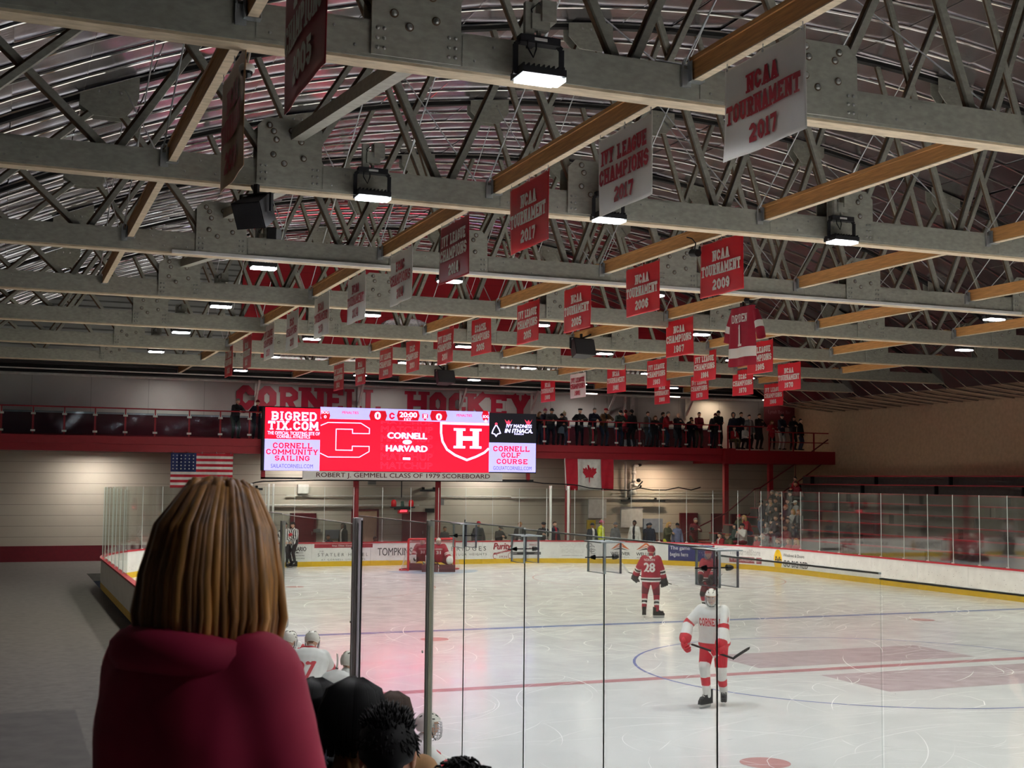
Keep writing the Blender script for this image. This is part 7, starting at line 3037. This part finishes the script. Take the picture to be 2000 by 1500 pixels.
def from4(x, y, z):
    q = R4 @ Vector((x * 1.04, y * 1.04, z * 1.04))
    return (q.x + P4[0], q.y + P4[1], q.z)


stick('hockey stick with black blade held across the waist by the white number 4 player', from4(-.40, -.30, .985), from4(.42, -.46, .80), from4(.66, -.44, .98), (0, -.4, .9), False)

# ------------------------------------------------------------------ goaltender and the officials
def paint_goalie(tg, t, p):
    if tg[:-1] == 'farm':
        return 7 if .05 < t < .2 or .32 < t < .46 else 1
    if tg[:-1] in ('thigh', 'shin'):
        return 2
    if tg[:-1] == 'foot':
        return 8
    return None


TG = figure('stand', 16, {'R': (-.36, -.30, .52), 'L': (.40, -.28, .50)}, {'R': (-.55, .10, .12), 'L': (.55, .10, .12)}, look=(8, 0), bulk=.075, coat=.12, wide=1.25, voxel=.018, paint=paint_goalie,
            pelvis=(0, .08, .52), gloves=True, handcurl=.7)
for px, py, lb, rz, sc in ((856, 1117, 'goaltender in maroon numbered 31 kneeling in the goal mouth, right of the slim post', -.3, 1.0), (824, 1117, 'solid copy standing for the glass refraction of the goaltender, left of the slim post', -.25, .95)):
    Yg = 26.75 if px > 840 else 27.85  # left figure is added for the goaltender's refraction in the glass
    P = at(px, py - 20, 'y', Yg)
    o = body_object(lb, TG, (P[0], Yg, 0), rz, sc, hm, 'maroon goaltenders')
    helmet(o, TG[1], m_hwhite, True)
    wrap_text(o, TG, '31', 0, .66, .18, .13, -1, c_wht, 'jersey_number', 'sans', .045)
    wrap_text(o, TG, 'HARVARD', 0, .83, .30, .06, -1, c_wht, 'jersey_lettering', 'sans', .015)
    for s_ in (-1, 1):
        b = MB()
        b.prism([(-.15, .0), (.15, .0), (.17, .12), (.15, .27), (-.15, .27), (-.17, .12)], (s_ * .02, -.42, 0), (0, 1, 0), (0, 0, 1), s_ * .62)
        b.build('leg_pad', M('pad_maroon', (92, 40, 48), rough=.6), o)
    b = MB()
    b.box((-.38, -.40, .46), (.24, .07, .34))
    b.build('blocker', c_wht, o)
    b = MB()
    b.ball((.43, -.36, .44), (.14, .10, .17), 12, 8)
    b.build('catch_glove', c_wht, o)
P = at(836, 1117, 'z', 0)
stick('wide goaltender stick lying along the ice at the goal mouth', tuple(at(842, 1088, 'y', 26.2)), tuple(at(868, 1113, 'y', 26.2)), tuple(at(886, 1114, 'y', 26.3)), (0, 0, 1), False)


def paint_ref(tg, t, p):
    if tg in ('torso', 'coat'):
        return 1 if int(math.floor(p[0] / .042)) % 2 == 0 else 7
    if tg[:-1] in ('uarm', 'farm'):
        return 1 if int(math.floor(p[1] / .042 + p[0] / .06)) % 2 == 0 else 7
    return None


TR_ = figure('stand', 3, {'R': (-.10, -.24, 1.06), 'L': (.12, -.24, 1.05)}, {'R': (-.12, 0, .19), 'L': (.12, -.02, .19)}, look=(8, 10), bulk=.025, coat=.06, voxel=.016, paint=paint_ref, pelvis=(0, 0, 1.02),
             poles={'R': (-1, .3, -.3), 'L': (1, .3, -.3)}, skate={'R': (-.2, -1, 0), 'L': (.2, -1, 0)})
rm = {1: c_blk, 2: c_blk, 3: c_blk, 7: c_wht}
for px, py, lb, rz in ((563, 1106, 'referee in a black and white striped shirt and black helmet, turned left, by the boards', -1.0), (547, 1107, 'second striped official with a red arm band, half hidden by the grey post', -.2)):
    P = at(px, py, 'z', 0)
    o = body_object(lb, TR_, (P[0], min(P[1], 29.9), 0), rz, 1.0, rm, 'officials by the boards')
    helmet(o, TR_[1], m_black, False)
    skates(o, TR_[2], {'R': (-.2, -1, 0), 'L': (.2, -1, 0)}, m_black)
    if 'red' in lb:
        sg = next(s_ for s_ in TR_[2].segs if s_[4] == 'uarmL')
        b = MB()
        b.tube([sg[0].lerp(sg[1], .5), sg[0].lerp(sg[1], .85)], .085, 14, 0, False)
        b.build('arm_band', c_red, o)

# ------------------------------------------------------------------ home players gathered at the boards
for px, py, X, ln, rz, lb, cg, lk in ((548, 1194, -11.55, 40, 1.2, 'player in white with a wire cage, just visible past the grey post', True, 4),
                                      (566, 1231, -12.0, 38, 2.3, 'player in a white helmet seen from the side, left of the one numbered 27', True, 20),
                                      (610, 1232, -11.95, 38, 2.75, 'player in white numbered 27 with head bowed, seen from behind', True, 30),
                                      (683, 1271, -12.05, 40, 2.2, 'player in a white helmet half hidden by the thick post', True, 14),
                                      (837, 1390, -12.0, 48, 1.45, 'player in white with a clear visor facing right behind the slim post', False, 0)):
    P = at(px, py, 'x', X)
    pz = .9
    for it in range(2):
        tm = figure('stand', ln, {'R': (-.24, -.55, pz - .02), 'L': (.25, -.55, pz - .02)}, {'R': (-.14, .1, .19), 'L': (.14, -.05, .19)}, look=(lk, 0), bulk=.05, coat=.08, wide=1.1, voxel=.03 if it == 0 else .014,
                    paint=paint_home, pelvis=(0, .25, pz), gloves=True, handcurl=.9, skate={'R': (-.2, -1, 0), 'L': (.2, -1, 0)})
        fr = tm[1]
        top = fr.translation.z + .135
        pz = max(.55, min(1.03, pz + (P[2] - top)))
    sc = max(.95, min(1.08, P[2] / top))
    off = Matrix.Rotation(rz, 3, 'Z') @ Vector((fr.translation.x, fr.translation.y, 0)) * sc
    o = body_object(lb, tm, (P[0] - off.x, P[1] - off.y, 0), rz, sc, wm, 'players in white')
    helmet(o, fr, m_hwhite, True, not cg)
    child(o, 'hair', HAIR['short'][0][1], fr, cloth_mat('lbrown'))
    skates(o, tm[2], {'R': (-.2, -1, 0), 'L': (.2, -1, 0)}, m_black)
    if '27' in lb:
        wrap_text(o, tm, '27', 0, 1.02, .26, .2, 1, c_red, 'jersey_number', 'sans', .045)
        b = MB()
        N_ = fr.translation - fr.to_3x3() @ Vector((0, -.06, .14))
        b.tube([N_ + Vector((.10 * math.cos(a), .03 + .10 * math.sin(a), .05 * math.sin(a))) for a in np.linspace(0, 2 * PI, 20)], .018, 8)
        b.build('collar', c_red, o)
Pq = at(665, 1298, 'x', -11.7)
stick('upright hockey stick leaning between the players at the boards', (Pq[0] - .05, Pq[1], .05), tuple(at(658, 1303, 'x', -11.7)), tuple(at(663, 1276, 'x', -11.7)), (0, 1, .2), True)

# ------------------------------------------------------------------ nearest spectators, standing in the left stand
b = MB()
b.b2((-24.2, -28, -.12), (-15.22, -10, 1.72))
b.b2((-15.22, -28, -.12), (-14.28, -10, 1.10))
b.b2((-14.28, -28, -.12), (-13.5, -10, .5))
struct(b.build('floor_stand', m_conc))


def cam_point(px, py, Z):
    return CAM + (_f + (px - 1000) / FPX * _r - (py - 750) / FPX * _u) * Z


def near_person(label, px, py, Z, rz, zfloor, top, skin, **kw):
    """A standing spectator whose head centre is seen at a pixel, Z metres along the view."""
    t = figure('stand', kw.get('lean', 4), {'R': (-.24, -.12, .85), 'L': (.24, -.12, .85)}, look=kw.get('look', (4, 0)), bulk=kw.get('bulk', .035), coat=.15, voxel=.016, wide=kw.get('wide', 1.0))
    H = cam_point(px, py, Z)
    fr = t[1]
    sc = (H[2] - zfloor) / fr.translation.z
    off = Matrix.Rotation(rz, 3, 'Z') @ Vector((fr.translation.x, fr.translation.y, 0)) * sc
    o = bpy.data.objects.new('person', t[0])
    COL.objects.link(o)
    o.location = (H[0] - off.x, H[1] - off.y, zfloor)
    o.rotation_euler = (0, 0, rz)
    o.scale = (sc,) * 3
    tag(o, label, 'person', 'nearest spectators in the left stand')
    ms = [SKINS[skin], cloth_mat(top), cloth_mat('navy'), cloth_mat('black'), m_eye, m_lip, m_iris, m_white, m_white, m_white, m_black]
    for i, m in enumerate(ms):
        o.material_slots[i].link = 'OBJECT'
        o.material_slots[i].material = m
    return o, fr


CLO['jacket_red'] = M('cloth_jacket_red', (150, 14, 54), rough=.8, bump=.3, scale=5, var=.2)
m_h1 = M('hair_blond_brown', (120, 78, 36), rough=.45, var=.5, scale=9, stretch=(8, 8, .6))
m_h2 = M('hair_gold', (168, 118, 60), rough=.42, var=.4, scale=9, stretch=(8, 8, .6))
m_blackhair = M('hair_black', (8, 7, 8), rough=.6, var=.3, spec=.2)
ow, fr = near_person('person with long blond hair in a red jacket, close at the left edge', 436, 1074, 2.4, 2.2, 1.72, 'jacket_red', 'l', bulk=.03, wide=.9)
mb = shell(lambda x, y, z: (x * .100, y * .115 + .012, z * .125 + .02) if (y > -.5 or z > .5) else (x * .06, y * .05, z * .1))
for k in range(420):
    a = rng.uniform(-.30, PI + .30)
    el = rng.uniform(.05, .95)
    L = rng.uniform(.30, .40)
    w_ = rng.uniform(.9, 1.12)
    x0, y0 = .112 * math.cos(a) * w_, .125 * math.sin(a) * w_ + .012
    ph = rng.uniform(0, 6)
    top = (x0 * .45 * (1 - el), y0 * .45 * (1 - el) + .012, .150 - .01 * rng.random())
    pts = [top, (x0 * .50, y0 * .58, .128), (x0 * .86, y0 * .92, .055), (x0 * 1.06, y0 * 1.05, -.04), (x0 * (1.16 + .05 * math.sin(ph)), y0 * 1.06, -.11), (x0 * (1.06 + .08 * math.sin(ph + 1)), y0 * .98, -.19), (x0 * (.82 + .10 * math.sin(ph + 2)), y0 * .86, -L * .85)]
    r_ = rng.uniform(.004, .010)
    mb.tube(pts, [r_, r_ * 1.1, r_ * 1.2, r_ * 1.2, r_ * 1.1, r_, r_ * .3], 5, int(rng.random() < .35))
mb.v = [(q[0] * .93, q[1] * .93, q[2] * .9 - .012) for q in mb.v]
h = mb.build('hair', [m_h1, m_h2], ow, True)
h.matrix_local = fr
b = MB()
N_ = fr.translation - Vector((0, -.03, .17))
b.tube([N_ + Vector((.12 * math.cos(a), .02 + .11 * math.sin(a), -.02 + .03 * math.sin(a))) for a in np.linspace(0, 2 * PI, 22)], .04, 10)
b.build('collar', CLO['jacket_red'], ow, True)


def hair_cap(o, fr, kind, mat=None):
    mb = shell(f_short, 34, 26)
    mb.v = [(q[0] * 1.07, q[1] * 1.06, q[2] * 1.06 + .004) for q in mb.v]
    if kind == 'spiky':
        for k in range(1100):
            a, z = rng.uniform(0, 2 * PI), rng.uniform(-.1, 1)
            s_ = math.sqrt(1 - z * z)
            n = Vector((s_ * math.cos(a), s_ * math.sin(a) , z))
            if n.y < -.35 and n.z < .4:
                continue
            p = Vector((n.x * .086, n.y * .104 + .012, n.z * .108 + .03))
            L = rng.uniform(.015, .042) * (1 if z > .45 else .6)
            t_ = (n * (.8 if z > .6 else .25) + Vector((rng.normal(0, .3), rng.normal(0, .3) - .3, .55 if z > .45 else -.5))).normalized()
            mb.tube([p, p + t_ * L * .6, p + t_ * L + Vector((0, -.006, -.002))], [.004, .003, .0006], 4)
    elif kind == 'curly':
        for k in range(420):
            a, z = rng.uniform(0, 2 * PI), rng.uniform(-.3, 1)
            s_ = math.sqrt(1 - z * z)
            n = Vector((s_ * math.cos(a), s_ * math.sin(a), z))
            if n.y < -.5 and n.z < .3:
                continue
            p = Vector((n.x * .094, n.y * .112 + .012, n.z * .116 + .03))
            u = n.orthogonal().normalized()
            v = n.cross(u)
            r_ = rng.uniform(.009, .016)
            ph = rng.uniform(0, 6)
            mb.tube([p + (u * math.cos(ph + q * .9) + v * math.sin(ph + q * .9)) * r_ + n * (.004 * q) for q in range(9)], .0032, 5)
    elif kind == 'smooth':
        for k in range(360):
            a = rng.uniform(-.55, PI + .55)
            x0, y0 = .086 * math.cos(a), .106 * math.sin(a) + .012
            zb = rng.uniform(-.07, -.03) if math.sin(a) > -.2 else rng.uniform(.03, .06)
            mb.tube([(x0 * .2, y0 * .2 + .01, .142), (x0 * .8, y0 * .8 + .003, .112), (x0 * 1.02, y0 * 1.02, .05), (x0 * 1.02, y0 * 1.01, zb)], [.006, .007, .007, .003], 5)
    h = mb.build('hair', mat or m_blackhair, o, True)
    h.matrix_local = fr
    return h


o, fr = near_person('person with smooth black hair and gold earring beside the red jacket', 617, 1408, 4.35, 2.75, 1.10, 'navy', 'm', look=(2, -20))
hair_cap(o, fr, 'smooth')
b = MB()
bun = MB()
for k in (1, -1):
    b.tube([(k * .086 + .012 * math.sin(a) * .3, .004 + .012 * math.cos(a), -.052 + .016 * math.sin(a)) for a in np.linspace(0, 2 * PI, 13)], .003, 6)
h = b.build('earring', M('gold', (220, 170, 80), rough=.25, metal=1), o)
h.matrix_local = fr
b = MB()
N_ = fr.translation - Vector((0, -.02, .16))
for k in range(60):
    a = rng.uniform(0, 2 * PI)
    b.ball(N_ + Vector((.10 * math.cos(a), .02 + .10 * math.sin(a), rng.uniform(-.02, .04))), rng.uniform(.018, .03), 8, 6)
b.build('fleece_collar', cloth_mat('char'), o, True)
o, fr = near_person('person with round black hair facing right, between the earring and the spiky hair', 697, 1420, 4.2, 2.05, 1.10, 'brown', 'm', look=(2, 0))
hair_cap(o, fr, 'smooth')
h = o.children[-1]
h.scale = (1.12, 1.12, 1.1)
o, fr = near_person('person with spiky black hair seen from behind at the bottom', 757, 1478, 3.9, 2.7, 1.10, 'black', 'm', look=(10, 0), bulk=.04)
hair_cap(o, fr, 'spiky')
o, fr = near_person('person with brown hair just showing behind the spiky black hair', 768, 1412, 5.3, 2.6, 1.10, 'tan', 'l', look=(6, 0))
hair_cap(o, fr, 'smooth', cloth_mat('dbrown'))
o, fr = near_person('person with curly black hair at the bottom edge below the slim post', 903, 1612, 3.3, 2.6, 1.10, 'black', 'm', look=(4, 0))
hair_cap(o, fr, 'curly')
